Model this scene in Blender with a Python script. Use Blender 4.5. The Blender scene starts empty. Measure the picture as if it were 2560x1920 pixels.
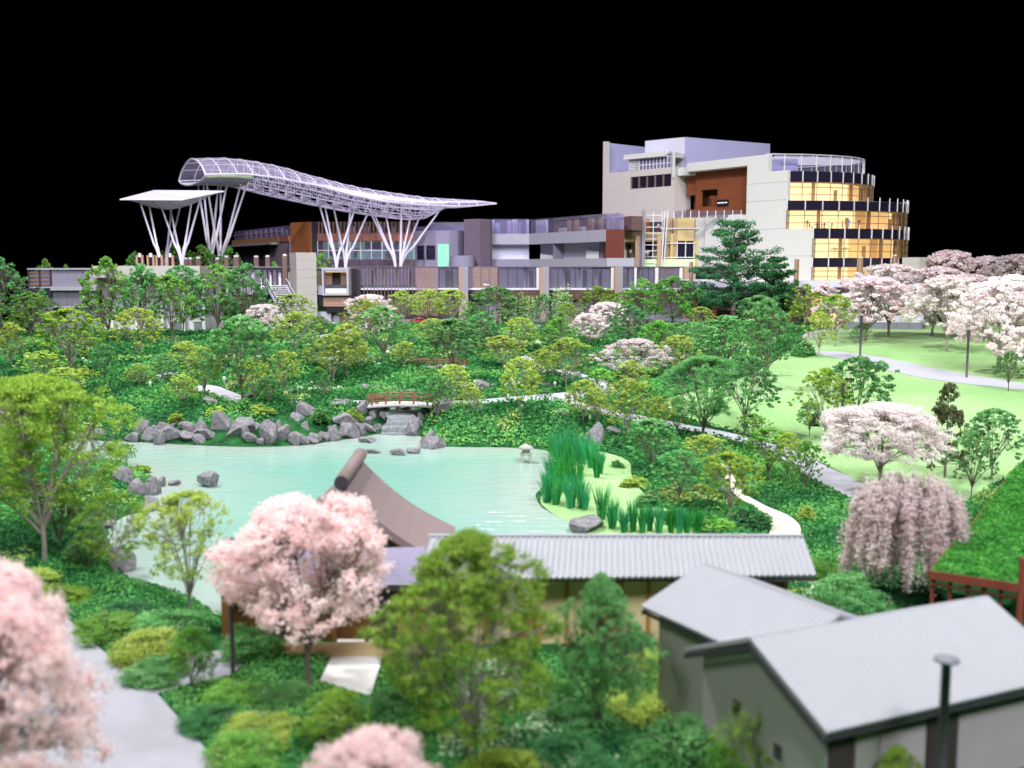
import bpy, bmesh, math, random
import numpy as np
from mathutils import Vector

# ---------------------------------------------------------------- camera, world, lamps, exposure
SC = bpy.context.scene
COL = SC.collection
F = 2600.0            # focal length in photograph pixels (2560 wide)
CAM_Z = 14.0
TH = math.atan(295 / F)
cam_d = bpy.data.cameras.new('camera')
cam = bpy.data.objects.new('camera', cam_d)
COL.objects.link(cam)
cam.location = (0, 0, CAM_Z)
cam.rotation_euler = (math.pi / 2 - TH, 0, 0)
cam_d.sensor_width = 36
cam_d.lens = 36 * F / 2560
cam_d.clip_start = 0.5
cam_d.clip_end = 2000
cam_d.dof.use_dof = True
cam_d.dof.focus_distance = 115
cam_d.dof.aperture_fstop = 0.0366 / 0.155
SC.camera = cam

world = bpy.data.worlds.new('World')
SC.world = world
world.use_nodes = True
world.node_tree.nodes['Background'].inputs[0].default_value = (0, 0, 0, 1)
world.node_tree.nodes['Background'].inputs[1].default_value = 0.0

def area_lamp(name, loc, target, size, power, col, spread=180):
    d = bpy.data.lights.new(name, 'AREA')
    d.shape = 'DISK'; d.size = size; d.energy = power; d.color = col; d.spread = math.radians(spread)
    o = bpy.data.objects.new(name, d)
    COL.objects.link(o)
    o.location = loc
    o.rotation_euler = (Vector(target) - Vector(loc)).to_track_quat('-Z', 'Y').to_euler()
    return o
# the exhibition lamps hung above the model, plus one added fill lamp
area_lamp('gallery_or_fill_lamp', (-62, 105, 150), (0, 115, 0), 12, 310000, (1.0, 0.99, 0.96))
area_lamp('gallery_or_fill_lamp', (62, 75, 140), (25, 105, 0), 22, 90000, (0.97, 0.99, 1.0))
area_lamp('gallery_or_fill_lamp', (45, -45, 125), (0, 165, 3), 50, 125000, (0.97, 0.98, 1.0), 100)
area_lamp('gallery_or_fill_lamp', (-65, -30, 105), (0, 60, 0), 40, 42000, (0.98, 0.99, 1.0), 130)  # added soft fill from the front left, lifts the dark gable
area_lamp('gallery_or_fill_lamp', (95, 60, 130), (75, 215, 16), 22, 24000, (1.0, 0.99, 0.98), 80)
area_lamp('gallery_or_fill_lamp', (-45, 60, 120), (-30, 245, 24), 26, 24000, (0.72, 0.64, 1.0), 60)
area_lamp('gallery_or_fill_lamp', (0, 350, 150), (0, 250, 25), 30, 45000, (0.74, 0.68, 1.0), 90)

SC.view_settings.view_transform = 'Standard'
SC.view_settings.look = 'None'
SC.view_settings.gamma = 1
SC.view_settings.use_curve_mapping = False
SC.view_settings.exposure = 0.0
SC.cycles.max_bounces = 6
SC.cycles.diffuse_bounces = 3
SC.cycles.glossy_bounces = 3
SC.cycles.transparent_max_bounces = 16
SC.cycles.sample_clamp_indirect = 6
SC.cycles.use_denoising = True

# ---------------------------------------------------------------- helpers
RNG = np.random.default_rng(11)
CT, ST = math.cos(TH), math.sin(TH)
def ray(px, py):
    v = 960 - py
    return px - 1280.0, F * CT + v * ST, -F * ST + v * CT
def at(px, py, Y):
    dx, dy, dz = ray(px, py)
    t = Y / dy
    return np.array((dx * t, Y, CAM_Z + dz * t))
def zy(py, Y):
    return at(1280, py, Y)[2]
def xp(px, Y, z=10.0):
    # x of a point seen at column px, depth Y, height z
    depth = Y * CT + (CAM_Z - z) * ST
    return (px - 1280.0) * depth / F
def hitz(px, py, z):
    dx, dy, dz = ray(px, py)
    t = (z - CAM_Z) / dz
    return np.array((dx * t, dy * t, z))

def vnoise(x, y, seed=0):
    x = np.asarray(x, float); y = np.asarray(y, float)
    xi = np.floor(x); yi = np.floor(y)
    fx = x - xi; fy = y - yi
    fx = fx * fx * (3 - 2 * fx); fy = fy * fy * (3 - 2 * fy)
    def h(a, b):
        s = np.sin(a * 127.1 + b * 311.7 + seed * 74.7) * 43758.5453
        return s - np.floor(s)
    return (h(xi, yi) * (1 - fx) + h(xi + 1, yi) * fx) * (1 - fy) + (h(xi, yi + 1) * (1 - fx) + h(xi + 1, yi + 1) * fx) * fy
def sstep(a, b, x):
    t = np.clip((np.asarray(x, float) - a) / (b - a), 0, 1)
    return t * t * (3 - 2 * t)

WLOC = {}
def wloc(o):
    return WLOC.get(o.name, np.zeros(3))
def tag(o, label=None, cat=None, group=None, kind=None):
    if label: o['label'] = label
    if cat: o['category'] = cat
    if group: o['group'] = group
    if kind: o['kind'] = kind
    return o
def thing(name, loc, label, cat, group=None):
    o = bpy.data.objects.new(name, None)
    o.empty_display_size = 0.5
    COL.objects.link(o)
    o.location = loc
    WLOC[o.name] = np.array(loc, float)
    return tag(o, label, cat, group)
def mesh_np(name, V, Fa, smooth=False):
    """fast mesh from an (n,3) array and an (m,k) face array or a list of such"""
    V = np.asarray(V, np.float32).reshape(-1, 3)
    groups = Fa if isinstance(Fa, list) else [Fa]
    groups = [np.asarray(g, np.int32) for g in groups if len(g)]
    me = bpy.data.meshes.new(name)
    me.vertices.add(len(V)); me.vertices.foreach_set('co', V.ravel())
    tot = np.concatenate([np.full(len(g), g.shape[1], np.int32) for g in groups])
    idx = np.concatenate([g.ravel() for g in groups])
    me.loops.add(len(idx)); me.loops.foreach_set('vertex_index', idx)
    me.polygons.add(len(tot))
    st = np.zeros(len(tot), np.int32); st[1:] = np.cumsum(tot)[:-1]
    me.polygons.foreach_set('loop_start', st)
    me.update(calc_edges=True)
    me.polygons.foreach_set('use_smooth', np.full(len(tot), smooth))
    me.validate()
    return me
def link(name, me, material=None, parent=None, loc=None):
    o = bpy.data.objects.new(name, me)
    COL.objects.link(o)
    if parent is not None: o.parent = parent
    if loc is not None: o.location = loc
    base = wloc(parent) if parent is not None else np.zeros(3)
    WLOC[o.name] = base + (np.array(loc, float) if loc is not None else 0)
    if material is not None and not me.materials: me.materials.append(material)
    return o
def add_attr(me, name, vals):
    a = me.attributes.new(name, 'FLOAT', 'POINT')
    a.data.foreach_set('value', np.asarray(vals, np.float32))

class MB:
    """collects world-space pieces of ONE part"""
    def __init__(s): s.V = []; s.F = []
    def add(s, V, Fs):
        b = len(s.V)
        s.V.extend([tuple(map(float, v)) for v in V]); s.F.extend([[i + b for i in f] for f in Fs]); return s
    def hexa(s, P):
        # P: bottom 4 (ccw from above), top 4
        return s.add(P, [(3, 2, 1, 0), (4, 5, 6, 7), (0, 1, 5, 4), (1, 2, 6, 5), (2, 3, 7, 6), (3, 0, 4, 7)])
    def box(s, x0, x1, y0, y1, z0, z1):
        return s.hexa([(x0, y0, z0), (x1, y0, z0), (x1, y1, z0), (x0, y1, z0), (x0, y0, z1), (x1, y0, z1), (x1, y1, z1), (x0, y1, z1)])
    def prism(s, poly, z0, z1):
        n = len(poly)
        V = [(p[0], p[1], z0) for p in poly] + [(p[0], p[1], z1) for p in poly]
        Fs = [tuple(range(n))[::-1], tuple(range(n, 2 * n))] + [(i, (i + 1) % n, n + (i + 1) % n, n + i) for i in range(n)]
        return s.add(V, Fs)
    def plate(s, P, n, t):
        # planar polygon P extruded along n by t
        P = [np.array(p, float) for p in P]; n = np.array(n, float) * t; k = len(P)
        V = P + [p + n for p in P]
        Fs = [tuple(range(k))[::-1], tuple(range(k, 2 * k))] + [(i, (i + 1) % k, k + (i + 1) % k, k + i) for i in range(k)]
        return s.add(V, Fs)
    def tube(s, pts, rad, n=8, cap=True):
        pts = [np.array(p, float) for p in pts]
        rad = rad if hasattr(rad, '__len__') else [rad] * len(pts)
        V = []; Fs = []
        ref = None
        for i, p in enumerate(pts):
            d = pts[min(i + 1, len(pts) - 1)] - pts[max(i - 1, 0)]
            d = d / (np.linalg.norm(d) + 1e-9)
            if ref is None:
                ref = np.array((0, 0, 1.)) if abs(d[2]) < .9 else np.array((1., 0, 0))
            a = np.cross(d, ref); a /= np.linalg.norm(a) + 1e-9
            b = np.cross(d, a); ref = np.cross(a, d)
            for k in range(n):
                t = 2 * math.pi * k / n
                V.append(p + rad[i] * (math.cos(t) * a + math.sin(t) * b))
        for i in range(len(pts) - 1):
            for k in range(n):
                k2 = (k + 1) % n
                Fs.append((i * n + k, i * n + k2, (i + 1) * n + k2, (i + 1) * n + k))
        if cap:
            Fs.append(tuple(range(n))); Fs.append(tuple(range((len(pts) - 1) * n, len(pts) * n))[::-1])
        return s.add(V, Fs)
    def lathe(s, c, prof, n=12):
        V = []; Fs = []
        for r, z in prof:
            for k in range(n):
                t = 2 * math.pi * k / n
                V.append((c[0] + r * math.cos(t), c[1] + r * math.sin(t), c[2] + z))
        for i in range(len(prof) - 1):
            for k in range(n):
                k2 = (k + 1) % n
                Fs.append((i * n + k, i * n + k2, (i + 1) * n + k2, (i + 1) * n + k))
        Fs.append(tuple(range(n))[::-1]); Fs.append(tuple(range((len(prof) - 1) * n, len(prof) * n)))
        return s.add(V, Fs)
    def build(s, name, material, parent=None, smooth=False):
        base = wloc(parent) if parent is not None else np.zeros(3)
        me = bpy.data.meshes.new(name)
        me.from_pydata([tuple(np.array(v) - base) for v in s.V], [], s.F)
        if smooth: me.polygons.foreach_set('use_smooth', [True] * len(me.polygons))
        me.update()
        return link(name, me, material, parent)

# ---------------------------------------------------------------- materials
MATS = {}
def nodes(m):
    m.use_nodes = True
    return m.node_tree.nodes, m.node_tree.links, m.node_tree.nodes['Principled BSDF']
def mat(name, col, rough=0.6, var=0.10, scale=1.5, bump=0.0, bscale=8.0, spec=0.3, metal=0.0, emit=None, estr=0.0, coords='Object'):
    if name in MATS: return MATS[name]
    m = bpy.data.materials.new(name); MATS[name] = m
    N, L, b = nodes(m)
    b.inputs['Roughness'].default_value = rough
    b.inputs['Specular IOR Level'].default_value = spec
    b.inputs['Metallic'].default_value = metal
    tc = N.new('ShaderNodeTexCoord')
    nz = N.new('ShaderNodeTexNoise'); nz.inputs['Scale'].default_value = scale; nz.inputs['Detail'].default_value = 5
    L.new(tc.outputs[coords], nz.inputs['Vector'])
    mx = N.new('ShaderNodeMix'); mx.data_type = 'RGBA'
    c = np.array(col)
    mx.inputs[6].default_value = (*np.clip(c * (1 - var), 0, 1), 1)
    mx.inputs[7].default_value = (*np.clip(c * (1 + var), 0, 1), 1)
    L.new(nz.outputs['Fac'], mx.inputs[0])
    L.new(mx.outputs[2], b.inputs['Base Color'])
    if bump:
        n2 = N.new('ShaderNodeTexNoise'); n2.inputs['Scale'].default_value = bscale; n2.inputs['Detail'].default_value = 6
        L.new(tc.outputs[coords], n2.inputs['Vector'])
        bp = N.new('ShaderNodeBump'); bp.inputs['Strength'].default_value = bump; bp.inputs['Distance'].default_value = 0.1
        L.new(n2.outputs['Fac'], bp.inputs['Height']); L.new(bp.outputs[0], b.inputs['Normal'])
    if emit is not None:
        b.inputs['Emission Color'].default_value = (*emit, 1)
        b.inputs['Emission Strength'].default_value = estr
    return m
def glass(name, tint, opaque=0.25, rough=0.08, spec_mix=0.12):
    """thin pane: mostly see-through, a tinted film and a little gloss"""
    if name in MATS: return MATS[name]
    m = bpy.data.materials.new(name); MATS[name] = m
    N, L, b = nodes(m)
    out = N['Material Output']; N.remove(b)
    tr = N.new('ShaderNodeBsdfTransparent'); tr.inputs[0].default_value = (*[0.6 + 0.4 * t for t in tint], 1)
    df = N.new('ShaderNodeBsdfDiffuse'); df.inputs[0].default_value = (*tint, 1)
    gl = N.new('ShaderNodeBsdfGlossy'); gl.inputs['Roughness'].default_value = rough
    m1 = N.new('ShaderNodeMixShader'); m1.inputs[0].default_value = opaque
    m2 = N.new('ShaderNodeMixShader'); m2.inputs[0].default_value = spec_mix
    L.new(tr.outputs[0], m1.inputs[1]); L.new(df.outputs[0], m1.inputs[2])
    L.new(m1.outputs[0], m2.inputs[1]); L.new(gl.outputs[0], m2.inputs[2])
    L.new(m2.outputs[0], out.inputs[0])
    return m
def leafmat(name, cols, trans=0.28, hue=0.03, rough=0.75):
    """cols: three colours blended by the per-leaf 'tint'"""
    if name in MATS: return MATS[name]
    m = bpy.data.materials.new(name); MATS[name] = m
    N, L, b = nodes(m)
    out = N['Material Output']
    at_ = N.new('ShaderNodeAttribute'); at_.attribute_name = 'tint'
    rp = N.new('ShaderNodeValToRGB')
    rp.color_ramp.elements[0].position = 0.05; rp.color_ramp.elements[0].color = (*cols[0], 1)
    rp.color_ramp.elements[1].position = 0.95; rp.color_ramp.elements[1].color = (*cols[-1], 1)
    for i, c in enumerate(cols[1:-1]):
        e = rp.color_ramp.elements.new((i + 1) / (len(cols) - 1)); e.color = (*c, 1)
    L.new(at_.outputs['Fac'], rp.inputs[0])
    oi = N.new('ShaderNodeObjectInfo')
    hs = N.new('ShaderNodeHueSaturation')
    mr = N.new('ShaderNodeMapRange'); mr.inputs[3].default_value = 0.5 - hue; mr.inputs[4].default_value = 0.5 + hue
    mv = N.new('ShaderNodeMapRange'); mv.inputs[3].default_value = 0.8; mv.inputs[4].default_value = 1.2
    ml = N.new('ShaderNodeMath'); ml.operation = 'MULTIPLY'; ml.inputs[1].default_value = 7.31
    fr = N.new('ShaderNodeMath'); fr.operation = 'FRACT'
    L.new(oi.outputs['Random'], mr.inputs[0]); L.new(oi.outputs['Random'], ml.inputs[0]); L.new(ml.outputs[0], fr.inputs[0])
    L.new(fr.outputs[0], mv.inputs[0])
    L.new(mr.outputs[0], hs.inputs['Hue']); L.new(mv.outputs[0], hs.inputs['Value']); L.new(rp.outputs[0], hs.inputs['Color'])
    L.new(hs.outputs[0], b.inputs['Base Color'])
    b.inputs['Roughness'].default_value = rough; b.inputs['Specular IOR Level'].default_value = 0.15
    tl = N.new('ShaderNodeBsdfTranslucent'); L.new(hs.outputs[0], tl.inputs[0])
    mx = N.new('ShaderNodeMixShader'); mx.inputs[0].default_value = trans
    L.new(b.outputs[0], mx.inputs[1]); L.new(tl.outputs[0], mx.inputs[2]); L.new(mx.outputs[0], out.inputs[0])
    return m
ORD = ['first', 'second', 'third', 'fourth', 'fifth', 'sixth', 'seventh', 'eighth', 'ninth', 'tenth', 'eleventh', 'twelfth', 'thirteenth',
       'fourteenth', 'fifteenth', 'sixteenth', 'seventeenth', 'eighteenth', 'nineteenth', 'twentieth'] + ['%dst' % i if i % 10 == 1 else '%dnd' % i if i % 10 == 2 else '%drd' % i if i % 10 == 3 else '%dth' % i for i in range(21, 90)]
# ---------------------------------------------------------------- outlines of the ground, read off the photograph
POND_PX = [(170,1098),(330,1105),(560,1118),(700,1118),(800,1108),(870,1098),(950,1085),(1000,1075),(1050,1085),(1060,1110),(1100,1117),
  (1290,1119),(1392,1126),(1372,1180),(1348,1225),(1334,1252),(1365,1280),(1420,1300),(1460,1325),(1480,1400),(1350,1450),(1000,1540),
  (700,1570),(540,1545),(515,1512),(440,1482),(370,1470),(318,1450),(290,1400),(262,1330),(300,1290),(370,1280),(395,1262),(350,1240),
  (398,1228),(405,1210),(370,1195),(335,1170),(290,1160),(200,1150),(150,1120)]
POND = np.array([hitz(x, y, 0.0)[:2] for x, y in POND_PX])
def refine(P, it=2):
    for _ in range(it):      # Chaikin corner cutting
        Q = np.roll(P, -1, 0)
        P = np.stack([.75 * P + .25 * Q, .25 * P + .75 * Q], 1).reshape(-1, 2)
    return P
POND = refine(POND)
def sdf(x, y, poly, reach=None):
    """signed distance to a polygon, negative inside; beyond reach only a lower bound"""
    x = np.asarray(x, float); y = np.asarray(y, float); shp = x.shape
    x = np.atleast_1d(x).ravel(); y = np.atleast_1d(y).ravel()
    res = np.full(x.shape, 1e3)
    if reach is not None:
        lo, hi = poly.min(0) - reach, poly.max(0) + reach
        sel = (x > lo[0]) & (x < hi[0]) & (y > lo[1]) & (y < hi[1])
        if not sel.any(): return res.reshape(shp)
        res[:] = reach
        x, y = x[sel], y[sel]
    best = np.full(x.shape, 1e9); inside = np.zeros(x.shape, bool)
    for (ax, ay), (bx, by) in zip(poly, np.roll(poly, -1, 0)):
        ex, ey = bx - ax, by - ay
        t = ((x - ax) * ex + (y - ay) * ey) / (ex * ex + ey * ey + 1e-12)
        np.clip(t, 0, 1, out=t)
        dx = x - ax - t * ex; dy = y - ay - t * ey
        np.minimum(best, dx * dx + dy * dy, out=best)
        if ay != by:
            inside ^= ((ay > y) != (by > y)) & (x < ax + (y - ay) * (ex / ey))
    d = np.sqrt(best); d = np.where(inside, -d, d)
    if reach is not None: res[sel] = d; d = res
    return d.reshape(shp)
PLO = POND.min(0) - 8; PST = .2
_gx, _gy = np.meshgrid(np.arange(PLO[0], POND[:, 0].max() + 8, PST), np.arange(PLO[1], POND[:, 1].max() + 8, PST))
PGRID = sdf(_gx, _gy, POND)
def bil(grid, lo, st, x, y):
    u = np.clip((np.asarray(x, float) - lo[0]) / st, 0, grid.shape[1] - 1.001); v = np.clip((np.asarray(y, float) - lo[1]) / st, 0, grid.shape[0] - 1.001)
    i = u.astype(int); j = v.astype(int); u = u - i; v = v - j
    return (grid[j, i] * (1 - u) + grid[j, i + 1] * u) * (1 - v) + (grid[j + 1, i] * (1 - u) + grid[j + 1, i + 1] * u) * v
def pond_sdf(x, y): return bil(PGRID, PLO, PST, x, y)
KY = [0, 30, 60, 78, 82, 86, 91, 98, 112, 130, 160, 200, 230, 400]
KZ = [.7, .6, .5, .5, .8, 1.5, 1.9, 2.0, 2.1, 2.3, 2.6, 2.3, 2.2, 2.2]
BUMPS = [(58, 152, 26, 1.3), (-16, 113, 8, 1.1), (-36, 112, 13, .9), (14, 86, 8, .5), (-22, 92, 7, .45), (40, 95, 14, .4), (-40, 70, 10, .7), (-16, 48, 5, .4)]
STREAM = np.array([hitz(*p, q)[:2] for p, q in [((975, 1085), .2), ((990, 1062), .8), ((1000, 1042), 1.2), ((1005, 1020), 1.4)]])
def zt(x, y):
    x = np.asarray(x, float); y = np.asarray(y, float)
    z = np.interp(y, KY, KZ)
    for bx, by, r, h in BUMPS:
        z = z + h * np.exp(-((x - bx) ** 2 + (y - by) ** 2) / (r * r))
    # the stream bed
    for i in range(len(STREAM) - 1):
        a, b = STREAM[i], STREAM[i + 1]; e = b - a
        t = np.clip(((x - a[0]) * e[0] + (y - a[1]) * e[1]) / (e @ e), 0, 1)
        d = np.hypot(x - a[0] - t * e[0], y - a[1] - t * e[1])
        z = z - 0.75 * np.exp(-(d / 1.6) ** 2)
    s = pond_sdf(x, y)
    return np.where(s < 0, -0.5 * sstep(0, -1.2, s) - .02, 0.1 * sstep(0, .4, s) + z * sstep(0.1, 3.6, s))
def G(px, py):
    """where the ray of a photograph pixel meets the ground"""
    z = 1.0
    for _ in range(25):
        p = hitz(px, py, z)
        z = 0.5 * z + 0.5 * float(zt(p[0], p[1]))
    p = hitz(px, py, z)
    return np.array((p[0], p[1], float(zt(p[0], p[1]))))
def ground_poly(pts):
    return np.array([G(x, y)[:2] for x, y in pts])

PATHS = {   # outline in photograph pixels, material, label
 'lawn_path': ([(2037,876),(2150,884),(2260,905),(2370,928),(2470,945),(2575,962),(2575,979),(2450,965),(2340,952),(2240,932),(2130,903),(2040,886)], 'paving'),
 'plaza_path': ([(1990,846),(2075,818),(2135,806),(2110,822),(2030,850)], 'paving'),
 'upper_path': ([(1295,890),(1335,893),(1352,920),(1430,930),(1480,942),(1525,955),(1543,972),(1515,992),(1480,992),(1490,965),(1465,953),(1420,942),(1360,937),(1300,912)], 'paving'),
 'bridge_path': ([(1530,976),(1505,992),(1425,1004),(1310,1003),(1200,1013),(1072,1019),(1072,1009),(1200,1001),(1310,991),(1400,984),(1470,976)], 'paving'),
 'pond_path': ([(1400,985),(1425,1000),(1520,1028),(1665,1053),(1840,1085),(1930,1110),(2000,1130),(2060,1165),(2150,1205),(2230,1260),(2200,1290),(2100,1232),(2020,1195),(1985,1165),(1920,1128),(1835,1099),(1660,1067),(1510,1042),(1400,1010)], 'paving'),
 'cream_path': ([(1795,1150),(1820,1160),(1850,1230),(1881,1250),(1924,1272),(1968,1288),(1999,1312),(2003,1334),(1990,1370),(1900,1380),(1924,1336),(1929,1312),(1910,1285),(1871,1261),(1830,1238)], 'cream'),
 'hill_path': ([(367,946),(400,950),(430,941),(462,936),(458,930),(420,932)], 'paving'),
 'step_path': ([(474,975),(506,962),(544,966),(560,972),(619,1000),(596,1008),(564,1004),(535,989),(500,980)], 'paving'),
 'rest_path': ([(771,905),(795,896),(835,890),(860,900),(886,908),(1010,915),(1010,920),(840,914)], 'paving'),
 'bank_path': ([(840,1003),(924,1003),(924,1010),(840,1009)], 'paving'),
 'entry_court': ([(740,852),(800,838),(870,828),(905,803),(1000,803),(960,835),(860,850)], 'sandpave'),
 'near_path': ([(-60,1440),(30,1480),(90,1505),(180,1560),(250,1625),(303,1668),(435,1660),(521,1633),(575,1626),(614,1657),(579,1692),(486,1711),(393,1738),(570,1940),(-100,1990)], 'darkpave'),
 'gravel_court': ([(836,1600),(958,1600),(953,1660),(925,1745),(800,1705),(832,1640)], 'gravelwhite'),
 'house_court': ([(2030,1880),(2330,1830),(2620,1780),(2620,2010),(2050,2010)], 'sandpave'),
}
PATH_POLY = {k: refine(ground_poly(v[0]), 0 if k in ('near_path', 'house_court', 'gravel_court') else 2) for k, v in PATHS.items()}
LAWN_POLY = refine(ground_poly([(2010,850),(2110,812),(2300,806),(2620,800),(2620,1150),(2480,1210),(2400,1270),(2250,1262),(2180,1225),(2110,1185),(2020,1140),(1900,1092),(1760,1060),(1640,1022),(1700,985),(1850,950),(1960,890)]), 2)
MEADOW_POLY = refine(ground_poly([(1340,1252),(1380,1288),(1440,1310),(1480,1350),(1640,1350),(1775,1345),(1720,1305),(1610,1240),(1575,1190),(1580,1150),(1470,1125),(1420,1180),(1385,1220)]), 2)
ROAD = np.array([(-62, 206), (70, 206), (70, 231), (-62, 231)], float)
FOOT = [np.array(p, float) for p in ([(-11,34.5),(-2.3,34.5),(-2.3,44),(-11,44)], [(-3,34.6),(12.4,34.6),(12.4,40),(-3,40)], [(5.2,26.4),(7.1,22.2),(13.8,25.2),(12,29.6)], [(4.3,29.4),(6.9,25),(11,28),(8,32)], [(-86,176.5),(-52,176.5),(-52,200),(-86,200)], [(14,34.5),(17.5,34),(40,58),(27,58)])]
BANK = ground_poly([(330,1078),(420,1062),(560,1072),(640,1062),(700,1040),(800,1068),(850,1040),(900,1020),(960,1010),(1070,1012),(1062,1060),(1052,1092),(1000,1072),(900,1094),(800,1112),(700,1122),(500,1122),(330,1112)])
EXCL = [BANK] + list(PATH_POLY.values()) + [LAWN_POLY, MEADOW_POLY, ROAD] + FOOT
CLO = np.array((-125., 6.)); CST = .3
_gx, _gy = np.meshgrid(np.arange(-125, 125, CST), np.arange(6, 222, CST))
CGRID = np.minimum((pond_sdf(_gx, _gy) - .15) * 2.5, 5.0)
for _p in EXCL: CGRID = np.minimum(CGRID, sdf(_gx, _gy, _p, 5.0))
CGRID[_gy > 214] = -1
def cover_dist(x, y):
    """distance outside everything that is not planted"""
    return bil(CGRID, CLO, CST, x, y)
def shrub_h(x, y, d=None):
    if d is None: d = cover_dist(x, y)
    n = vnoise(x * .42, y * .42, 3) * .62 + vnoise(x * 1.25, y * 1.25, 5) * .38
    big = vnoise(x * .16, y * .16, 9)
    k = np.clip(np.asarray(y) / 75., .8, 1.3) + .7 * sstep(60, 35, np.asarray(y))
    return k * (sstep(0.0, 0.4, d) * .12 + sstep(0.4, 4.0, d) * .5 * n ** 1.4 * (0.5 + .9 * big))

# ---------------------------------------------------------------- ground materials
def ground_mat():
    m = bpy.data.materials.new('soil_moss'); N, L, b = nodes(m)
    tc = N.new('ShaderNodeTexCoord'); nz = N.new('ShaderNodeTexNoise'); nz.inputs['Scale'].default_value = 1.2; nz.inputs['Detail'].default_value = 8
    L.new(tc.outputs['Object'], nz.inputs['Vector'])
    rp = N.new('ShaderNodeValToRGB'); rp.color_ramp.elements[0].color = (.010, .05, .018, 1); rp.color_ramp.elements[1].color = (.03, .15, .04, 1)
    rp.color_ramp.elements[0].position = .35; rp.color_ramp.elements[1].position = .7
    L.new(nz.outputs['Fac'], rp.inputs[0]); L.new(rp.outputs[0], b.inputs['Base Color']); b.inputs['Roughness'].default_value = .95
    b.inputs['Specular IOR Level'].default_value = .1
    return m
def lawn_mat():
    m = bpy.data.materials.new('flock_lawn'); N, L, b = nodes(m)
    tc = N.new('ShaderNodeTexCoord')
    n1 = N.new('ShaderNodeTexNoise'); n1.inputs['Scale'].default_value = .09; n1.inputs['Detail'].default_value = 4
    n2 = N.new('ShaderNodeTexNoise'); n2.inputs['Scale'].default_value = 3.5; n2.inputs['Detail'].default_value = 8; n2.inputs['Roughness'].default_value = .75
    for n in (n1, n2): L.new(tc.outputs['Object'], n.inputs['Vector'])
    r1 = N.new('ShaderNodeValToRGB'); r1.color_ramp.elements[0].color = (.29, .50, .20, 1); r1.color_ramp.elements[1].color = (.39, .58, .28, 1)
    r1.color_ramp.elements[0].position = .35; r1.color_ramp.elements[1].position = .65
    L.new(n1.outputs['Fac'], r1.inputs[0])
    mx = N.new('ShaderNodeMix'); mx.data_type = 'RGBA'; mx.blend_type = 'MULTIPLY'; mx.inputs[0].default_value = .55
    r2 = N.new('ShaderNodeValToRGB'); r2.color_ramp.elements[0].color = (.45, .55, .4, 1); r2.color_ramp.elements[1].color = (1, 1, 1, 1)
    r2.color_ramp.elements[0].position = .3; r2.color_ramp.elements[1].position = .55
    L.new(n2.outputs['Fac'], r2.inputs[0]); L.new(r1.outputs[0], mx.inputs[6]); L.new(r2.outputs[0], mx.inputs[7])
    L.new(mx.outputs[2], b.inputs['Base Color']); b.inputs['Roughness'].default_value = .95; b.inputs['Specular IOR Level'].default_value = .1
    bp = N.new('ShaderNodeBump'); bp.inputs['Strength'].default_value = .6; bp.inputs['Distance'].default_value = .08
    L.new(n2.outputs['Fac'], bp.inputs['Height']); L.new(bp.outputs[0], b.inputs['Normal'])
    return m
M_GROUND = ground_mat(); M_LAWN = lawn_mat()
PATHM = {'darkpave': mat('grey_lavender_paving', (.34, .34, .39), .85, .10, 1.5, .25, 10), 'paving': mat('pale_paving', (.45, .45, .51), .85, .07, .8, .15, 6), 'cream': mat('cream_sand', (.74, .70, .56), .9, .08, 2, .3, 12),
         'sandpave': mat('buff_paving', (.42, .39, .33), .85, .1, 1.2, .2, 8), 'gravelwhite': mat('white_gravel', (.72, .70, .68), .9, .1, 6, .5, 18)}

# ---------------------------------------------------------------- ground sheet
ys = [7.0]
while ys[-1] < 330: ys.append(ys[-1] + max(.28, ys[-1] * .0085))
ys = np.array(ys); xs = np.arange(-150, 150.1, .62)
XX, YY = np.meshgrid(xs, ys)
keep = np.abs(XX) < YY * .62 + 14
DD = np.full(XX.shape, -1.0); DD[keep] = cover_dist(XX[keep], YY[keep])
ZZ = np.interp(YY, KY, KZ); ZZ[keep] = zt(XX[keep], YY[keep])
ZZ[keep] += shrub_h(XX[keep], YY[keep], DD[keep]) * .85
ZZ = np.where((DD < -.05) & (pond_sdf(XX, YY) > 0.3) & keep, ZZ - .05, ZZ)
nr, nc = XX.shape
idx = np.arange(nr * nc).reshape(nr, nc)
Q = np.stack([idx[:-1, :-1], idx[:-1, 1:], idx[1:, 1:], idx[1:, :-1]], -1)
cut = keep[:-1, :-1] & ~((XX[:-1, :-1] < -84) & (YY[:-1, :-1] > 160))
Q = Q[cut]
used = np.unique(Q); remap = np.zeros(nr * nc, np.int64); remap[used] = np.arange(len(used))
V = np.stack([XX.ravel(), YY.ravel(), ZZ.ravel()], 1)[used]
g = link('ground', mesh_np('ground', V, remap[Q], True), M_GROUND); tag(g, 'dark planted ground under the garden', kind='structure')

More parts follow.
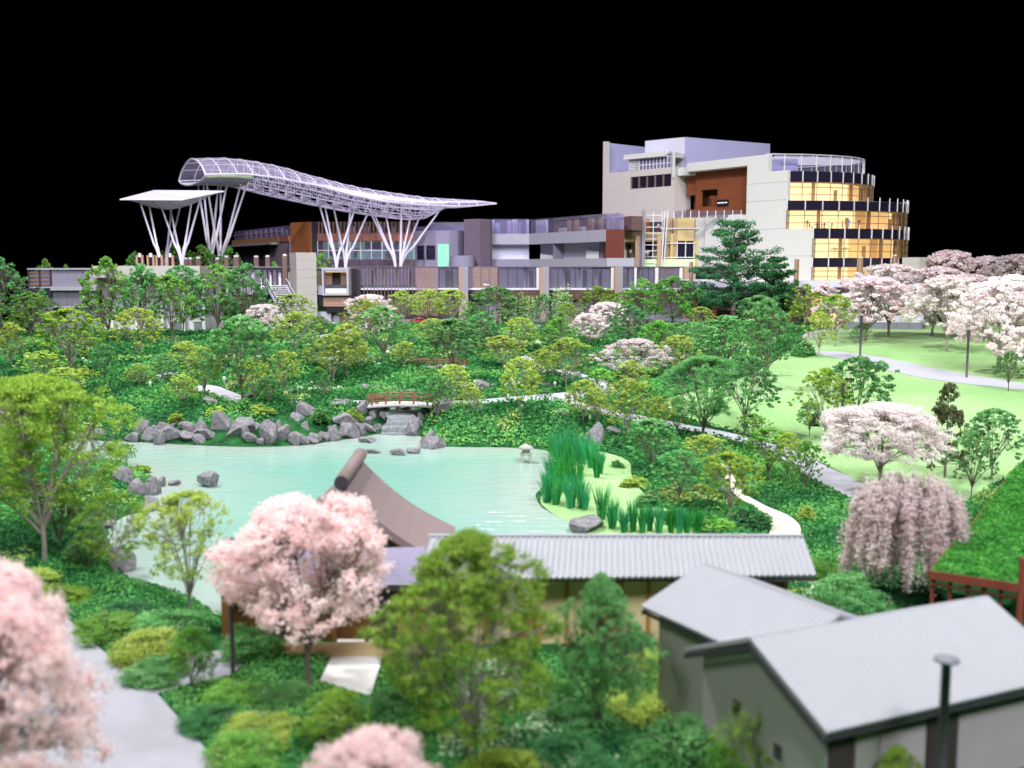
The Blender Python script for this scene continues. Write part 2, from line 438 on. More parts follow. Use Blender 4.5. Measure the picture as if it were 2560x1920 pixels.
def drape(name, poly, material, lift, step=None, label=None):
    """a sheet over the ground inside a world outline"""
    bm = bmesh.new()
    vs = [bm.verts.new((p[0], p[1], 0)) for p in poly]
    f = bm.faces.new(vs)
    bmesh.ops.triangulate(bm, faces=[f])
    if step:
        lo = poly.min(0); hi = poly.max(0)
        for ax in (0, 1):
            c = lo[ax] + step
            while c < hi[ax]:
                geom = bm.verts[:] + bm.edges[:] + bm.faces[:]
                no = (1, 0, 0) if ax == 0 else (0, 1, 0); co = (c, 0, 0) if ax == 0 else (0, c, 0)
                bmesh.ops.bisect_plane(bm, geom=geom, dist=1e-5, plane_co=co, plane_no=no)
                c += step
    co = np.array([v.co[:] for v in bm.verts])
    z = zt(co[:, 0], co[:, 1]) + lift
    for v, h in zip(bm.verts, z): v.co.z = h
    bmesh.ops.recalc_face_normals(bm, faces=bm.faces[:])
    me = bpy.data.meshes.new(name); bm.to_mesh(me); bm.free()
    if sum(p.normal.z for p in me.polygons) < 0: me.flip_normals()
    me.polygons.foreach_set('use_smooth', [True] * len(me.polygons))
    o = link(name, me, material); tag(o, label, kind='structure')
    return o
drape('lawn', LAWN_POLY, M_LAWN, .035, 2.0)
drape('meadow', MEADOW_POLY, M_LAWN, .035, .8)
for k, (px_, m_) in PATHS.items():
    drape('path' if 'path' in k else 'courtyard', PATH_POLY[k], PATHM[m_], .06 if k != 'bridge_path' else .075, 1.2)
drape('road', ROAD, mat('road_paving', (.36, .33, .32), .8, .1, .6, .1, 5), .05, 4.0)

# ---------------------------------------------------------------- water
def water_mat():
    m = bpy.data.materials.new('resin_water'); N, L, b = nodes(m)
    a = N.new('ShaderNodeAttribute'); a.attribute_name = 'depth'
    tc = N.new('ShaderNodeTexCoord')
    nz = N.new('ShaderNodeTexNoise'); nz.inputs['Scale'].default_value = .25; nz.inputs['Detail'].default_value = 3
    L.new(tc.outputs['Object'], nz.inputs['Vector'])
    ad = N.new('ShaderNodeMath'); ad.operation = 'MULTIPLY_ADD'; ad.inputs[1].default_value = .5; 
    sb = N.new('ShaderNodeMath'); sb.operation = 'SUBTRACT'; sb.inputs[1].default_value = .25
    L.new(nz.outputs['Fac'], ad.inputs[0]); L.new(a.outputs['Fac'], sb.inputs[0]); L.new(sb.outputs[0], ad.inputs[2])
    rp = N.new('ShaderNodeValToRGB')
    rp.color_ramp.elements[0].position = .0; rp.color_ramp.elements[0].color = (.42, .50, .46, 1)
    rp.color_ramp.elements[1].position = 1.0; rp.color_ramp.elements[1].color = (.24, .49, .42, 1)
    e = rp.color_ramp.elements.new(.4); e.color = (.34, .52, .46, 1)
    L.new(ad.outputs[0], rp.inputs[0]); L.new(rp.outputs[0], b.inputs['Base Color'])
    b.inputs['Roughness'].default_value = .09; b.inputs['Specular IOR Level'].default_value = .5
    mp = N.new('ShaderNodeMapping'); mp.inputs['Scale'].default_value = (.5, 1.6, 1)
    L.new(tc.outputs['Object'], mp.inputs[0])
    n2 = N.new('ShaderNodeTexNoise'); n2.inputs['Scale'].default_value = 1.1; n2.inputs['Detail'].default_value = 4
    L.new(mp.outputs[0], n2.inputs['Vector'])
    bp = N.new('ShaderNodeBump'); bp.inputs['Strength'].default_value = .4; bp.inputs['Distance'].default_value = .12
    L.new(n2.outputs['Fac'], bp.inputs['Height']); L.new(bp.outputs[0], b.inputs['Normal'])
    return m
M_WATER = water_mat()
lo = POND.min(0) - 1.5; hi = POND.max(0) + 1.5
wx, wy = np.meshgrid(np.arange(lo[0], hi[0], .6), np.arange(lo[1], hi[1], .6))
sd = pond_sdf(wx, wy)
widx = np.arange(wx.size).reshape(wx.shape)
WQ = np.stack([widx[:-1, :-1], widx[:-1, 1:], widx[1:, 1:], widx[1:, :-1]], -1)[sd[:-1, :-1] < 1.4]
me = mesh_np('pond_water', np.stack([wx.ravel(), wy.ravel(), np.zeros(wx.size)], 1), WQ, True)
add_attr(me, 'depth', np.clip((-sd.ravel()) / 9.0, 0, 1))
o = link('pond_water', me, M_WATER); tag(o, 'still mint green pond water', kind='structure')
# stream and little waterfall
M_FOAM = mat('white_foam_water', (.17, .19, .21), .2, .9, 7.5, .9, 9, .5)
sp = [hitz(*p, 0)[:2] for p in [(985, 1088)]] + [STREAM[1], STREAM[2], STREAM[3]]
V = []; Fq = []
tt = np.linspace(0, 1, 40)
cx = np.interp(tt, np.linspace(0, 1, 4), [p[0] for p in sp]); cy = np.interp(tt, np.linspace(0, 1, 4), [p[1] for p in sp])
zs = np.interp(tt, [0, .3, .36, .62, .68, 1], [.02, .12, .70, .80, 1.35, 1.42])
for i in range(40):
    for j in range(9):
        u = (j - 4) / 4
        V.append((cx[i] + u * (.9 + .5 * (1 - tt[i])) , cy[i], zs[i] + .05 * vnoise(i * .9, j * .8, 4) - .06 * abs(u)))
for i in range(39):
    for j in range(8):
        Fq.append((i * 9 + j, i * 9 + j + 1, (i + 1) * 9 + j + 1, (i + 1) * 9 + j))
o = link('stream_water', mesh_np('stream_water', V, np.array(Fq), True), M_FOAM); tag(o, 'white water tumbling between the rocks into the pond', kind='structure')
PB = ground_poly([(880, 990), (960, 984), (1075, 988), (1085, 1012), (1040, 1030), (955, 1030), (930, 1010)])
zpool = 1.5
MBp = MB().prism([tuple(p) for p in PB], zpool - .5, zpool); o = MBp.build('pool_water', M_WATER); tag(o, 'small pale pool under the lower red bridge', kind='structure')

# ---------------------------------------------------------------- ground cover (nobody could count the leaves)
def leaf_cards(P, Nrm, size, rng, aspect=1.0):
    """one bent-free quad per point, normal near Nrm"""
    n = len(P)
    r = rng.normal(size=(n, 3))
    t = np.cross(Nrm, r); t /= np.linalg.norm(t, axis=1)[:, None] + 1e-9
    b = np.cross(Nrm, t)
    s = (size * (.7 + .6 * rng.random(n)))[:, None] if hasattr(size, '__len__') else size * (.7 + .6 * rng.random(n))[:, None]
    V = np.stack([P - t * s * .5, P - b * s * .32 * aspect, P + t * s * .5, P + b * s * .32 * aspect], 1).reshape(-1, 3)
    return V, np.arange(4 * n).reshape(n, 4)
rng = np.random.default_rng(5)
NC = 520000
# depth drawn so that the density falls with distance
yy = 16.0 * (212. / 16.) ** rng.random(NC)
xx = (rng.random(NC) * 2 - 1) * (yy * .53 + 4)
dd = cover_dist(xx, yy)
ok = dd > .05
xx, yy, dd = xx[ok], yy[ok], dd[ok]
e = .25
hh = lambda a, b: zt(a, b) + shrub_h(a, b)
z0 = zt(xx, yy) + shrub_h(xx, yy, dd)
gx = (hh(xx + e, yy) - z0) / e; gy = (hh(xx, yy + e) - z0) / e
Nn = np.stack([-gx, -gy, np.ones_like(gx)], 1) + rng.normal(size=(len(xx), 3)) * .85
Nn /= np.linalg.norm(Nn, axis=1)[:, None]
sz = np.clip(yy * .0036, .11, .5)
Pp = np.stack([xx, yy, z0 + rng.random(len(xx)) ** 1.5 * sz * 1.1 - .02], 1)
V, Fq = leaf_cards(Pp, Nn, sz, rng)
patch = vnoise(xx * .22, yy * .22, 21) * .65 + vnoise(xx * .7, yy * .7, 22) * .35
tint = np.clip(.27 + (patch - .5) * 1.15 + rng.normal(size=len(xx)) * .08, 0, .60)
yel = (vnoise(xx * .26 + 7, yy * .20, 31) + .25 * vnoise(xx * 1.2, yy * 1.2, 33) > .98) & (rng.random(len(xx)) < .8)
pal = (vnoise(xx * .24 + 40, yy * .2, 37) + .25 * vnoise(xx * 1.1, yy * 1.1, 39) > 1.03) & (rng.random(len(xx)) < .7)
tint = np.where(yel, .76 + rng.normal(size=len(xx)) * .05, tint)
tint = np.where(pal, .96, tint)
M_COVER = leafmat('ground_cover_leaf', [(.03, .14, .045), (.055, .25, .07), (.10, .38, .10), (.20, .48, .12), (.44, .52, .16), (.52, .68, .42)], .25, 0)
me = mesh_np('ground_cover_foliage', V, Fq); add_attr(me, 'tint', np.repeat(tint, 4))
o = link('ground_cover_foliage', me, M_COVER); tag(o, 'low dense green ground cover spreading over the garden beds', 'ground cover', kind='stuff')
# ---------------------------------------------------------------- trees
M_BARK = mat('twig_bark', (.17, .14, .12), .85, .25, 30, .3, 60)
M_BARKG = mat('grey_twig_bark', (.30, .27, .24), .85, .25, 30, .3, 60)
LEAFM = {
 'deep': leafmat('deep_green_foam', [(.06, .23, .06), (.15, .42, .13), (.34, .64, .28)], .36, .015),
 'mid': leafmat('mid_green_foam', [(.07, .25, .04), (.19, .47, .08), (.40, .70, .17)], .36, .015),
 'yellow': leafmat('yellow_green_foam', [(.22, .36, .05), (.47, .63, .12), (.72, .84, .27)], .38, .01),
 'lime': leafmat('lime_green_foam', [(.13, .28, .035), (.31, .52, .07), (.56, .73, .15)], .36, .015),
 'dark': leafmat('dark_pine_foam', [(.03, .125, .05), (.06, .235, .085), (.135, .38, .135)], .35, .01),
 'olive': leafmat('olive_brown_foam', [(.08, .10, .045), (.17, .19, .08), (.27, .28, .14)], .35, .01),
 'veil': leafmat('weeping_blossom', [(.92, .72, .73), (.97, .84, .84), (.98, .92, .91)], .6, 0),
 'pale': leafmat('pale_blossom', [(.84, .70, .71), (.93, .85, .85), (.97, .93, .93)], .5, .005),
 'pink': leafmat('pink_blossom', [(.84, .64, .68), (.93, .80, .83), (.96, .89, .91)], .5, .006),
 'rose': leafmat('rose_blossom', [(.82, .61, .62), (.92, .75, .75), (.95, .86, .85)], .5, .006),
}
def unit(v): return v / (np.linalg.norm(v, axis=-1, keepdims=True) + 1e-9)
def bez(a, b, c, n):
    t = np.linspace(0, 1, n)[:, None]
    return (1 - t) ** 2 * a + 2 * t * (1 - t) * b + t * t * c
def gen_tree(seed, style, near):
    """unit tree: height 1, crown about 1 wide. returns trunk mesh, crown mesh"""
    rng = np.random.default_rng(seed)
    T = MB()
    tips = []; rad = []
    ns = 6 if near else 4
    if style in ('broad', 'round', 'cherry', 'sparse'):
        zb = {'broad': .36, 'round': .26, 'cherry': .44 if near else .34, 'sparse': .36}[style]      # where the crown starts
        fork = zb * rng.uniform(.62, .8)
        cz = {'broad': .63, 'round': .56, 'cherry': .60, 'sparse': .66}[style]
        T.tube([(0, 0, -.03), (rng.normal() * .008, rng.normal() * .008, fork * .5), (rng.normal() * .014, rng.normal() * .014, fork)], [.019, .0145, .013], ns + 1)
        ph = rng.random(6) * 6.283
        def env(a_, z_):
            # crown radius at an angle and height, with uneven lobes
            tz = (z_ - cz) / (1.0 - cz)
            if z_ > cz: r = math.sqrt(max(0, 1 - tz ** 2)) if style != 'round' else max(0, 1 - tz ** 1.7) ** .8
            else: r = math.sqrt(max(0, 1 - ((cz - z_) / (cz - zb + .06)) ** 2)) ** (.75)
            return .47 * r * (1 + .20 * math.sin(2 * a_ + ph[0] + 5 * z_) + .17 * math.sin(3 * a_ + ph[1] - 11 * z_) + .13 * math.sin(5 * a_ + ph[2] + 19 * z_))
        nm = {'broad': 13, 'round': 16, 'cherry': 15, 'sparse': 11}[style]
        main = []
        for i in range(nm):
            z_ = zb + .10 + (.93 - zb - .10) * ((i * .618 + rng.random() * .3) % 1) * .92
            a_ = i * 2.399 + rng.normal() * .3
            r = env(a_, z_) * rng.uniform(.45, .75)
            c = np.array((r * math.cos(a_), r * math.sin(a_), z_))
            s = np.array((0, 0, fork * rng.uniform(.62, 1.0)))
            B = bez(s, np.array((c[0] * .38, c[1] * .38, s[2] + (c[2] - s[2]) * .58)), c, 6)
            T.tube(B, list(np.linspace(.0085, .0034, 6)), ns); main.append(B)
        ends = np.array([B[-1] for B in main])
        nt = int({'broad': 250, 'round': 290, 'cherry': 300, 'sparse': 120}[style] * ((3.4 if style == 'round' else 3.2) if near else 1))
        off = rng.random(2) * 50; tries = 0
        while len(tips) < nt and tries < nt * 12:
            tries += 1
            z_ = zb + (1 - zb) * (1 - rng.random() ** 1.5) if style != 'round' else zb + (1 - zb) * (1 - rng.random() ** 1.15)
            a_ = rng.random() * 6.283; R = env(a_, z_)
            r = R * (1 - rng.random() ** 2.6 * .62)
            p = np.array((r * math.cos(a_), r * math.sin(a_), z_))
            g = float(vnoise(p[0] * 6.5 + off[0] + 3 * z_, p[1] * 6.5 + off[1] + z_ * 6.5, seed % 17))
            if g < (.47 if style in ('broad', 'sparse') else (.35 if near else .42) if style == 'round' else .36): continue
            tips.append(p); rad.append(rng.uniform(.024, .046) * (.80 if near else 1) * (1.1 if style == 'cherry' else 1))
            k = int(np.argmin(((ends - p) ** 2).sum(1))); st = main[k][rng.integers(3, 6)]
            if rng.random() < (.45 if near else .6):
                T.tube([st, (st + p) / 2 + np.array((rng.normal() * .012, rng.normal() * .012, -.012)), p], [.0030, .0020, .0010], 3, False)
        flat = .55 if style != 'cherry' else .75
        nleaf = {'broad': 38, 'round': 36, 'cherry': 34, 'sparse': 30}[style]
    elif style == 'pine':
        T.tube([(0, 0, -.03), (.01, 0, .3), (-.008, .01, .6), (0, 0, .96)], [.022, .018, .012, .004], ns + 2)
        for lv in range(10):
            lv = lv * 8.5 / 9.5
            z = .21 + .75 * lv / 8.5 + rng.normal() * .013
            R = .50 * (1 - .74 * (lv / 8.5) ** 1.5) * rng.uniform(.72, 1.12)
            nb = max(3, int(7 - lv * .4))
            for k in range(nb):
                a = 2 * math.pi * k / nb + lv * 1.1 + rng.normal() * .25
                r = R * rng.uniform(.55, 1.1)
                e = np.array((r * math.cos(a), r * math.sin(a), z + .02 + rng.normal() * .012))
                B = bez(np.array((0, 0, z - .05)), np.array((e[0] * .5, e[1] * .5, z - .03)), e, 5)
                T.tube(B, list(np.linspace(.008, .002, 5)), 4)
                for j in range(9 if near else 7):
                    f = rng.uniform(.4, 1.1)
                    p = np.array((e[0] * f, e[1] * f, 0)) + np.array((rng.normal() * .035, rng.normal() * .035, np.interp(f, [0, 1], [z - .02, e[2]]) + rng.uniform(-.012, .034)))
                    tips.append(p); rad.append(rng.uniform(.036, .062))
        for j in range(6): tips.append(np.array((rng.normal() * .04, rng.normal() * .04, .93 + rng.uniform(0, .06)))); rad.append(.04)
        flat = .52; nleaf = 32
    elif style == 'conifer':
        T.tube([(0, 0, -.03), (0, 0, .5), (0, 0, .97)], [.028, .018, .004], ns + 1)
        for k in range(110 if near else 80):
            h = rng.random() ** 1.15
            z = .16 + .82 * h
            R = .46 * (1 - h) ** .7 + .05
            a = rng.random() * 6.283; r = R * math.sqrt(rng.uniform(.3, 1))
            p = np.array((r * math.cos(a), r * math.sin(a), z)); tips.append(p); rad.append(rng.uniform(.05, .08))
            T.tube([(0, 0, z - .04), p], [.005, .002], 3, False)
        flat = .7; nleaf = 30
    elif style == 'weeping':
        T.tube([(0, 0, -.03), (.02, .01, .2), (0, 0, .45)], [.03, .024, .018], ns + 1)
        for k in range(100):
            a = rng.random() * 6.283; R = .47 * math.sqrt(rng.uniform(.12, 1))
            top = np.array((R * .8 * math.cos(a), R * .8 * math.sin(a), .96 - .55 * R * R / .22 * .45 + rng.normal() * .03))
            B = bez(np.array((0, 0, .42)), np.array((top[0] * .4, top[1] * .4, top[2] + .12)), top, 5)
            T.tube(B, list(np.linspace(.009, .003, 5)), 4)
            end = rng.uniform(.16, .42)
            n = int((top[2] - end) / .035)
            pts = []
            for j in range(n):
                f = j / max(1, n - 1)
                p = np.array((top[0] * (1 + .22 * f), top[1] * (1 + .22 * f), top[2] - f * (top[2] - end))) + rng.normal(size=3) * .01
                pts.append(p); tips.append(p); rad.append(rng.uniform(.022, .038))
            if len(pts) > 1 and k % 4 == 0: T.tube(pts, .0012, 3, False)
        flat = 1.5; nleaf = 16
    elif style == 'bush':
        for k in range(7):
            a = rng.random() * 6.283
            T.tube([(0, 0, -.05), (.25 * math.cos(a), .25 * math.sin(a), .6)], [.02, .006], 4)
        mounds = [(0, 0, .30, .82)] + [(.27 * math.cos(q) * rng.uniform(.7, 1.15), .27 * math.sin(q) * rng.uniform(.7, 1.15), rng.uniform(.15, .24), rng.uniform(.45, .75)) for q in rng.random(7) * 6.283]
        for mx, my, mr_, mh in mounds:
            for k in range(34 if near else 16):
                d = unit(rng.normal(size=3)); d[2] = abs(d[2])
                tips.append(np.array((mx, my, .04)) + d * np.array((mr_, mr_, mh)) * rng.uniform(.75, 1.04)); rad.append(rng.uniform(.05, .085))
        flat = .8; nleaf = 30
    tips = np.array(tips); rad = np.array(rad)
    if near: nleaf = int(nleaf * 1.5)
    n = len(tips)
    d = unit(rng.normal(size=(n, nleaf, 3)))
    d[..., 2] = np.where(rng.random((n, nleaf)) < .35, np.abs(d[..., 2]), d[..., 2])
    rr = rad[:, None, None] * (rng.uniform(.15, 1.75, (n, nleaf, 1)) if near and style != 'pine' else rng.uniform(.3, 1.2, (n, nleaf, 1)))
    P = tips[:, None, :] + d * rr * np.array((1, 1, flat))
    Nm = unit(d * .6 + rng.normal(size=d.shape) * .5 + np.array((0, -.1, .55)))
    ls = {'broad': .0245, 'round': .0245, 'cherry': .031, 'sparse': .030, 'pine': .034, 'conifer': .05, 'weeping': .046, 'bush': .05}[style] * (.5 if near else 1)
    V, Fq = leaf_cards(P.reshape(-1, 3), Nm.reshape(-1, 3), ls, rng, 1.3)
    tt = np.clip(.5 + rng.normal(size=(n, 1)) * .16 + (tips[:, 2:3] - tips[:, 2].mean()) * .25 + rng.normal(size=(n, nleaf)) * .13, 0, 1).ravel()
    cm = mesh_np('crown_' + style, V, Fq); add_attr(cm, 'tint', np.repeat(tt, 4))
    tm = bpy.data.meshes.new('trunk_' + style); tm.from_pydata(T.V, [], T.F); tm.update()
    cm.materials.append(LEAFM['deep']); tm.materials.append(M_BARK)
    return tm, cm
PROTO = {}
def proto(style, near, k):
    key = (style, near, k)
    if key not in PROTO: PROTO[key] = gen_tree(hash((len(style), ord(style[0]), near, k)) % 100000, style, near)
    return PROTO[key]
def tree(name, label, style, leaf, base, height, width, near=False, k=None, group=None, cat='tree', rot=None):
    k = (len(bpy.data.objects) * 7) % (3 if not near else 2) if k is None else k
    tm, cm = proto(style, near, k)
    t = thing(name, tuple(base), label, cat, group)
    t.scale = (width, width, height)
    t.rotation_euler = (0, 0, (len(bpy.data.objects) * 1.37) % 6.283 if rot is None else rot)
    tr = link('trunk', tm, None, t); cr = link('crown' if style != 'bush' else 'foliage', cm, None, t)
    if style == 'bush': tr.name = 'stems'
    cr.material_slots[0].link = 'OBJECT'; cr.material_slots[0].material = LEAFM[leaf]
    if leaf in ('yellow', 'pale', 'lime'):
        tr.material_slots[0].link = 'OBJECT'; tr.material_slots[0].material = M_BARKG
    return t
GRP = {'deep': 'green model trees in the garden', 'mid': 'green model trees in the garden', 'yellow': 'yellow green model trees', 'lime': 'yellow green model trees', 'dark': 'dark pines',
       'olive': 'dark conifers', 'veil': 'cherry trees in blossom', 'pale': 'cherry trees in blossom', 'pink': 'cherry trees in blossom', 'rose': 'cherry trees in blossom'}
NAMES = {'pale': 'cherry_tree', 'veil': 'cherry_tree', 'pink': 'cherry_tree', 'rose': 'cherry_tree', 'dark': 'pine_tree', 'olive': 'conifer', 'yellow': 'maple_tree', 'lime': 'maple_tree'}
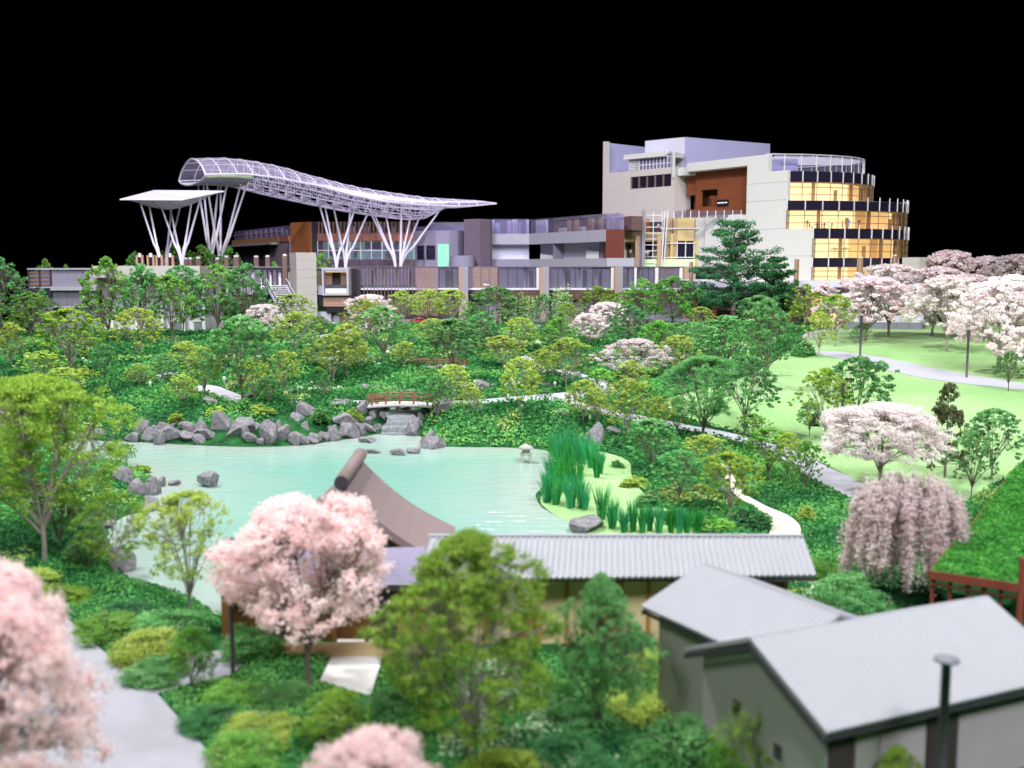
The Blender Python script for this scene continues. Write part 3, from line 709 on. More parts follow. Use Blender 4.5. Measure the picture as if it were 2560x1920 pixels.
# label, style, leaf, base px, base py, top py, width px, near
TREES = [
 ('dark green tree cut by the picture edge beside the grey pavilion','round','deep',4,842,655,150,0),
 ('mid green tree before the dark slatted end of the grey pavilion','round','mid',78,850,738,118,0),
 ('spreading tree before the grey panels of the pavilion, thin grey trunk','broad','lime',179,946,784,155,0),
 ('tall green tree rising over the beige pavilion fascia','round','mid',275,865,658,128,0),
 ('bluish green tree half hidden beside the tall tree at the pavilion','broad','deep',356,868,676,92,0),
 ('slender green tree in front of the white pavilion wall','broad','mid',431,865,700,96,0),
 ('green tree behind the slender one at the white pavilion wall','broad','deep',460,848,678,108,0),
 ('broad dark green tree beside the white staircase','round','mid',545,845,674,150,0),
 ('dense green tree nearest the white staircase','round','deep',622,850,672,130,0),
 ('pale yellow green tree under the tall pavilion tree','broad','yellow',347,905,780,118,0),
 ('small yellow green tree at the dark edge of the model','broad','yellow',29,928,815,80,0),
 ('small golden green tree below the pavilion path','broad','yellow',112,958,882,100,0),
 ('thin dark green sapling between the pavilion and hill path','broad','deep',263,963,868,62,0),
 ('little yellow mushroom shaped tree beside the hill path','broad','yellow',347,978,913,66,0),
 ('little yellow tree on the bank above the shore boulders','broad','yellow',460,1018,941,68,0),
 ('yellow green tree beside the stone step path','broad','yellow',512,999,878,92,0),
 ('tall bluish green tree at the end of the stone step path','broad','deep',605,1010,806,165,0),
 ('golden green tree tucked under the tall bluish tree','broad','yellow',636,1007,902,84,0),
 ('yellow green tree standing among the hillside rocks','broad','yellow',710,986,884,84,0),
 ('small dark green sapling in front of the hillside rocks','broad','deep',672,1017,944,58,0),
 ('narrow dark green sapling on the bank before the mound','round','deep',815,1001,936,40,0),
 ('wide yellow tree with fanned grey stems over the pale rest path','broad','yellow',833,963,846,122,0),
 ('yellow green tree just behind the wide fanned yellow tree','broad','yellow',868,955,820,98,0),
 ('bright green tree on the mound left of the upper red bridge','broad','deep',959,911,776,126,0),
 ('yellow green tree between the bright green tree and entry court','broad','yellow',912,880,758,92,0),
 ('pale pink cherry below the balcony block','cherry','pale',925,842,738,112,0),
 ('yellow tree under the slatted podium, first of the row','broad','yellow',1008,815,732,74,0),
 ('yellow tree above the red car, middle of the row','broad','yellow',1072,818,730,94,0),
 ('yellow tree beside the stone column, last of the row','broad','yellow',1130,822,730,84,0),
 ('pale pink cherry beneath the white staircase','cherry','pale',662,860,762,108,0),
 ('yellow green tree before the lift tower, lower crown','broad','yellow',739,890,786,112,0),
 ('yellow green tree against the foot of the lift tower','broad','yellow',735,838,742,98,0),
 ('slim green tree at the corner of the entry court','broad','mid',800,848,794,50,0),
 ('little yellow tree before the upper red bridge','broad','yellow',1011,928,858,62,0),
 ('bushy green tree standing behind the upper red bridge','broad','deep',1135,955,808,138,0),
 ('yellow tree with two dark stems beside the lower red bridge','broad','yellow',1132,1007,918,84,0),
 ('thin bluish sapling at the end of the lower red bridge','broad','deep',1093,1044,941,66,0),
 ('tiny yellow tree before the pale path by the lower bridge','broad','yellow',1180,1036,973,60,0),
 ('big green tree in front of the slatted screen','broad','deep',1239,860,728,138,0),
 ('narrow dark green tree beside the blue car','broad','deep',1358,850,742,62,0),
 ('yellow tree left of the upper path bend','broad','yellow',1258,931,845,106,0),
 ('yellow tree with a leaning grey stem below the upper path','broad','yellow',1301,1047,905,98,0),
 ('wide yellow tree inside the bend of the upper path','broad','yellow',1414,975,853,132,0),
 ('small yellow tree beside the round grey stone','broad','yellow',1332,972,935,54,0),
 ('low dark sapling on the edge of the bridge path','broad','deep',1362,1007,972,40,0),
 ('broad green tree before the stone columns of the podium','round','mid',1604,815,704,108,0),
 ('tall bright green tree near the big pine','round','mid',1682,825,700,126,0),
 ('upper pale cherry of the pair behind the garden','cherry','pale',1518,842,756,92,0),
 ('lower pale cherry of the pair behind the garden','cherry','pale',1472,868,785,100,0),
 ('full white pink cherry in the middle of the garden','cherry','pale',1585,955,848,148,0),
 ('dark green tree between the cherry pair and the broad green tree','round','deep',1568,878,768,112,0),
 ('yellow green tree touching the full white pink cherry','broad','yellow',1692,952,846,104,0),
 ('yellow green tree below the full white pink cherry','broad','yellow',1580,990,906,72,0),
 ('wide yellow tree over the pond path, thin dark stem','broad','yellow',1567,1108,958,124,0),
 ('small yellow tree at the fork of the garden paths','broad','yellow',1457,1064,958,88,0),
 ('slim yellow sapling next to the tree at the path fork','broad','yellow',1492,1072,975,58,0),
 ('little yellow tree right beside the pond path','broad','yellow',1645,1070,996,66,0),
 ('large bright green tree overhanging the pond path','broad','deep',1758,1112,892,198,1),
 ('dark trunked green tree at the edge of the lawn','broad','deep',1915,974,764,122,0),
 ('wide green tree behind the large bright tree','broad','deep',1812,938,800,172,0),
 ('green tree under the big pine next to the plaza path','broad','deep',1896,866,748,108,0),
 ('green tree between the wide green tree and white pink cherry','broad','deep',1735,900,812,100,0),
 ('pale yellow green tree before the dark plinth of the tower','round','lime',2012,824,718,92,0),
 ('yellow green twin stemmed tree on the far lawn','broad','lime',2088,866,746,86,0),
 ('small yellow tree at the start of the lawn path','broad','yellow',2047,894,788,70,0),
 ('tiny green sapling beside the far lamp post','broad','deep',2150,858,814,44,0),
 ('pink cherry with a thick trunk before the low grey wall','cherry','pink',2164,852,694,205,0),
 ('pink cherry behind the low grey wall near the glass tower','cherry','pale',2222,840,664,195,0),
 ('pink cherry with slender pale trunk in the middle of the lawn','cherry','pale',2366,878,692,185,0),
 ('bright pink cherry just behind the slender trunked one','cherry','pink',2330,842,670,185,0),
 ('large pale pink cherry beside the tall lawn lamp post','cherry','pale',2496,932,706,240,0),
 ('deep pink cherry next to the white box behind the lawn','cherry','pink',2372,812,630,165,0),
 ('deep pink cherry in the middle of the back row','cherry','pink',2455,812,644,175,0),
 ('deep pink cherry at the picture edge of the back row','cherry','pink',2545,818,640,185,0),
 ('pink cherry filling the gap between the two lawn cherries','cherry','pink',2425,850,690,170,0),
 ('pale cherry behind the large one beside the lamp post','cherry','pale',2520,860,690,180,0),
 ('pale cherry cut by the picture edge above the lawn path','cherry','pale',2575,950,818,150,0),
 ('small green tree beside the lawn path at the picture edge','broad','deep',2520,978,886,62,0),
 ('yellow green tree on the near lawn before the dark lamp post','broad','lime',2062,1118,935,122,0),
 ('green tree crowding the yellow one on the near lawn','broad','deep',2140,1100,908,165,0),
 ('small green sapling beside the black and cream lawn board','broad','deep',2023,1094,1010,58,0),
 ('wide pale pink cherry on the near lawn','cherry','pale',2200,1225,1012,345,1),
 ('dark brown green conifer beside the wide pink cherry','conifer','olive',2362,1195,975,115,0),
 ('green tree at the near lawn edge beside the dark conifer','broad','deep',2478,1200,1034,135,0),
 ('small green tree behind the turf roof','broad','deep',2428,1252,1090,95,0),
 ('pink weeping cherry with hanging branches beside the turf roof','weeping','veil',2262,1500,1168,345,1),
 ('green tree with thin stems between lawn and pond path','broad','mid',1920,1205,1078,118,0),
 ('slim green tree at the near end of the pond path','broad','lime',1968,1212,1090,88,0),
 ('little green tree leaning over the pond path','broad','mid',2013,1238,1112,80,0),
 ('grey green tree above the iris meadow','broad','deep',1628,1190,1056,120,0),
 ('bluish green tree between the irises and cream path','broad','deep',1698,1262,1135,130,0),
 ('golden topped tree behind the iris meadow','broad','yellow',1758,1178,1092,115,0),
 ('yellow green tree arching over the cream path','broad','lime',1826,1302,1142,140,0),
 ('large yellow green tree on the near bank beside the pond','broad','lime',110,1420,945,430,1),
 ('darker tree behind the large one on the near bank','broad','mid',150,1385,1200,150,1),
 ('dark green small tree between the two bank trees','round','deep',212,1438,1330,100,1),
 ('yellow green vase shaped tree on the pond edge','sparse','lime',290,1470,1232,190,1),
 ('sparse golden tree with bare forked stems before the pond','sparse','yellow',476,1545,1232,250,1),
 ('small green tree at the corner of the near path','round','mid',480,1728,1562,130,1),
 ('tiny yellow tree on the rocky spit in the pond','broad','lime',317,1166,1112,46,0),
 ('big pink cherry in front of the tea house','cherry','rose',775,1730,1244,470,1),
 ('big olive green tree in front of the long roofed house','round','lime',1175,1925,1330,500,1),
 ('green tree between the big olive tree and grey roofs','round','deep',1500,1850,1436,250,1),
 ('yellow green tree against the gable of the near house','round','lime',1905,1990,1716,200,1),
 ('blurred pink cherry filling the near corner of the model','cherry','rose',-50,2300,1418,660,1),
 ('blurred pink cherry top at the bottom edge of the picture','cherry','rose',940,2330,1842,400,1),
 ('pink cherry half hidden behind the large bank tree','cherry','rose',-25,1130,985,130,0),
 ('blurred green treetop before the near house court','round','lime',2235,2130,1862,150,1),
 ('blurred low green tree before the big olive tree','round','lime',842,1890,1720,190,1),
 ('dark green shrub tree before the cherry under the staircase','round','deep',618,862,795,60,0),
 ('green tree between the twin cherries and the blue car','broad','lime',1420,850,765,78,0),
 ('yellow green tree at the foot of the second stone column','broad','lime',1490,800,722,90,0),
 ('yellow bush like tree near the wall before the big pine','broad','yellow',1752,838,772,64,0),
 ('small green tree between the golden hillside tree and wide fanned tree','broad','deep',772,930,850,76,0),
 ('low yellow tree on the mound crest beside the rest path','broad','yellow',905,932,868,66,0),
 ('green tree behind the yellow tree left of the upper bend','round','deep',1208,882,786,96,0),
 ('yellow tree before the planter wall near the blue car','broad','yellow',1300,885,800,84,0),
 ('mid green tree beside the full white pink cherry','broad','mid',1642,908,808,96,0),
 ('lime tree behind the upper cherry of the pair','round','lime',1548,806,735,88,0),
 ('pale green tree overlapping the large bright green tree','broad','deep',1862,1085,905,150,0),
 ('yellow tree under the large bright green tree','broad','yellow',1690,1092,1000,96,0),
 ('green sapling at the far bend of the pond path','broad','mid',1882,1132,1040,76,0),
 ('low green tree at the top of the cream path','broad','mid',1762,1238,1150,100,0),
 ('small green tree left of the tall bluish tree','broad','mid',560,930,848,84,0),
 ('yellow tree behind the stone step path','broad','yellow',470,932,858,76,0),
 ('green tree on the hillside beneath the pavilion','broad','mid',212,905,815,88,0),
 ('golden tree above the rocky spit shore','broad','yellow',160,1015,925,100,0),
 ('dark green tree beside the hill path bollard','broad','deep',412,968,890,66,0),
 ('yellow green tree behind the upper red bridge','broad','yellow',1082,882,802,88,0),
 ('green tree in front of the podium slats','round','mid',1185,852,768,84,0),
 ('green tree behind the wide yellow tree in the bend','round','mid',1400,890,800,90,0),
 ('yellow tree close behind the low dark sapling','broad','yellow',1352,952,880,80,0),
 ('green tree between the two wide yellow trees','broad','mid',1500,1040,930,90,0),
 ('green tree before the wall under the big pine','round','deep',1690,880,812,90,0),
]
for label, style, leaf, bx, by, ty, w, near in TREES:
    p = G(bx, by)
    d = p[1]
    top = zy(ty, d)
    tree(NAMES.get(leaf, 'broadleaf_tree'), label, style, leaf, p - np.array((0, 0, .05)), max(1.0, top - p[2]) * (1.0 if near or leaf in ('pale', 'pink', 'rose') else 1.07), w * d / F * (1.0 if near else 1.17), bool(near), group=GRP[leaf])
# the two pines
p = G(1832, 822); tree('pine_tree', 'tall dark pine with layered boughs before the beige tower', 'pine', 'dark', p, zy(545, p[1]) - p[2], 268 * p[1] / F, True, 0, 'dark pines', rot=.4)
p = G(1935, 822); tree('pine_tree', 'shorter dark pine beside the tall layered pine', 'pine', 'dark', p, zy(640, p[1]) - p[2], 150 * p[1] / F, False, 1, 'dark pines')
# trees behind the roofs
for lab, px, ty, w, Y in [('round green treetop behind the grey pavilion roof', 115, 648, 62, 205), ('small green treetop peeping over the pavilion roof', 165, 662, 32, 205),
        ('green treetop behind the roof lanterns', 340, 630, 62, 215), ('big green treetop behind the leaf canopy columns', 440, 608, 120, 222), ('green treetop between the canopy columns', 505, 614, 90, 226),
        ('dark green treetop beneath the tube canopy', 575, 620, 84, 232), ('small treetop beyond the pavilion roof edge', 232, 663, 26, 205), ('yellow green shrub in front of the far gallery wall', 685, 655, 42, 232), ('round green treetop beside the canopy foot', 805, 634, 70, 246),
        ('dark green treetop in the row of pink cherries', 2475, 645, 60, 262), ('small green tree beside the round glass tower', 2258, 622, 30, 262)]:
    x = xp(px, Y, 12)
    tree('broadleaf_tree', lab, 'round', 'mid' if Y < 250 else 'deep', (x, Y, 2.2 if Y > 250 else 5), zy(ty, Y) - (2.2 if Y > 250 else 5), w * Y / F * 1.1, False, group='treetops behind the roofs')

# ---------------------------------------------------------------- low shrubs
SHRUBS = [ # label, px, py, w px, h px, leaf
 ('golden shrub beside the near path','yellow',372,1650,185,95),
 ('green shrub under the golden shrub at the near path','deep',400,1690,170,60),
 ('round green shrub at the foot of the foreground cherry','deep',640,1640,150,110),
 ('yellow flecked shrub at the corner of the near path','yellow',640,1880,150,80),
 ('dark green shrub beside the tea house court','dark',800,1580,120,150),
 ('pale green shrub running along the near house wall','yellow',1640,1700,190,80),
 ('dense green shrub below the long roofed house','deep',2110,1530,160,130),
 ('green shrub between the weeping cherry and grey roof','deep',2180,1560,150,120),
 ('green shrub behind the near grey roof','mid',2060,1450,110,70),
 ('yellow tipped shrub beside the cream path','yellow',2020,1300,70,42),
 ('dark clipped shrub at the tip of the cream path','dark',1880,1322,120,62),
 ('dark green shrub on the near bank','dark',300,1560,150,70),
 ('pale variegated shrub on the near bank','yellow',70,1475,140,70),
 ('green rounded shrub on the pond shore bank','deep',430,1580,170,75),
 ('clipped hedge mound at the bend of the upper path','dark',1500,905,70,38),
 ('low green shrub at the edge of the lawn','deep',2010,890,85,46),
 ('green shrub beside the shorter pine','mid',1985,790,60,40),
 ('pale leaved shrub on the hillside below the pavilion','yellow',215,950,80,40),
 ('green shrub on the rocky spit','lime',345,1182,70,26),
 ('yellow green shrub among the shore boulders','lime',440,1075,60,28),
 ('yellow shrub on the shore bank','yellow',655,1035,75,30),
 ('bright yellow shrub under the stone step path','yellow',540,1040,50,32),
 ('green shrub tucked between the large shore boulders','deep',800,1075,70,48),
 ('bright green shrub beside the lower bridge','lime',885,1035,60,38),
 ('dark shrub behind the iris clumps','dark',1560,1120,70,36),
 ('green shrub at the planted edge of the iris meadow','deep',1620,1262,110,40),
 ('dark shrub below the bluish tree on the iris meadow edge','dark',1700,1310,120,46),
 ('mid green shrub between the irises and cream path','mid',1790,1330,110,44),
 ('low yellow flecked shrub above the iris meadow','yellow',1580,1215,90,30),
 ('little green tuft on the iris meadow','deep',1545,1168,48,22),
 ('blurred green shrub in front of the near house gable','deep',1700,1900,260,150),
 ('blurred dark shrub at the bottom of the garden','dark',1420,1960,260,150),
 ('blurred lime shrub at the bottom of the garden','lime',1250,1990,240,140),
 ('dark hedge shrub along the edge of the near path','dark',535,1815,150,70),
 ('mid green shrub beside the near path hedge','mid',590,1765,150,80),
 ('pale yellow shrub below the foreground cherry','yellow',655,1830,170,70),
 ('deep green shrub under the foreground cherry trunk','deep',700,1760,150,80),
 ('blurred green shrub beside the bottom cherry','mid',600,1925,220,110),
 ('dark green shrub right of the gravel court','deep',985,1800,170,110),
 ('mid green shrub in front of the big olive tree trunk','mid',1060,1880,200,110),
 ('green shrub behind the big olive tree','mid',1330,1760,190,110),
 ('bluish shrub under the tree beside the big olive tree','deep',1420,1830,200,110),
 ('variegated shrub in front of the wing house','yellow',1600,1790,190,95),
 ('dark shrub against the wing house wall','dark',1575,1650,150,90),
 ('mid green shrub on the near bank behind the golden shrub','mid',260,1590,170,75),
 ('lime shrub at the near bank crest','lime',150,1510,150,60),
 ('green shrub left of the near house court','mid',1830,1960,150,150),
]
for lab, leaf, px, py, w, h in SHRUBS:
    p = G(px, py); d = p[1]
    tree('garden_shrub', lab, 'bush', leaf, p, h * d / F * (.95 if d < 50 else 1.1), w * d / F * (1.3 if d < 50 else 1.05), d < 50, group='shrubs in the beds', cat='shrub')

# bamboo clumps
def bamboo(label, px, py, top, w, seed):
    rng = np.random.default_rng(seed)
    p = G(px, py); d = p[1]; h = zy(top, d) - p[2]; W = w * d / F
    t = thing('bamboo', tuple(p), label, 'bamboo', 'bamboo before the podium')
    S = MB(); P = []; Nn = []
    for k in range(11):
        x, y = rng.normal() * W * .22, rng.normal() * W * .22
        hh_ = h * rng.uniform(.7, 1); lx, ly = rng.normal() * .25, rng.normal() * .25
        S.tube([(x, y, -.1), (x + lx * .4, y + ly * .4, hh_ * .6), (x + lx, y + ly, hh_)], [.05, .04, .015], 5)
        for j in range(46):
            f = rng.uniform(.25, 1.02)
            P.append((x + lx * f + rng.normal() * .38, y + ly * f + rng.normal() * .38, hh_ * f + rng.normal() * .12))
    P = np.array(P); Nn = unit(rng.normal(size=P.shape) * .7 + np.array((0, -.3, .6)))
    V, Fq = leaf_cards(P, Nn, np.full(len(P), .62), rng, .55)
    cm = mesh_np('bamboo_leaves', V, Fq); add_attr(cm, 'tint', np.repeat(np.clip(.6 + rng.normal(size=len(P)) * .25, 0, 1), 4))
    sm = bpy.data.meshes.new('bamboo_canes'); sm.from_pydata(S.V, [], S.F); sm.update()
    link('canes', sm, mat('bamboo_cane', (.22, .32, .10), .6), t); link('leaves', cm, leafmat('bamboo_leaf', [(.10, .25, .05), (.25, .45, .12), (.5, .66, .3)]), t)
bamboo('leafy pale bamboo clump under the slatted screen', 1310, 822, 722, 66, 1)
bamboo('leafy bamboo clump next to the second stone column', 1402, 822, 712, 56, 2)
bamboo('small bamboo clump before the slatted screen edge', 1268, 822, 738, 44, 3)

# iris clumps standing in the shallow water and meadow
M_IRIS = leafmat('iris_blade', [(.02, .18, .05), (.04, .34, .10), (.10, .50, .16)], .3)
def iris(label, px, py, hpx, wpx, seed):
    rng = np.random.default_rng(seed); p = G(px, py); p[2] = max(p[2], -.15); d = p[1]; h = hpx * d / F * 1.2; W = wpx * d / F * 1.25
    V = []; Fq = []; tn = []
    for k in range(70):
        a = rng.random() * 6.283; r0 = rng.random() * W * .16; sp_ = rng.uniform(.1, .5) * W; hh_ = h * rng.uniform(.6, 1.0)
        wd = rng.uniform(.018, .032) * (1.2 if d > 60 else 1)
        u = np.array((math.cos(a), math.sin(a), 0)); s = np.array((-u[1], u[0], 0)) if rng.random() < .6 else np.array((1., 0, 0))
        b = len(V)
        for j, f in enumerate((0, .4, .75, 1)):
            c = u * (r0 + sp_ * f ** 1.7) + np.array((0, 0, hh_ * f - .06))
            ww = wd * (1 - f ** 3) + .002
            V += [c - s * ww, c + s * ww]; tn += [rng.uniform(.2, .8)] * 2
        for j in range(3): Fq.append((b + 2 * j, b + 2 * j + 1, b + 2 * j + 3, b + 2 * j + 2))
    me = mesh_np('iris_clump', V, np.array(Fq)); add_attr(me, 'tint', tn)
    o = link('iris_clump', me, M_IRIS, None, tuple(p)); tag(o, label, 'iris', 'iris clumps at the pond edge')
IR = [('back', [(1402,1152,68,60),(1428,1160,72,60),(1455,1160,62,50),(1478,1170,70,46),(1492,1195,62,30),(1500,1185,58,30),(1385,1140,60,50),(1412,1130,60,50),(1440,1140,60,50),(1465,1145,60,46)]),
      ('pond edge', [(1368,1256,84,44),(1390,1262,80,46),(1427,1271,90,52),(1455,1271,80,44),(1464,1276,50,26),(1410,1230,80,60),(1440,1225,84,60),(1380,1215,80,50),(1400,1195,76,50),(1425,1195,80,50)]),
      ('front', [(1505,1300,90,50),(1532,1322,80,48),(1560,1332,64,40),(1582,1330,82,34),(1606,1335,80,32),(1624,1328,68,28),(1648,1335,80,34),(1678,1334,68,28),(1698,1335,66,28),(1718,1334,62,34),(1745,1335,66,34)])]
s_ = 100
for row, lst in IR:
    for i, (a, b, c, w) in enumerate(lst):
        s_ += 1
        iris('tall green iris clump, %s from the water in the %s row' % (ORD[i], row), a, b, c, w, s_)

# ---------------------------------------------------------------- boulders
def rock_mat():
    m = bpy.data.materials.new('grey_boulder'); N, L, b = nodes(m)
    tc = N.new('ShaderNodeTexCoord'); oi = N.new('ShaderNodeObjectInfo')
    n1 = N.new('ShaderNodeTexNoise'); n1.inputs['Scale'].default_value = 3; n1.inputs['Detail'].default_value = 8; n1.inputs['Roughness'].default_value = .7
    ad = N.new('ShaderNodeVectorMath'); L.new(tc.outputs['Object'], ad.inputs[0]); L.new(oi.outputs['Location'], ad.inputs[1])
    L.new(ad.outputs[0], n1.inputs['Vector'])
    rp = N.new('ShaderNodeValToRGB'); rp.color_ramp.elements[0].color = (.10, .095, .11, 1); rp.color_ramp.elements[1].color = (.34, .325, .355, 1)
    rp.color_ramp.elements[0].position = .3; rp.color_ramp.elements[1].position = .72
    L.new(n1.outputs['Fac'], rp.inputs[0]); L.new(rp.outputs[0], b.inputs['Base Color']); b.inputs['Roughness'].default_value = .8
    bp = N.new('ShaderNodeBump'); bp.inputs['Strength'].default_value = .7; bp.inputs['Distance'].default_value = .12
    n2 = N.new('ShaderNodeTexNoise'); n2.inputs['Scale'].default_value = 6; n2.inputs['Detail'].default_value = 8; L.new(ad.outputs[0], n2.inputs['Vector'])
    L.new(n2.outputs['Fac'], bp.inputs['Height']); L.new(bp.outputs[0], b.inputs['Normal'])
    return m
M_ROCK = rock_mat()
ROCKS = []
for s in range(9):
    bm = bmesh.new(); bmesh.ops.create_icosphere(bm, subdivisions=4, radius=1)
    rng = np.random.default_rng(700 + s)
    P = np.array([v.co[:] for v in bm.verts])
    for k in range(11):
        n = unit(rng.normal(size=3)); dd_ = rng.uniform(.42, .80)
        h = P @ n - dd_
        P = np.where(h[:, None] > 0, P - h[:, None] * n, P)
    P = P / np.abs(P).max(0)
    q = unit(P); P += q * ((vnoise(P[:, 0] * 4 + s, P[:, 1] * 4 + P[:, 2] * 3, s) - .5) * .07)[:, None]
    for v, c in zip(bm.verts, P): v.co = c
    me = bpy.data.meshes.new('boulder'); bm.to_mesh(me); bm.free(); me.materials.append(M_ROCK); ROCKS.append(me)
def boulder(label, px, py, wpx, hpx, k, group, inwater=False):
    p = G(px, py)
    if inwater: p = hitz(px, py, -0.05)
    d = p[1]; w = wpx * d / F / 2 * 1.2; h = hpx * d / F * 1.25
    yb = p[1] + w * (.25 if inwater else .4); zb_ = max(-.05, float(zt(p[0], yb)) - .12)
    if inwater: zb_ = min(zb_, .35)
    o = link('boulder', ROCKS[k % 9], None, None, (p[0], yb, zb_ + h * .42))
    o.scale = (w, w * random.Random(k).uniform(.75, 1.05), h * .66)
    o.rotation_euler = (random.Random(k + 50).uniform(-.14, .14), random.Random(k + 90).uniform(-.14, .14), random.Random(k).choice((0, math.pi)) + random.Random(k + 5).uniform(-.3, .3))
    tag(o, label, 'boulder', group)
Z5 = lambda L: [(a * .2893, 700 + b * .2893, w * .2893, h * .2893) for a, b, w, h in L]
Z6 = lambda L: [(600 + a * .2893, 700 + b * .2893, w * .2893, h * .2893) for a, b, w, h in L]
Z7 = lambda L: [(1200 + a * .2893, 700 + b * .2893, w * .2893, h * .2893) for a, b, w, h in L]
Z9 = lambda L: [(a * .3888, 1100 + b * .3888, w * .3888, h * .3888) for a, b, w, h in L]
SETS = [
 ('grey boulder in the waterline row of the far shore, %s from the left', 'boulders along the far waterline',
  Z5([(700,1385,120,50),(760,1360,140,60),(1240,1370,160,120),(1360,1390,110,80),(1480,1410,190,105),(1625,1390,120,95),(1755,1385,140,100),(1915,1390,180,165),(2060,1405,240,140),(2165,1430,120,75)])
  + Z5([(860,1375,110,55),(1120,1340,120,80),(1690,1395,80,50)]) + Z6([(180,1440,70,50),(300,1425,70,60),(440,1425,70,50),(245,1430,135,155),(370,1415,115,95),(510,1430,170,90),(645,1410,110,65),(725,1400,95,70),(830,1395,110,95),(930,1370,160,115),(1035,1350,80,70)])),
 ('grey boulder stacked on the far waterline row, %s from the left', 'boulders stacked above the far waterline',
  Z5([(1080,1275,100,60),(1190,1310,120,80),(1300,1300,90,70),(1680,1300,90,80),(1850,1290,90,70),(1990,1290,90,70),(1160,1250,130,75),(1270,1235,110,80),(1340,1165,90,60),(1365,1320,100,80),(1435,1345,40,90),(1545,1310,110,95),(1760,1290,150,95),(2130,1270,100,95)])
  + Z6([(40,1250,90,80),(130,1330,90,70),(330,1330,90,70),(690,1340,100,80),(760,1330,90,80),(800,1270,90,70),(405,1220,110,85),(415,1300,130,80),(500,1250,140,120),(590,1340,220,185),(470,1365,90,105),(865,1255,130,80),(970,1300,90,75)])),
 ('grey rock beside the tumbling stream, %s from the left', 'rocks lining the stream',
  Z6([(800,1105,140,55),(862,1078,120,50),(880,1190,170,80),(970,1210,150,70),(1060,1235,100,75),(1095,1160,80,70),(1095,1310,150,60),(1165,1235,120,90),(1222,1242,70,70),(1285,1310,90,50),(1310,1265,110,55),(1305,1370,100,55),(1365,1215,80,60),(1435,1215,90,65),(1450,1265,140,45),(1480,1380,95,140),(1520,1300,80,90),(1545,1235,70,60)])),
 ('flat grey stone lying in the pond near the waterfall, %s from the left', 'stones in the water by the waterfall',
  Z6([(1100,1405,140,45),(1160,1502,140,32),(1370,1518,140,50),(1490,1502,120,42)])),
 ('grey rock on the hillside above the step path, %s from the left', 'rocks on the hillside', Z6([(80,1035,60,55),(365,985,70,45),(430,985,100,50),(490,965,90,45),(545,945,80,48),(640,962,110,60)])),
 ('dark grey rock in the bank above the shore boulders, %s from the left', 'rocks in the bank', Z5([(780,1270,70,40),(1800,1095,135,72),(2140,1035,50,50)]) + Z6([(400,1085,100,36),(470,1092,130,40),(555,1102,80,45)])),
 ('grey rock along the stream behind the lower bridge, %s from the left', 'rocks behind the lower bridge', Z6([(1090,972,115,72),(1180,952,65,55),(1240,992,80,42),(1300,985,125,52),(1370,992,90,40),(1460,990,130,45),(1520,965,85,55),(1560,1000,100,32),(1620,985,90,40),(1830,975,120,60),(1920,965,140,62),(2035,935,105,75),(2110,965,115,75),(2180,950,70,50)])),
 ('grey rock around the upper red bridge, %s from the left', 'rocks around the upper bridge', Z6([(1080,670,60,30),(1310,632,95,48),(1310,585,75,32),(1490,560,50,50),(1540,610,90,40),(1570,665,80,42),(1690,845,60,38),(1740,805,95,62),(1900,665,70,40),(2030,620,60,40)])),
 ('grey boulder on the rocky spit in the pond, %s from the left', 'boulders on the rocky spit', Z9([(660,312,55,34),(770,282,112,92),(870,366,142,104),(970,356,104,102),(1030,300,60,52)])),
 ('small grey stone at the waterline below the spit, %s from the left', 'stones below the spit', Z9([(690,572,90,50),(955,402,95,32),(950,457,122,62)])),
]
kk = 0
rk = random.Random(9)
EXTRA = []
for py0, a0, b0, st in ((1110, 335, 860, 31), (1095, 345, 900, 30), (1077, 350, 930, 31), (1058, 480, 980, 40), (1042, 640, 960, 46)):
    x_ = a0
    while x_ < b0:
        if rk.random() < .72: EXTRA.append((x_ + rk.uniform(-8, 8), py0 + rk.uniform(-6, 6) - 12 * (x_ > 760), rk.uniform(20, 44), rk.uniform(18, 36)))
        x_ += st
SETS[1] = (SETS[1][0], SETS[1][1], SETS[1][2] + EXTRA)
for n_, (lab, grp, lst) in enumerate(SETS):
    if n_ in (0, 2): lst = lst + [(a + w * rk.uniform(.45, .7), b - h * rk.uniform(.1, .45), w * rk.uniform(.5, .75), h * rk.uniform(.55, .8)) for a, b, w, h in lst[::1 if n_ else 2]]
    for i, (a, b, w, h) in enumerate(sorted(lst)):
        kk += 1
        boulder(lab % ORD[i], a, b, w, h, kk, grp, 'pond near' in lab or 'waterline' in lab)
for lab, a, b, w, h, iw in [('large grey boulder alone in the open pond', 519, 1220, 56, 30, True), ('tiny grey stone in the water beside the spit', 435, 1215, 28, 12, True), ('dark boulder on the pond edge under the vase shaped tree', 292, 1427, 68, 48, False),
        ('small grey stone on the near pond bank', 362, 1484, 22, 15, False), ('big grey boulder at the shore beside the waterfall', 1080, 1122, 58, 30, True), ('smaller grey boulder on the bank behind the waterfall boulder', 1075, 1098, 30, 18, False),
        ('tall pale grey boulder at the foot of the lower bridge', 1104, 1036, 40, 36, False), ('tall grey boulder behind the iris clumps', 1485, 1120, 44, 52, False), ('rounded grey boulder beside the tall iris boulder', 1533, 1090, 38, 20, False),
        ('round grey stone beside the bridge path', 1360, 972, 33, 16, False), ('grey boulder at the edge of the iris meadow in the water', 1468, 1335, 76, 36, True), ('grey stone inside the bend of the upper path', 1440, 952, 36, 18, False), ('brown grey stone beside the bend of the upper path', 1388, 942, 34, 18, False),
        ('grey stone before the yellow tree near the bend', 1212, 978, 34, 24, False), ('low pale stone on the path edge near the lower bridge', 1185, 1036, 55, 16, False), ('large grey rock end beside the bridge path', 1230, 972, 20, 12, False)]:
    kk += 1
    boulder(lab, a, b, w, h, kk, 'single boulders', iw)
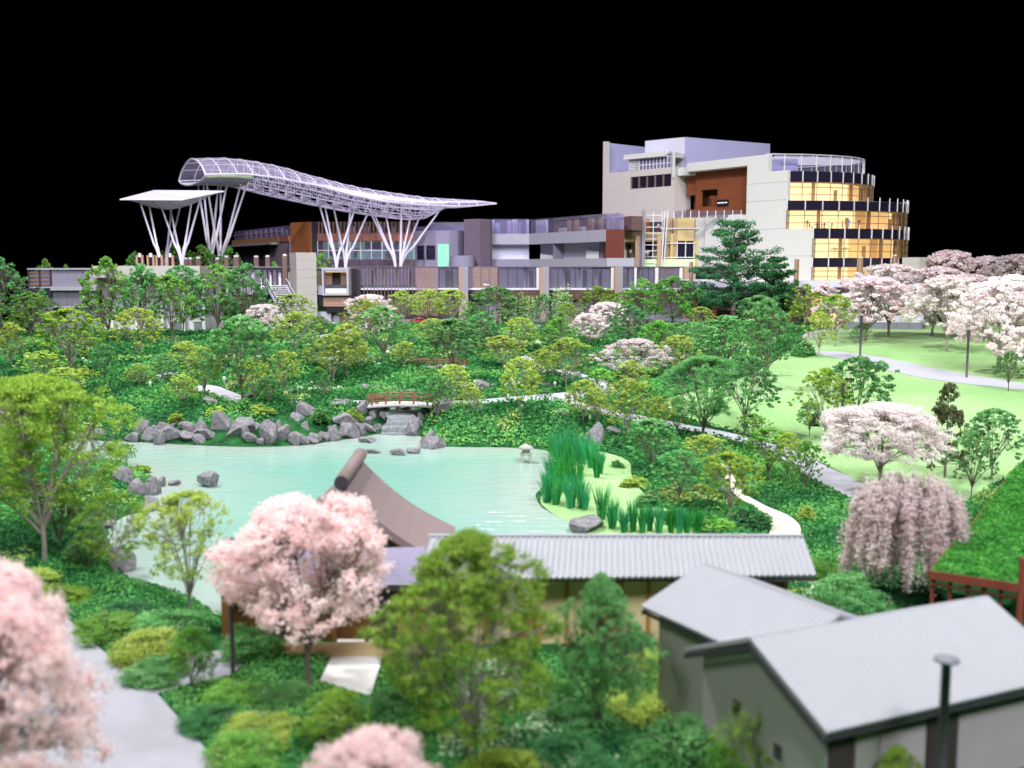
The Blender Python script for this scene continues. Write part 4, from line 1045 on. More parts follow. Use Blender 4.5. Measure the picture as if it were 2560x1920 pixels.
# ---------------------------------------------------------------- houses by the pond
M_ROOF = mat('lavender_metal_roof', (.37, .375, .415), .55, .06, 1.2, .08, 20, .3)
M_ROOFV = mat('violet_batten_roof', (.40, .37, .52), .55, .07, 1.2, .08, 20, .3)
M_EDGE = mat('dark_roof_edge', (.05, .05, .06), .6)
M_WALLG = mat('grey_render', (.31, .32, .29), .8, .08, 2, .1, 20)
M_WALLP = mat('pinkish_grey_panel', (.46, .42, .44), .7, .06, 2)
M_DARKW = mat('dark_brown_panel', (.055, .045, .045), .6, .15)
M_WOODO = mat('orange_timber', (.42, .20, .06), .6, .2, 4, .1, 30)
M_WOODB = mat('brown_timber', (.20, .09, .03), .6, .2, 4, .1, 30)
M_PAPER = mat('cream_screen', (.62, .50, .28), .7, .06)
M_BARKROOF = mat('brown_shingle_roof', (.27, .205, .205), .85, .14, 9, .35, 60, .15)
M_FLOORB = mat('buff_floor', (.55, .42, .22), .7, .1)
M_REDST = mat('rust_red_steel', (.25, .06, .04), .55, .2)
M_TURFLEAF = leafmat('turf_leaf', [(.03, .17, .02), (.07, .34, .05), (.18, .50, .09)], .2, 0)

def wavy(name, A, B, Cc, D, waves, amp, t, material, parent, sub=6, curve=0.0, rows=2):
    """roof sheet A-B ridge, D-C eave, ribs running down the slope; closed slab t thick"""
    A, B, Cc, D = [np.array(p, float) for p in (A, B, Cc, D)]
    n = waves * sub + 1
    nrm = np.cross(B - A, D - A); nrm /= np.linalg.norm(nrm)
    if nrm[2] < 0: nrm = -nrm
    V = []
    for lay in (0, 1):
        for r in range(rows):
            f = r / (rows - 1)
            for i in range(n):
                u = i / (n - 1)
                p = (A + (B - A) * u) * (1 - f) + (D + (Cc - D) * u) * f
                w = amp * (.5 + .5 * math.cos(2 * math.pi * u * waves)) ** 1.5 if amp else 0
                sag = -curve * math.sin(math.pi * f)
                V.append(p + nrm * (w + sag - (t if lay else 0)))
    Fs = []
    o = n * rows
    for r in range(rows - 1):
        for i in range(n - 1):
            a = r * n + i
            Fs.append((a, a + 1, a + n + 1, a + n)); Fs.append((o + a, o + a + n, o + a + n + 1, o + a + 1))
    for i in range(n - 1):
        Fs.append((i, o + i, o + i + 1, i + 1)); e = (rows - 1) * n + i; Fs.append((e, e + 1, o + e + 1, o + e))
    for r in range(rows - 1):
        a = r * n; Fs.append((a, a + n, o + a + n, o + a)); b_ = r * n + n - 1; Fs.append((b_, o + b_, o + b_ + n, b_ + n))
    m = MB(); m.add(V, Fs)
    return m.build(name, material, parent)

def gable_house(name, label, A, B, half, ze, zg, waves, amp, overhang=.35, roofm=M_ROOF, wallm=M_WALLG, frontm=None):
    """A,B ridge ends in plan with z; half width; eave height ze"""
    A = np.array(A, float); B = np.array(B, float)
    r = (B - A); L = np.linalg.norm(r); r /= L
    n = np.array((r[1], -r[0], 0.0))           # towards the camera side
    if n[1] > 0: n = -n
    t = thing(name, (A[0], A[1], zg), label, 'house')
    z = np.array((0, 0, 1.0)); drop = z * (A[2] - ze)
    roof = wavy('roof', A, B, B + n * half - drop, A + n * half - drop, waves, amp, .10, roofm, t)
    wavy('roof_slope', A + z * .004, B + z * .004, B - n * half - drop, A - n * half - drop, waves, amp, .10, roofm, t)
    # dark verge boards and fascia, butted under the sheets
    for e, s in ((A, -1), (B, 1)):
        for sg in (1, -1):
            q = e + r * s * .03
            m = MB(); a = q - z * .12; b_ = q + n * sg * half - drop - z * .12
            m.hexa([a - z * .14, b_ - z * .14, b_ - z * .14 - r * s * .05, a - z * .14 - r * s * .05, a, b_, b_ - r * s * .05, a - r * s * .05]).build('verge_board', M_EDGE, roof)
    m = MB(); a = A + n * (half - .05) - drop - z * .14; b_ = B + n * (half - .05) - drop - z * .14
    m.hexa([a - z * .10, b_ - z * .10, b_ - n * .06 - z * .10, a - n * .06 - z * .10, a, b_, b_ - n * .06, a - n * .06]).build('fascia', M_EDGE, roof)
    # walls
    w = half - overhang
    a0 = A + r * overhang; b0 = B - r * overhang
    rise = (A[2] - ze)
    zt_ = lambda k: A[2] - rise * k / half - .16
    for p, q in ((a0, 1), (b0, -1)):
        m = MB(); P = [p + n * w, p - n * w]
        poly = [np.array((P[0][0], P[0][1], zg)), np.array((P[1][0], P[1][1], zg)), np.array((P[1][0], P[1][1], zt_(w))), np.array((p[0], p[1], zt_(0))), np.array((P[0][0], P[0][1], zt_(w)))]
        m.plate(poly, r * q, .16).build('gable_wall', wallm, t)
    fr = None
    for sg in (1, -1):
        m = MB(); p = a0 + n * sg * (w - .002) + r * .17; q = b0 + n * sg * (w - .002) - r * .17; d = -n * sg * .16
        lo_ = lambda v, zz: np.array((v[0], v[1], zz))
        m.hexa([lo_(p, zg), lo_(q, zg), lo_(q + d, zg), lo_(p + d, zg), lo_(p, zt_(w)), lo_(q, zt_(w)), lo_(q + d, zt_(w)), lo_(p + d, zt_(w))])
        f_ = m.build('wall', frontm or wallm, t)
        if sg == 1: fr = f_
    return t, roof, fr, (a0 + n * w, r, n, L - 2 * overhang)

# near house
tN, roofN, wallN, (pN, rN, nN, LN) = gable_house('house', 'grey walled house with a wide lavender metal roof and thin chimney', (5.76, 24.35, 5.0), (13.0, 27.6, 5.0), 2.75, 3.8, .55, 46, .055, frontm=M_WALLP)
def on_wall(u0, u1, z0, z1, d0, d1, p=pN, r=rN, n=nN):
    m = MB(); a = p + r * u0; b_ = p + r * u1
    lo_ = lambda v, zz: np.array((v[0], v[1], zz))
    return m.hexa([lo_(a + n * d1, z0), lo_(b_ + n * d1, z0), lo_(b_ + n * d0, z0), lo_(a + n * d0, z0), lo_(a + n * d1, z1), lo_(b_ + n * d1, z1), lo_(b_ + n * d0, z1), lo_(a + n * d0, z1)])
for u0, u1, m_ in ((.05, .75, M_DARKW), (.80, 1.5, M_WALLG), (3.0, 3.95, M_DARKW)):
    on_wall(u0, u1, .56, 3.45, .003, .06, ).build('door_panel', m_, tN)
for u0, u1 in ((1.55, 2.95), (4.0, 6.4)):
    on_wall(u0, u1, 1.5, 3.3, .003, .05).build('wall_panel', M_WALLP, tN)
    on_wall(u0, u1, 1.38, 1.48, .003, .07).build('rail', M_EDGE, tN)
# two small dark gable windows
gN = pN - nN * (2.75 - .35)
for k, zz in ((-.9, 2.7), (.75, 2.25)):
    m = MB(); c = gN + nN * k
    a = c - nN * .13; b_ = c + nN * .13; d = -rN
    lo_ = lambda v, z_: np.array((v[0], v[1], z_))
    m.hexa([lo_(a + d * .04, zz), lo_(b_ + d * .04, zz), lo_(b_ + d * .003, zz), lo_(a + d * .003, zz), lo_(a + d * .04, zz + .34), lo_(b_ + d * .04, zz + .34), lo_(b_ + d * .003, zz + .34), lo_(a + d * .003, zz + .34)]).build('window', M_EDGE, tN)
# chimney pipe standing on the eave side
cp = at(2364, 1700, 21.6); cp = np.array((cp[0], 21.6, 0))
zc = zy(1642, 21.6)
m = MB(); m.tube([(cp[0], cp[1], .5), (cp[0], cp[1], zc - .1)], .105, 14); ch = m.build('chimney', mat('chimney_pipe', (.10, .10, .12), .5), tN, True)
m = MB(); m.lathe((cp[0], cp[1], zc - .12), [(.12, 0), (.27, .03), (.25, .09), (.08, .14)], 16); m.build('chimney_cap', mat('pale_cap', (.22, .22, .26), .5), ch, True)

# cross wing behind it
tM, roofM, wallM, _ = gable_house('house', 'small grey house wing with a ribbed lavender roof', (5.79, 30.66, 5.0), (8.5, 26.05, 5.0), 2.3, 4.1, .55, 30, .07)

# long corrugated-roof house
LA = hitz(1078, 1342, 4.3); LB = hitz(2003, 1337, 4.3); LC = hitz(2040, 1438, 3.3); LD = hitz(1040, 1449, 3.3)
LB[1] = LA[1] = (LA[1] + LB[1]) / 2
tL = thing('house', (LD[0], LD[1], .5), 'long timber house under a corrugated lavender roof at the pond edge', 'house')
rl = wavy('roof', LA, LB, LC, LD, 66, .06, .10, M_ROOF, tL)
back = np.array((0, 2 * (LA[1] - LC[1]), 0))
wavy('roof_slope', LA + np.array((0, 0, .004)), LB + np.array((0, 0, .004)), LC + back, LD + back, 66, .045, .10, M_ROOF, tL)
m = MB(); m.box(LD[0], LC[0] - .05, LC[1] + .05, LC[1] + .13, 3.06, 3.2); m.build('fascia', M_EDGE, rl)
m = MB(); m.box(LA[0] - .1, LB[0] + .02, LA[1] - .1, LA[1] + .1, 4.29, 4.35); m.build('ridge_cap', M_ROOF, rl)
yw = LC[1] + .55
x0, x1 = LD[0] + .4, LC[0] - .9
nb = 13
for i in range(nb):
    a = x0 + (x1 - x0) * i / nb; b_ = x0 + (x1 - x0) * (i + 1) / nb
    m = MB(); m.box(a + .07, b_ - .07, yw, yw + .06, .6, 3.02); m.build('screen_panel', M_PAPER if i % 3 else M_WOODB, tL)
for i in range(nb + 1):
    a = x0 + (x1 - x0) * i / nb
    m = MB(); m.box(a - .065, a + .065, yw - .06, yw + .08, .45, 3.04); m.build('post', M_WOODO, tL)
m = MB(); m.box(x0, x1, yw + .09, LA[1] + 1.6, .45, 3.0); m.build('wall', M_WOODB, tL)

# tea house: brown shingle gable over a violet lower roof
ridge_z = 5.85
RN, RF = np.array((-6.33, 38.0, ridge_z)), np.array((-6.47, 43.7, ridge_z))
tT = thing('tea_house', (-6.4, 38, .5), 'brown gabled tea house with a round ridge and violet skirt roof', 'tea house')
hw, dr = 4.05, 3.0
rs = None
for sg in (1, -1):
    e1 = RN + np.array((sg * hw, 0, -dr)); e2 = RF + np.array((sg * hw, 0, -dr))
    o_ = wavy('roof' if sg == 1 else 'roof_slope', RF if sg == 1 else RN, RN if sg == 1 else RF, e1 if sg == 1 else e2, e2 if sg == 1 else e1, 1, 0, .28, M_BARKROOF, tT, curve=.28, rows=9)
    rs = rs or o_
m = MB(); m.tube([RN + np.array((0, -.12, .16)), RF + np.array((0, .12, .16))], .27, 20); m.build('ridge_roll', M_BARKROOF, rs, True)
m = MB(); m.tube([RN + np.array((0, -.16, .16)), RN + np.array((0, -.125, .16))], .25, 20); m.build('ridge_end', M_EDGE, rs)
for sg in (1, -1):      # barge boards under the sagging verge
    P = []
    for f in np.linspace(0, 1, 9):
        P.append(RN + np.array((sg * hw * f, .12, -dr * f - .28 * math.sin(math.pi * f) * .8 - .30)))
    m = MB(); V = []; Fs = []
    for p in P: V += [p + np.array((0, 0, .02)), p + np.array((0, 0, -.32)), p + np.array((0, .12, -.32)), p + np.array((0, .12, .02))]
    for i in range(8):
        for k in range(4): Fs.append((4 * i + k, 4 * i + (k + 1) % 4, 4 * i + 4 + (k + 1) % 4, 4 * i + 4 + k))
    Fs += [(0, 1, 2, 3), (35, 34, 33, 32)]
    m.add(V, Fs).build('barge_board', M_WOODB, tT)
m = MB(); m.plate([(-9.3, 38.7, 2.9), (-3.4, 38.7, 2.9), (-6.35, 38.7, 5.1)], (0, 1, 0), .15); m.build('gable_wall', M_DARKW, tT)
m = MB(); m.box(-9.4, -3.3, 38.9, 43.0, .3, 2.95); m.build('wall', M_WOODB, tT)
KA = hitz(560, 1380, 4.0); KB = hitz(1062, 1368, 4.0); KC = hitz(1066, 1461, 3.15); KD = hitz(562, 1463, 3.15)
kr = wavy('skirt_roof', KA, KB, KC, KD, 60, .02, .09, M_ROOFV, tT, sub=4)
for i in range(15):     # battens running along the skirt roof
    f = (i + .7) / 15.5
    a = KA + (KD - KA) * f + np.array((0, -.01, .03)); b_ = KB + (KC - KB) * f + np.array((0, -.01, .03))
    m = MB(); m.hexa([a, b_, b_ + np.array((0, .03, .012)), a + np.array((0, .03, .012)), a + np.array((0, 0, .025)), b_ + np.array((0, 0, .025)), b_ + np.array((0, .03, .037)), a + np.array((0, .03, .037))]); m.build('batten', M_ROOFV, kr)
m = MB(); m.box(KD[0], KC[0], KC[1] + .02, KC[1] + .12, 2.92, 3.04); m.build('fascia', M_DARKW, kr)
yv = KC[1] + .7
bx = [at(px, 1550, yv)[0] for px in (575, 660, 740, 836, 916, 1000, 1062)]
for i in range(6):
    m = MB(); m.box(bx[i] + .06, bx[i + 1] - .06, yv, yv + .08, .95, 2.95); m.build('wall_panel', M_DARKW if i in (1, 4) else M_WOODB, tT)
for i in range(7):
    m = MB(); m.box(bx[i] - .07, bx[i] + .07, yv - .07, yv + .1, .5, 2.98); m.build('post', M_WOODO if i != 4 else M_WOODB, tT)
m = MB(); m.box(bx[0], bx[-1], yv - 1.1, yv - .08, .72, .88); m.build('veranda_floor', M_FLOORB, tT)
m = MB(); m.box(bx[3] - .2, bx[5], yv - 1.9, yv - 1.15, .55, .70); m.build('step', mat('pale_step', (.66, .60, .42), .7), tT)
m = MB(); m.box(KD[0] - .2, KD[0] + .12, KD[1] + .2, KD[1] + .5, .4, 3.0); m.build('corner_post', M_WOODB, tT)

# turf roofed shelter with rust red frame
z_t = 3.4
TP = [hitz(2325, 1428, z_t)[:2], hitz(2552, 1462, z_t)[:2], hitz(2640, 1462, z_t)[:2], hitz(2700, 1160, z_t)[:2], hitz(2585, 1130, z_t)[:2], hitz(2527, 1182, z_t)[:2], hitz(2440, 1300, z_t)[:2], hitz(2375, 1372, z_t)[:2]]
tG = thing('turf_roof_shelter', (TP[0][0], TP[0][1], .5), 'shelter with a thick grassy roof on a rust red frame', 'shelter')
m = MB(); m.prism([tuple(p) for p in TP], z_t - .22, z_t); tr_ = m.build('roof', mat('turf_base', (.05, .20, .04), .95, .3, 3), tG)
for i in range(len(TP)):
    a = np.array((*TP[i], 0)); b_ = np.array((*TP[(i + 1) % len(TP)], 0)); d = unit(b_ - a); nn = np.array((d[1], -d[0], 0)) * .05
    m = MB(); m.hexa([a + nn * .05 + (0, 0, z_t - .26), b_ + nn * .05 + (0, 0, z_t - .26), b_ + nn + (0, 0, z_t - .26), a + nn + (0, 0, z_t - .26), a + nn * .05 + (0, 0, z_t + .03), b_ + nn * .05 + (0, 0, z_t + .03), b_ + nn + (0, 0, z_t + .03), a + nn + (0, 0, z_t + .03)]); m.build('edge_trim', M_REDST, tr_)
rng = np.random.default_rng(77); TPa = np.array(TP)
q = rng.random((70000, 2)) * (TPa.max(0) - TPa.min(0)) + TPa.min(0)
q = q[sdf(q[:, 0], q[:, 1], TPa) < -.02][:26000]
zt_n = vnoise(q[:, 0] * 2.2, q[:, 1] * 2.2, 8)
P = np.stack([q[:, 0], q[:, 1], z_t + .02 + zt_n * .22 * rng.random(len(q)) ** .5], 1)
V, Fq = leaf_cards(P, unit(rng.normal(size=P.shape) * .6 + np.array((0, -.1, .8))), np.full(len(P), .13), rng)
me = mesh_np('turf', V - wloc(tG), Fq); add_attr(me, 'tint', np.repeat(np.clip(zt_n * .8 + rng.normal(size=len(P)) * .12, 0, 1), 4))
o = link('turf', me, M_TURFLEAF, tG); o['kind'] = 'stuff'
a = np.array((*TP[0], 0)); b_ = np.array((*TP[1], 0)); d = unit(b_ - a); L_ = np.linalg.norm(b_ - a)
off = np.array((-d[1], d[0], 0)) * .25
for f in (.02, .22, .42, .60, .78, .985):
    c = a + d * L_ * f + off
    m = MB(); m.box(c[0] - .05, c[0] + .05, c[1] - .05, c[1] + .05, .5, z_t - .24); m.build('post', M_REDST, tG)
for zz in (z_t - .50, ):
    m = MB(); a2 = a + off * .6; b2 = b_ + off * .6; m.tube([a2 + (0, 0, zz), b2 + (0, 0, zz)], .05, 6); m.build('rail', M_REDST, tG)
m = MB(); c = at(2556, 1400, 33.2); m.box(c[0] - .07, c[0] + .07, 33.1, 33.25, .5, zy(1395, 33.2)); m.build('gate_post', M_REDST, tG)
# ---------------------------------------------------------------- the big complex behind the garden
M_GREYV = mat('violet_grey_wall', (.27, .25, .33), .75, .06, .5, .05, 6)
M_GREYV2 = mat('mid_grey_panel', (.19, .18, .225), .7, .08, .6)
M_GREYL = mat('light_grey_wall', (.40, .39, .44), .75, .05, .5)
M_BEIGE = mat('beige_render', (.52, .49, .45), .8, .05, .5, .06, 9)
M_BEIGEW = mat('warm_beige_wall', (.62, .565, .535), .8, .04, .4)
M_WHITEW = mat('white_wall', (.69, .69, .665), .7, .03, .4)
M_WHITE2 = mat('white_lavender_wall', (.66, .66, .78), .7, .03, .4)
M_STONE = mat('grey_stone_column', (.30, .28, .31), .8, .12, 1.2, .1, 9)
M_WSTRIP = mat('tan_wood_strip', (.40, .25, .17), .65, .15, 2)
M_SLAT = mat('brown_slat', (.26, .15, .10), .6, .18, 2)
M_SLATD = mat('dark_brown_slat', (.13, .08, .065), .6, .18, 2)
M_ORANGE = mat('orange_terracotta', (.46, .17, .06), .65, .10, .8, .08, 12)
M_TERRA = mat('terracotta_panel', (.42, .17, .12), .65, .12, .8)
M_BROWN = mat('red_brown_wall', (.22, .065, .025), .75, .10, .6, .06, 9)
M_BLACK = mat('black_void', (.012, .012, .016), .5, .2)
M_DARKP = mat('dark_metal_panel', (.035, .035, .045), .45, .2)
M_DGLASS = mat('dark_spandrel_glass', (.018, .016, .035), .12, .25, .4, 0, 8, .6)
M_MULL = mat('white_mullion', (.78, .76, .80), .5, .05)
M_MULLD = mat('dark_mullion', (.06, .045, .05), .5, .1)
M_MULLB = mat('bronze_mullion', (.27, .17, .13), .5, .1)
M_GLASS = glass('clear_glass', (.55, .52, .68), .10)
M_GLASSV = glass('violet_glass', (.55, .50, .80), .22)
M_GLASSW = glass('warm_glass', (.85, .72, .45), .07, .05, .05)
M_YELLOW = mat('straw_wall', (.55, .44, .17), .75, .06, .5)
M_TAN = mat('tan_wall', (.50, .34, .20), .75, .06, .5)
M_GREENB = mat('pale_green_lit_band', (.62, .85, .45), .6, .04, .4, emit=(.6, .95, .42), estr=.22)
M_LITMINT = mat('lit_mint_doorway', (.18, .42, .30), .6, .05, .6, emit=(.30, .85, .55), estr=.6)
M_LITWARM = mat('lit_warm_interior', (.9, .66, .3), .7, .06, .3, emit=(1.0, .70, .33), estr=1.0)
M_LITPALE = mat('lit_pale_interior', (.95, .85, .55), .7, .04, .3, emit=(1.0, .88, .60), estr=1.5)
M_LITAMB = mat('lit_amber_interior', (.8, .5, .25), .7, .15, .3, emit=(1.0, .58, .24), estr=.5)
M_LITDIM = mat('lit_teal_interior', (.35, .5, .45), .7, .2, .4, emit=(.34, .58, .54), estr=.5)
M_INT = mat('glowing_interior_wall', (.40, .37, .46), .8, .06, .4, emit=(.55, .50, .72), estr=.34)  # back walls given a faint glow to brighten the interiors

class Fac:
    """a vertical facade plane between two columns of the photograph at given depths"""
    def __init__(s, pxA, YA, pxB, YB):
        s.a = np.array((xp(pxA, YA), YA, 0.)); s.b = np.array((xp(pxB, YB), YB, 0.))
        s.L = np.linalg.norm(s.b - s.a); s.r = (s.b - s.a) / s.L; s.n = np.array((s.r[1], -s.r[0], 0.))
    def u(s, px):
        k = (px - 1280.) / (F * CT + (960 - 660) * ST)
        return (k * s.a[1] - s.a[0]) / (s.r[0] - k * s.r[1])
    def Y(s, px): return (s.a + s.r * s.u(px))[1]
    def z(s, py, px): return zy(py, s.Y(px))
    def pt(s, u, z, d): return s.a + s.r * u + s.n * d + np.array((0, 0, z))
    def ubox(s, m, u0, u1, z0, z1, d0, d1):
        return m.hexa([s.pt(u0, z0, d1), s.pt(u1, z0, d1), s.pt(u1, z0, d0), s.pt(u0, z0, d0), s.pt(u0, z1, d1), s.pt(u1, z1, d1), s.pt(u1, z1, d0), s.pt(u0, z1, d0)])
    def box(s, name, px0, px1, z0, z1, d0, d1, m, parent):
        b = MB(); s.ubox(b, s.u(px0), s.u(px1), z0, z1, d0, d1); return b.build(name, m, parent)
    def row(s, name, px0, px1, n, z0, z1, d0, d1, m, parent, gap=0.0):
        u0, u1 = s.u(px0), s.u(px1)
        for i in range(n):
            a = u0 + (u1 - u0) * i / n; b_ = u0 + (u1 - u0) * (i + 1) / n; g = (b_ - a) * gap / 2
            b = MB(); s.ubox(b, a + g, b_ - g, z0, z1, d0, d1); b.build(name, m, parent)
    def bars(s, name, px0, px1, n, w, z0, z1, d0, d1, m, parent):
        u0, u1 = s.u(px0), s.u(px1)
        for i in range(n):
            c = u0 + (u1 - u0) * i / max(1, n - 1)
            b = MB(); s.ubox(b, c - w / 2, c + w / 2, z0, z1, d0, d1); b.build(name, m, parent)
    def hbars(s, name, px0, px1, n, h, z0, z1, d0, d1, m, parent):
        for i in range(n):
            c = z0 + (z1 - z0) * (i + .5) / n
            b = MB(); s.ubox(b, s.u(px0), s.u(px1), c - h / 2, c + h / 2, d0, d1); b.build(name, m, parent)

# ---- low pavilion on the near side
fp = Fac(70, 178, 520, 178)
Z = lambda py: zy(py, 178)
pv = thing('pavilion', tuple(fp.pt(0, 2.2, 0)), 'long low pavilion of grey and beige panels at the garden edge', 'pavilion')
ZB = 2.0
fp.box('wall', 127, 241, ZB, Z(764), -12, -.4, M_GREYV2, pv)
fp.box('wall', 70, 126, ZB, Z(741), -10, -.5, M_GREYV2, pv)
fp.box('dark_band', 70, 126.5, Z(741), Z(720.3), -10, -.1, M_DARKP, pv)
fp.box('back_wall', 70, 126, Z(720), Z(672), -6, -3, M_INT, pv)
fp.box('floor_slab', 70, 126, Z(720.2), Z(717), -3, .05, M_GREYL, pv)
fp.row('pane', 71, 125.6, 2, Z(716.5), Z(675), -.12, -.06, M_GLASSV, pv, .04)
fp.hbars('slat', 71, 125.6, 4, .28, Z(716), Z(676), -.04, .06, M_SLAT, pv)
fp.bars('mullion', 70.5, 125.4, 3, .35, Z(717), Z(674.5), -.05, .10, M_MULLD, pv)
fp.box('roof_slab', 69, 241, Z(674.3), Z(670.5), -12, .3, M_GREYL, pv)
fp.row('wall_panel', 127, 205, 4, Z(715.8), Z(675), -1, -.05, M_GREYV, pv, .015)
fp.row('wall_panel', 206, 241, 2, Z(719), Z(675), -1, -.15, M_GREYL, pv, .03)
fp.box('ledge', 126.6, 241, Z(726), Z(716.2), -3, .7, M_GREYL, pv)
fp.row('wall_panel', 128, 236, 3, Z(762.5), Z(727), -1, 0, M_GREYV2, pv, .015)
fp.box('ledge', 126.6, 241, Z(768.5), Z(764), -3, .5, M_GREYL, pv)
fp.row('wall_panel', 138, 236, 4, ZB, Z(769), -.38, -.1, M_GREYV, pv, .012)
fp.box('fascia', 241.3, 506, Z(694), Z(664.5), -14, 1.6, M_BEIGE, pv)
fp.box('wall', 241.5, 506, Z(792), Z(694.3), -12, -1.8, M_GREYL, pv)
fp.box('wall', 241.5, 506, ZB, Z(792.3), -12, -2.2, M_WHITEW, pv)
for px in (272, 332, 398, 452, 503):
    fp.box('column', px - 4, px + 4, ZB, Z(694.4), -1.2, -.3, M_WHITEW, pv)
for a, b_ in ((410, 447), (470, 499), (345, 380)):
    fp.box('pane', a, b_, Z(842), Z(806), -2.15, -2.08, mat('grey_window', (.22, .26, .24), .15, .1), pv)
    fp.box('window_frame', a - 2, b_ + 2, Z(805.8), Z(803.5), -2.19, -2.0, M_WHITEW, pv)
fp.box('plinth', 160, 290, ZB, Z(830), -.05, 3.0, M_WHITEW, pv)

# ---- lanterns and posts on the roof decks
fq = Fac(330, 184, 640, 184)
for i, (a, b_) in enumerate(((343, 360), (370, 388), (392, 409), (419, 436))):
    z0 = Z(664.3); z1 = zy(638, 184)
    c = fq.pt(fq.u((a + b_) / 2), z0, 0)
    t = thing('roof_lantern', tuple(c), 'wood framed dark roof lantern on the pavilion, %s of four from the left' % ORD[i], 'lantern', 'lanterns on the pavilion roof')
    for q in (a + 2, b_ - 2): fq.box('post', q - 2.4, q + 2.4, z0, z1, 0, .5, M_WSTRIP, t)
    fq.box('dark_panel', a + 4.6, b_ - 4.6, z0, z1 - .35, .1, .4, M_BLACK, t)
    fq.box('lamp_cap', a + 5.5, b_ - 5.5, z1 - .33, z1 + .35, .1, .4, M_WHITEW, t)
fd = Fac(506, 206, 874, 206)
ZD = lambda py: zy(py, 206)
for i, (a, b_, top) in enumerate(((460, 468, 648), (470, 479, 648), (489, 500, 646), (537, 547, 648), (560, 570, 643), (583, 596, 642), (634, 645, 643), (663, 673, 642))):
    z0 = ZD(668.5); z1 = ZD(top)
    t = thing('roof_post', tuple(fd.pt(fd.u((a + b_) / 2), z0, 0)), 'short brown roof post with white cap, %s from the pavilion lanterns' % ORD[i], 'post', 'capped posts on the roof deck')
    fd.box('shaft', a, b_, z0, z1, -1.0, -.2, mat('brick_brown', (.16, .105, .09), .8, .15, 3), t)
    fd.box('cap', a + 1, b_ - 1, z1 + .003, z1 + .32, -.95, -.25, M_WHITEW, t)
t = thing('roof_post', tuple(fd.pt(fd.u(715), 6, 0)), 'tall brown post with white cap beside the lift tower', 'post', 'capped posts on the roof deck')
fd.box('shaft', 709, 721, ZD(740), ZD(640), .3, 1.3, mat('brick_brown', (.30, .15, .11)), t)
fd.box('cap', 711, 719, ZD(639.8), ZD(635), .4, 1.2, M_WHITEW, t)

# ---- deck building between pavilion and lift tower
db = thing('deck_building', tuple(fd.pt(0, 2.2, 0)), 'open deck building with dark roof line between pavilion and lift tower', 'building')
fd.box('roof_slab', 507, 724, ZD(676), ZD(668.7), -14, .6, M_DARKP, db)
fd.box('roof_edge', 507, 724, ZD(668.4), ZD(667.2), -14, .8, M_GREYL, db)
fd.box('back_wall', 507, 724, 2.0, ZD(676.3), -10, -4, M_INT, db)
fd.box('floor_slab', 507, 730, ZD(736), ZD(730), -4, .4, M_GREYL, db)
fd.box('lower_wall', 507, 724, 2.0, ZD(736.3), -4, -.6, M_DARKW, db)
fd.hbars('slat', 541, 592, 6, .22, ZD(704), ZD(677), -.3, 0, M_SLAT, db)
fd.bars('post', 541, 720, 9, .45, ZD(729.7), ZD(676.4), -.8, -.4, M_MULL, db)
fd.bars('dark_post', 655, 704, 5, .3, ZD(729.7), ZD(676.4), -.35, -.05, M_MULLD, db)
# staircase
st = thing('staircase', tuple(at(690, 770, 201)), 'white outside staircase beside the beige lift tower', 'stairs')
S0 = np.array((xp(668, 204), 204., ZD(713))); S1 = np.array((xp(712, 197), 197., zy(800, 197)))
nst = 16
for i in range(nst):
    p = S0 + (S1 - S0) * i / nst
    m = MB(); m.box(p[0], p[0] + 3.6, p[1] - .5, p[1] + .25, p[2] - .12, p[2] + .02); m.build('tread', M_WHITEW, st)
for dx in (-.12, 3.72):
    m = MB(); a = S0 + (dx, 0, .25); b_ = S1 + (dx, 0, .25)
    m.plate([a, b_, b_ - (0, 0, .75), a - (0, 0, .75)], (1, 0, 0), .1); m.build('stringer', M_WHITE2, st)
    m = MB(); m.plate([a + (0, 0, 1.05), b_ + (0, 0, 1.05), b_ + (0, 0, .1), a + (0, 0, .1)], (1, 0, 0), .06); m.build('balustrade', M_GLASS, st)
    m = MB(); m.tube([a + (0, 0, 1.1), b_ + (0, 0, 1.1)], .06, 6); m.build('handrail', M_MULL, st)
m = MB(); m.box(S0[0] - 3, S0[0] + 3.8, S0[1] + .3, S0[1] + 2, S0[2] - .35, S0[2] - .05); m.build('landing', M_WHITE2, st)

# ---- beige lift tower
A_, B_, C_ = np.array((xp(725.5, 206), 206.)), np.array((xp(742, 200), 200.)), np.array((xp(792, 203.5), 203.5))
D_ = A_ + C_ - B_
lt = thing('lift_tower', (B_[0], B_[1], 2.2), 'plain beige lift tower standing over the garden', 'tower')
zt0, zt1 = 2.0, zy(631, 202)
nlev = 9
for i in range(nlev):
    a = zt0 + (zt1 - zt0) * i / nlev; b_ = zt0 + (zt1 - zt0) * (i + 1) / nlev - .025
    m = MB(); m.prism([A_, B_, C_, D_], a, b_); m.build('cladding_panel', M_BEIGE, lt)

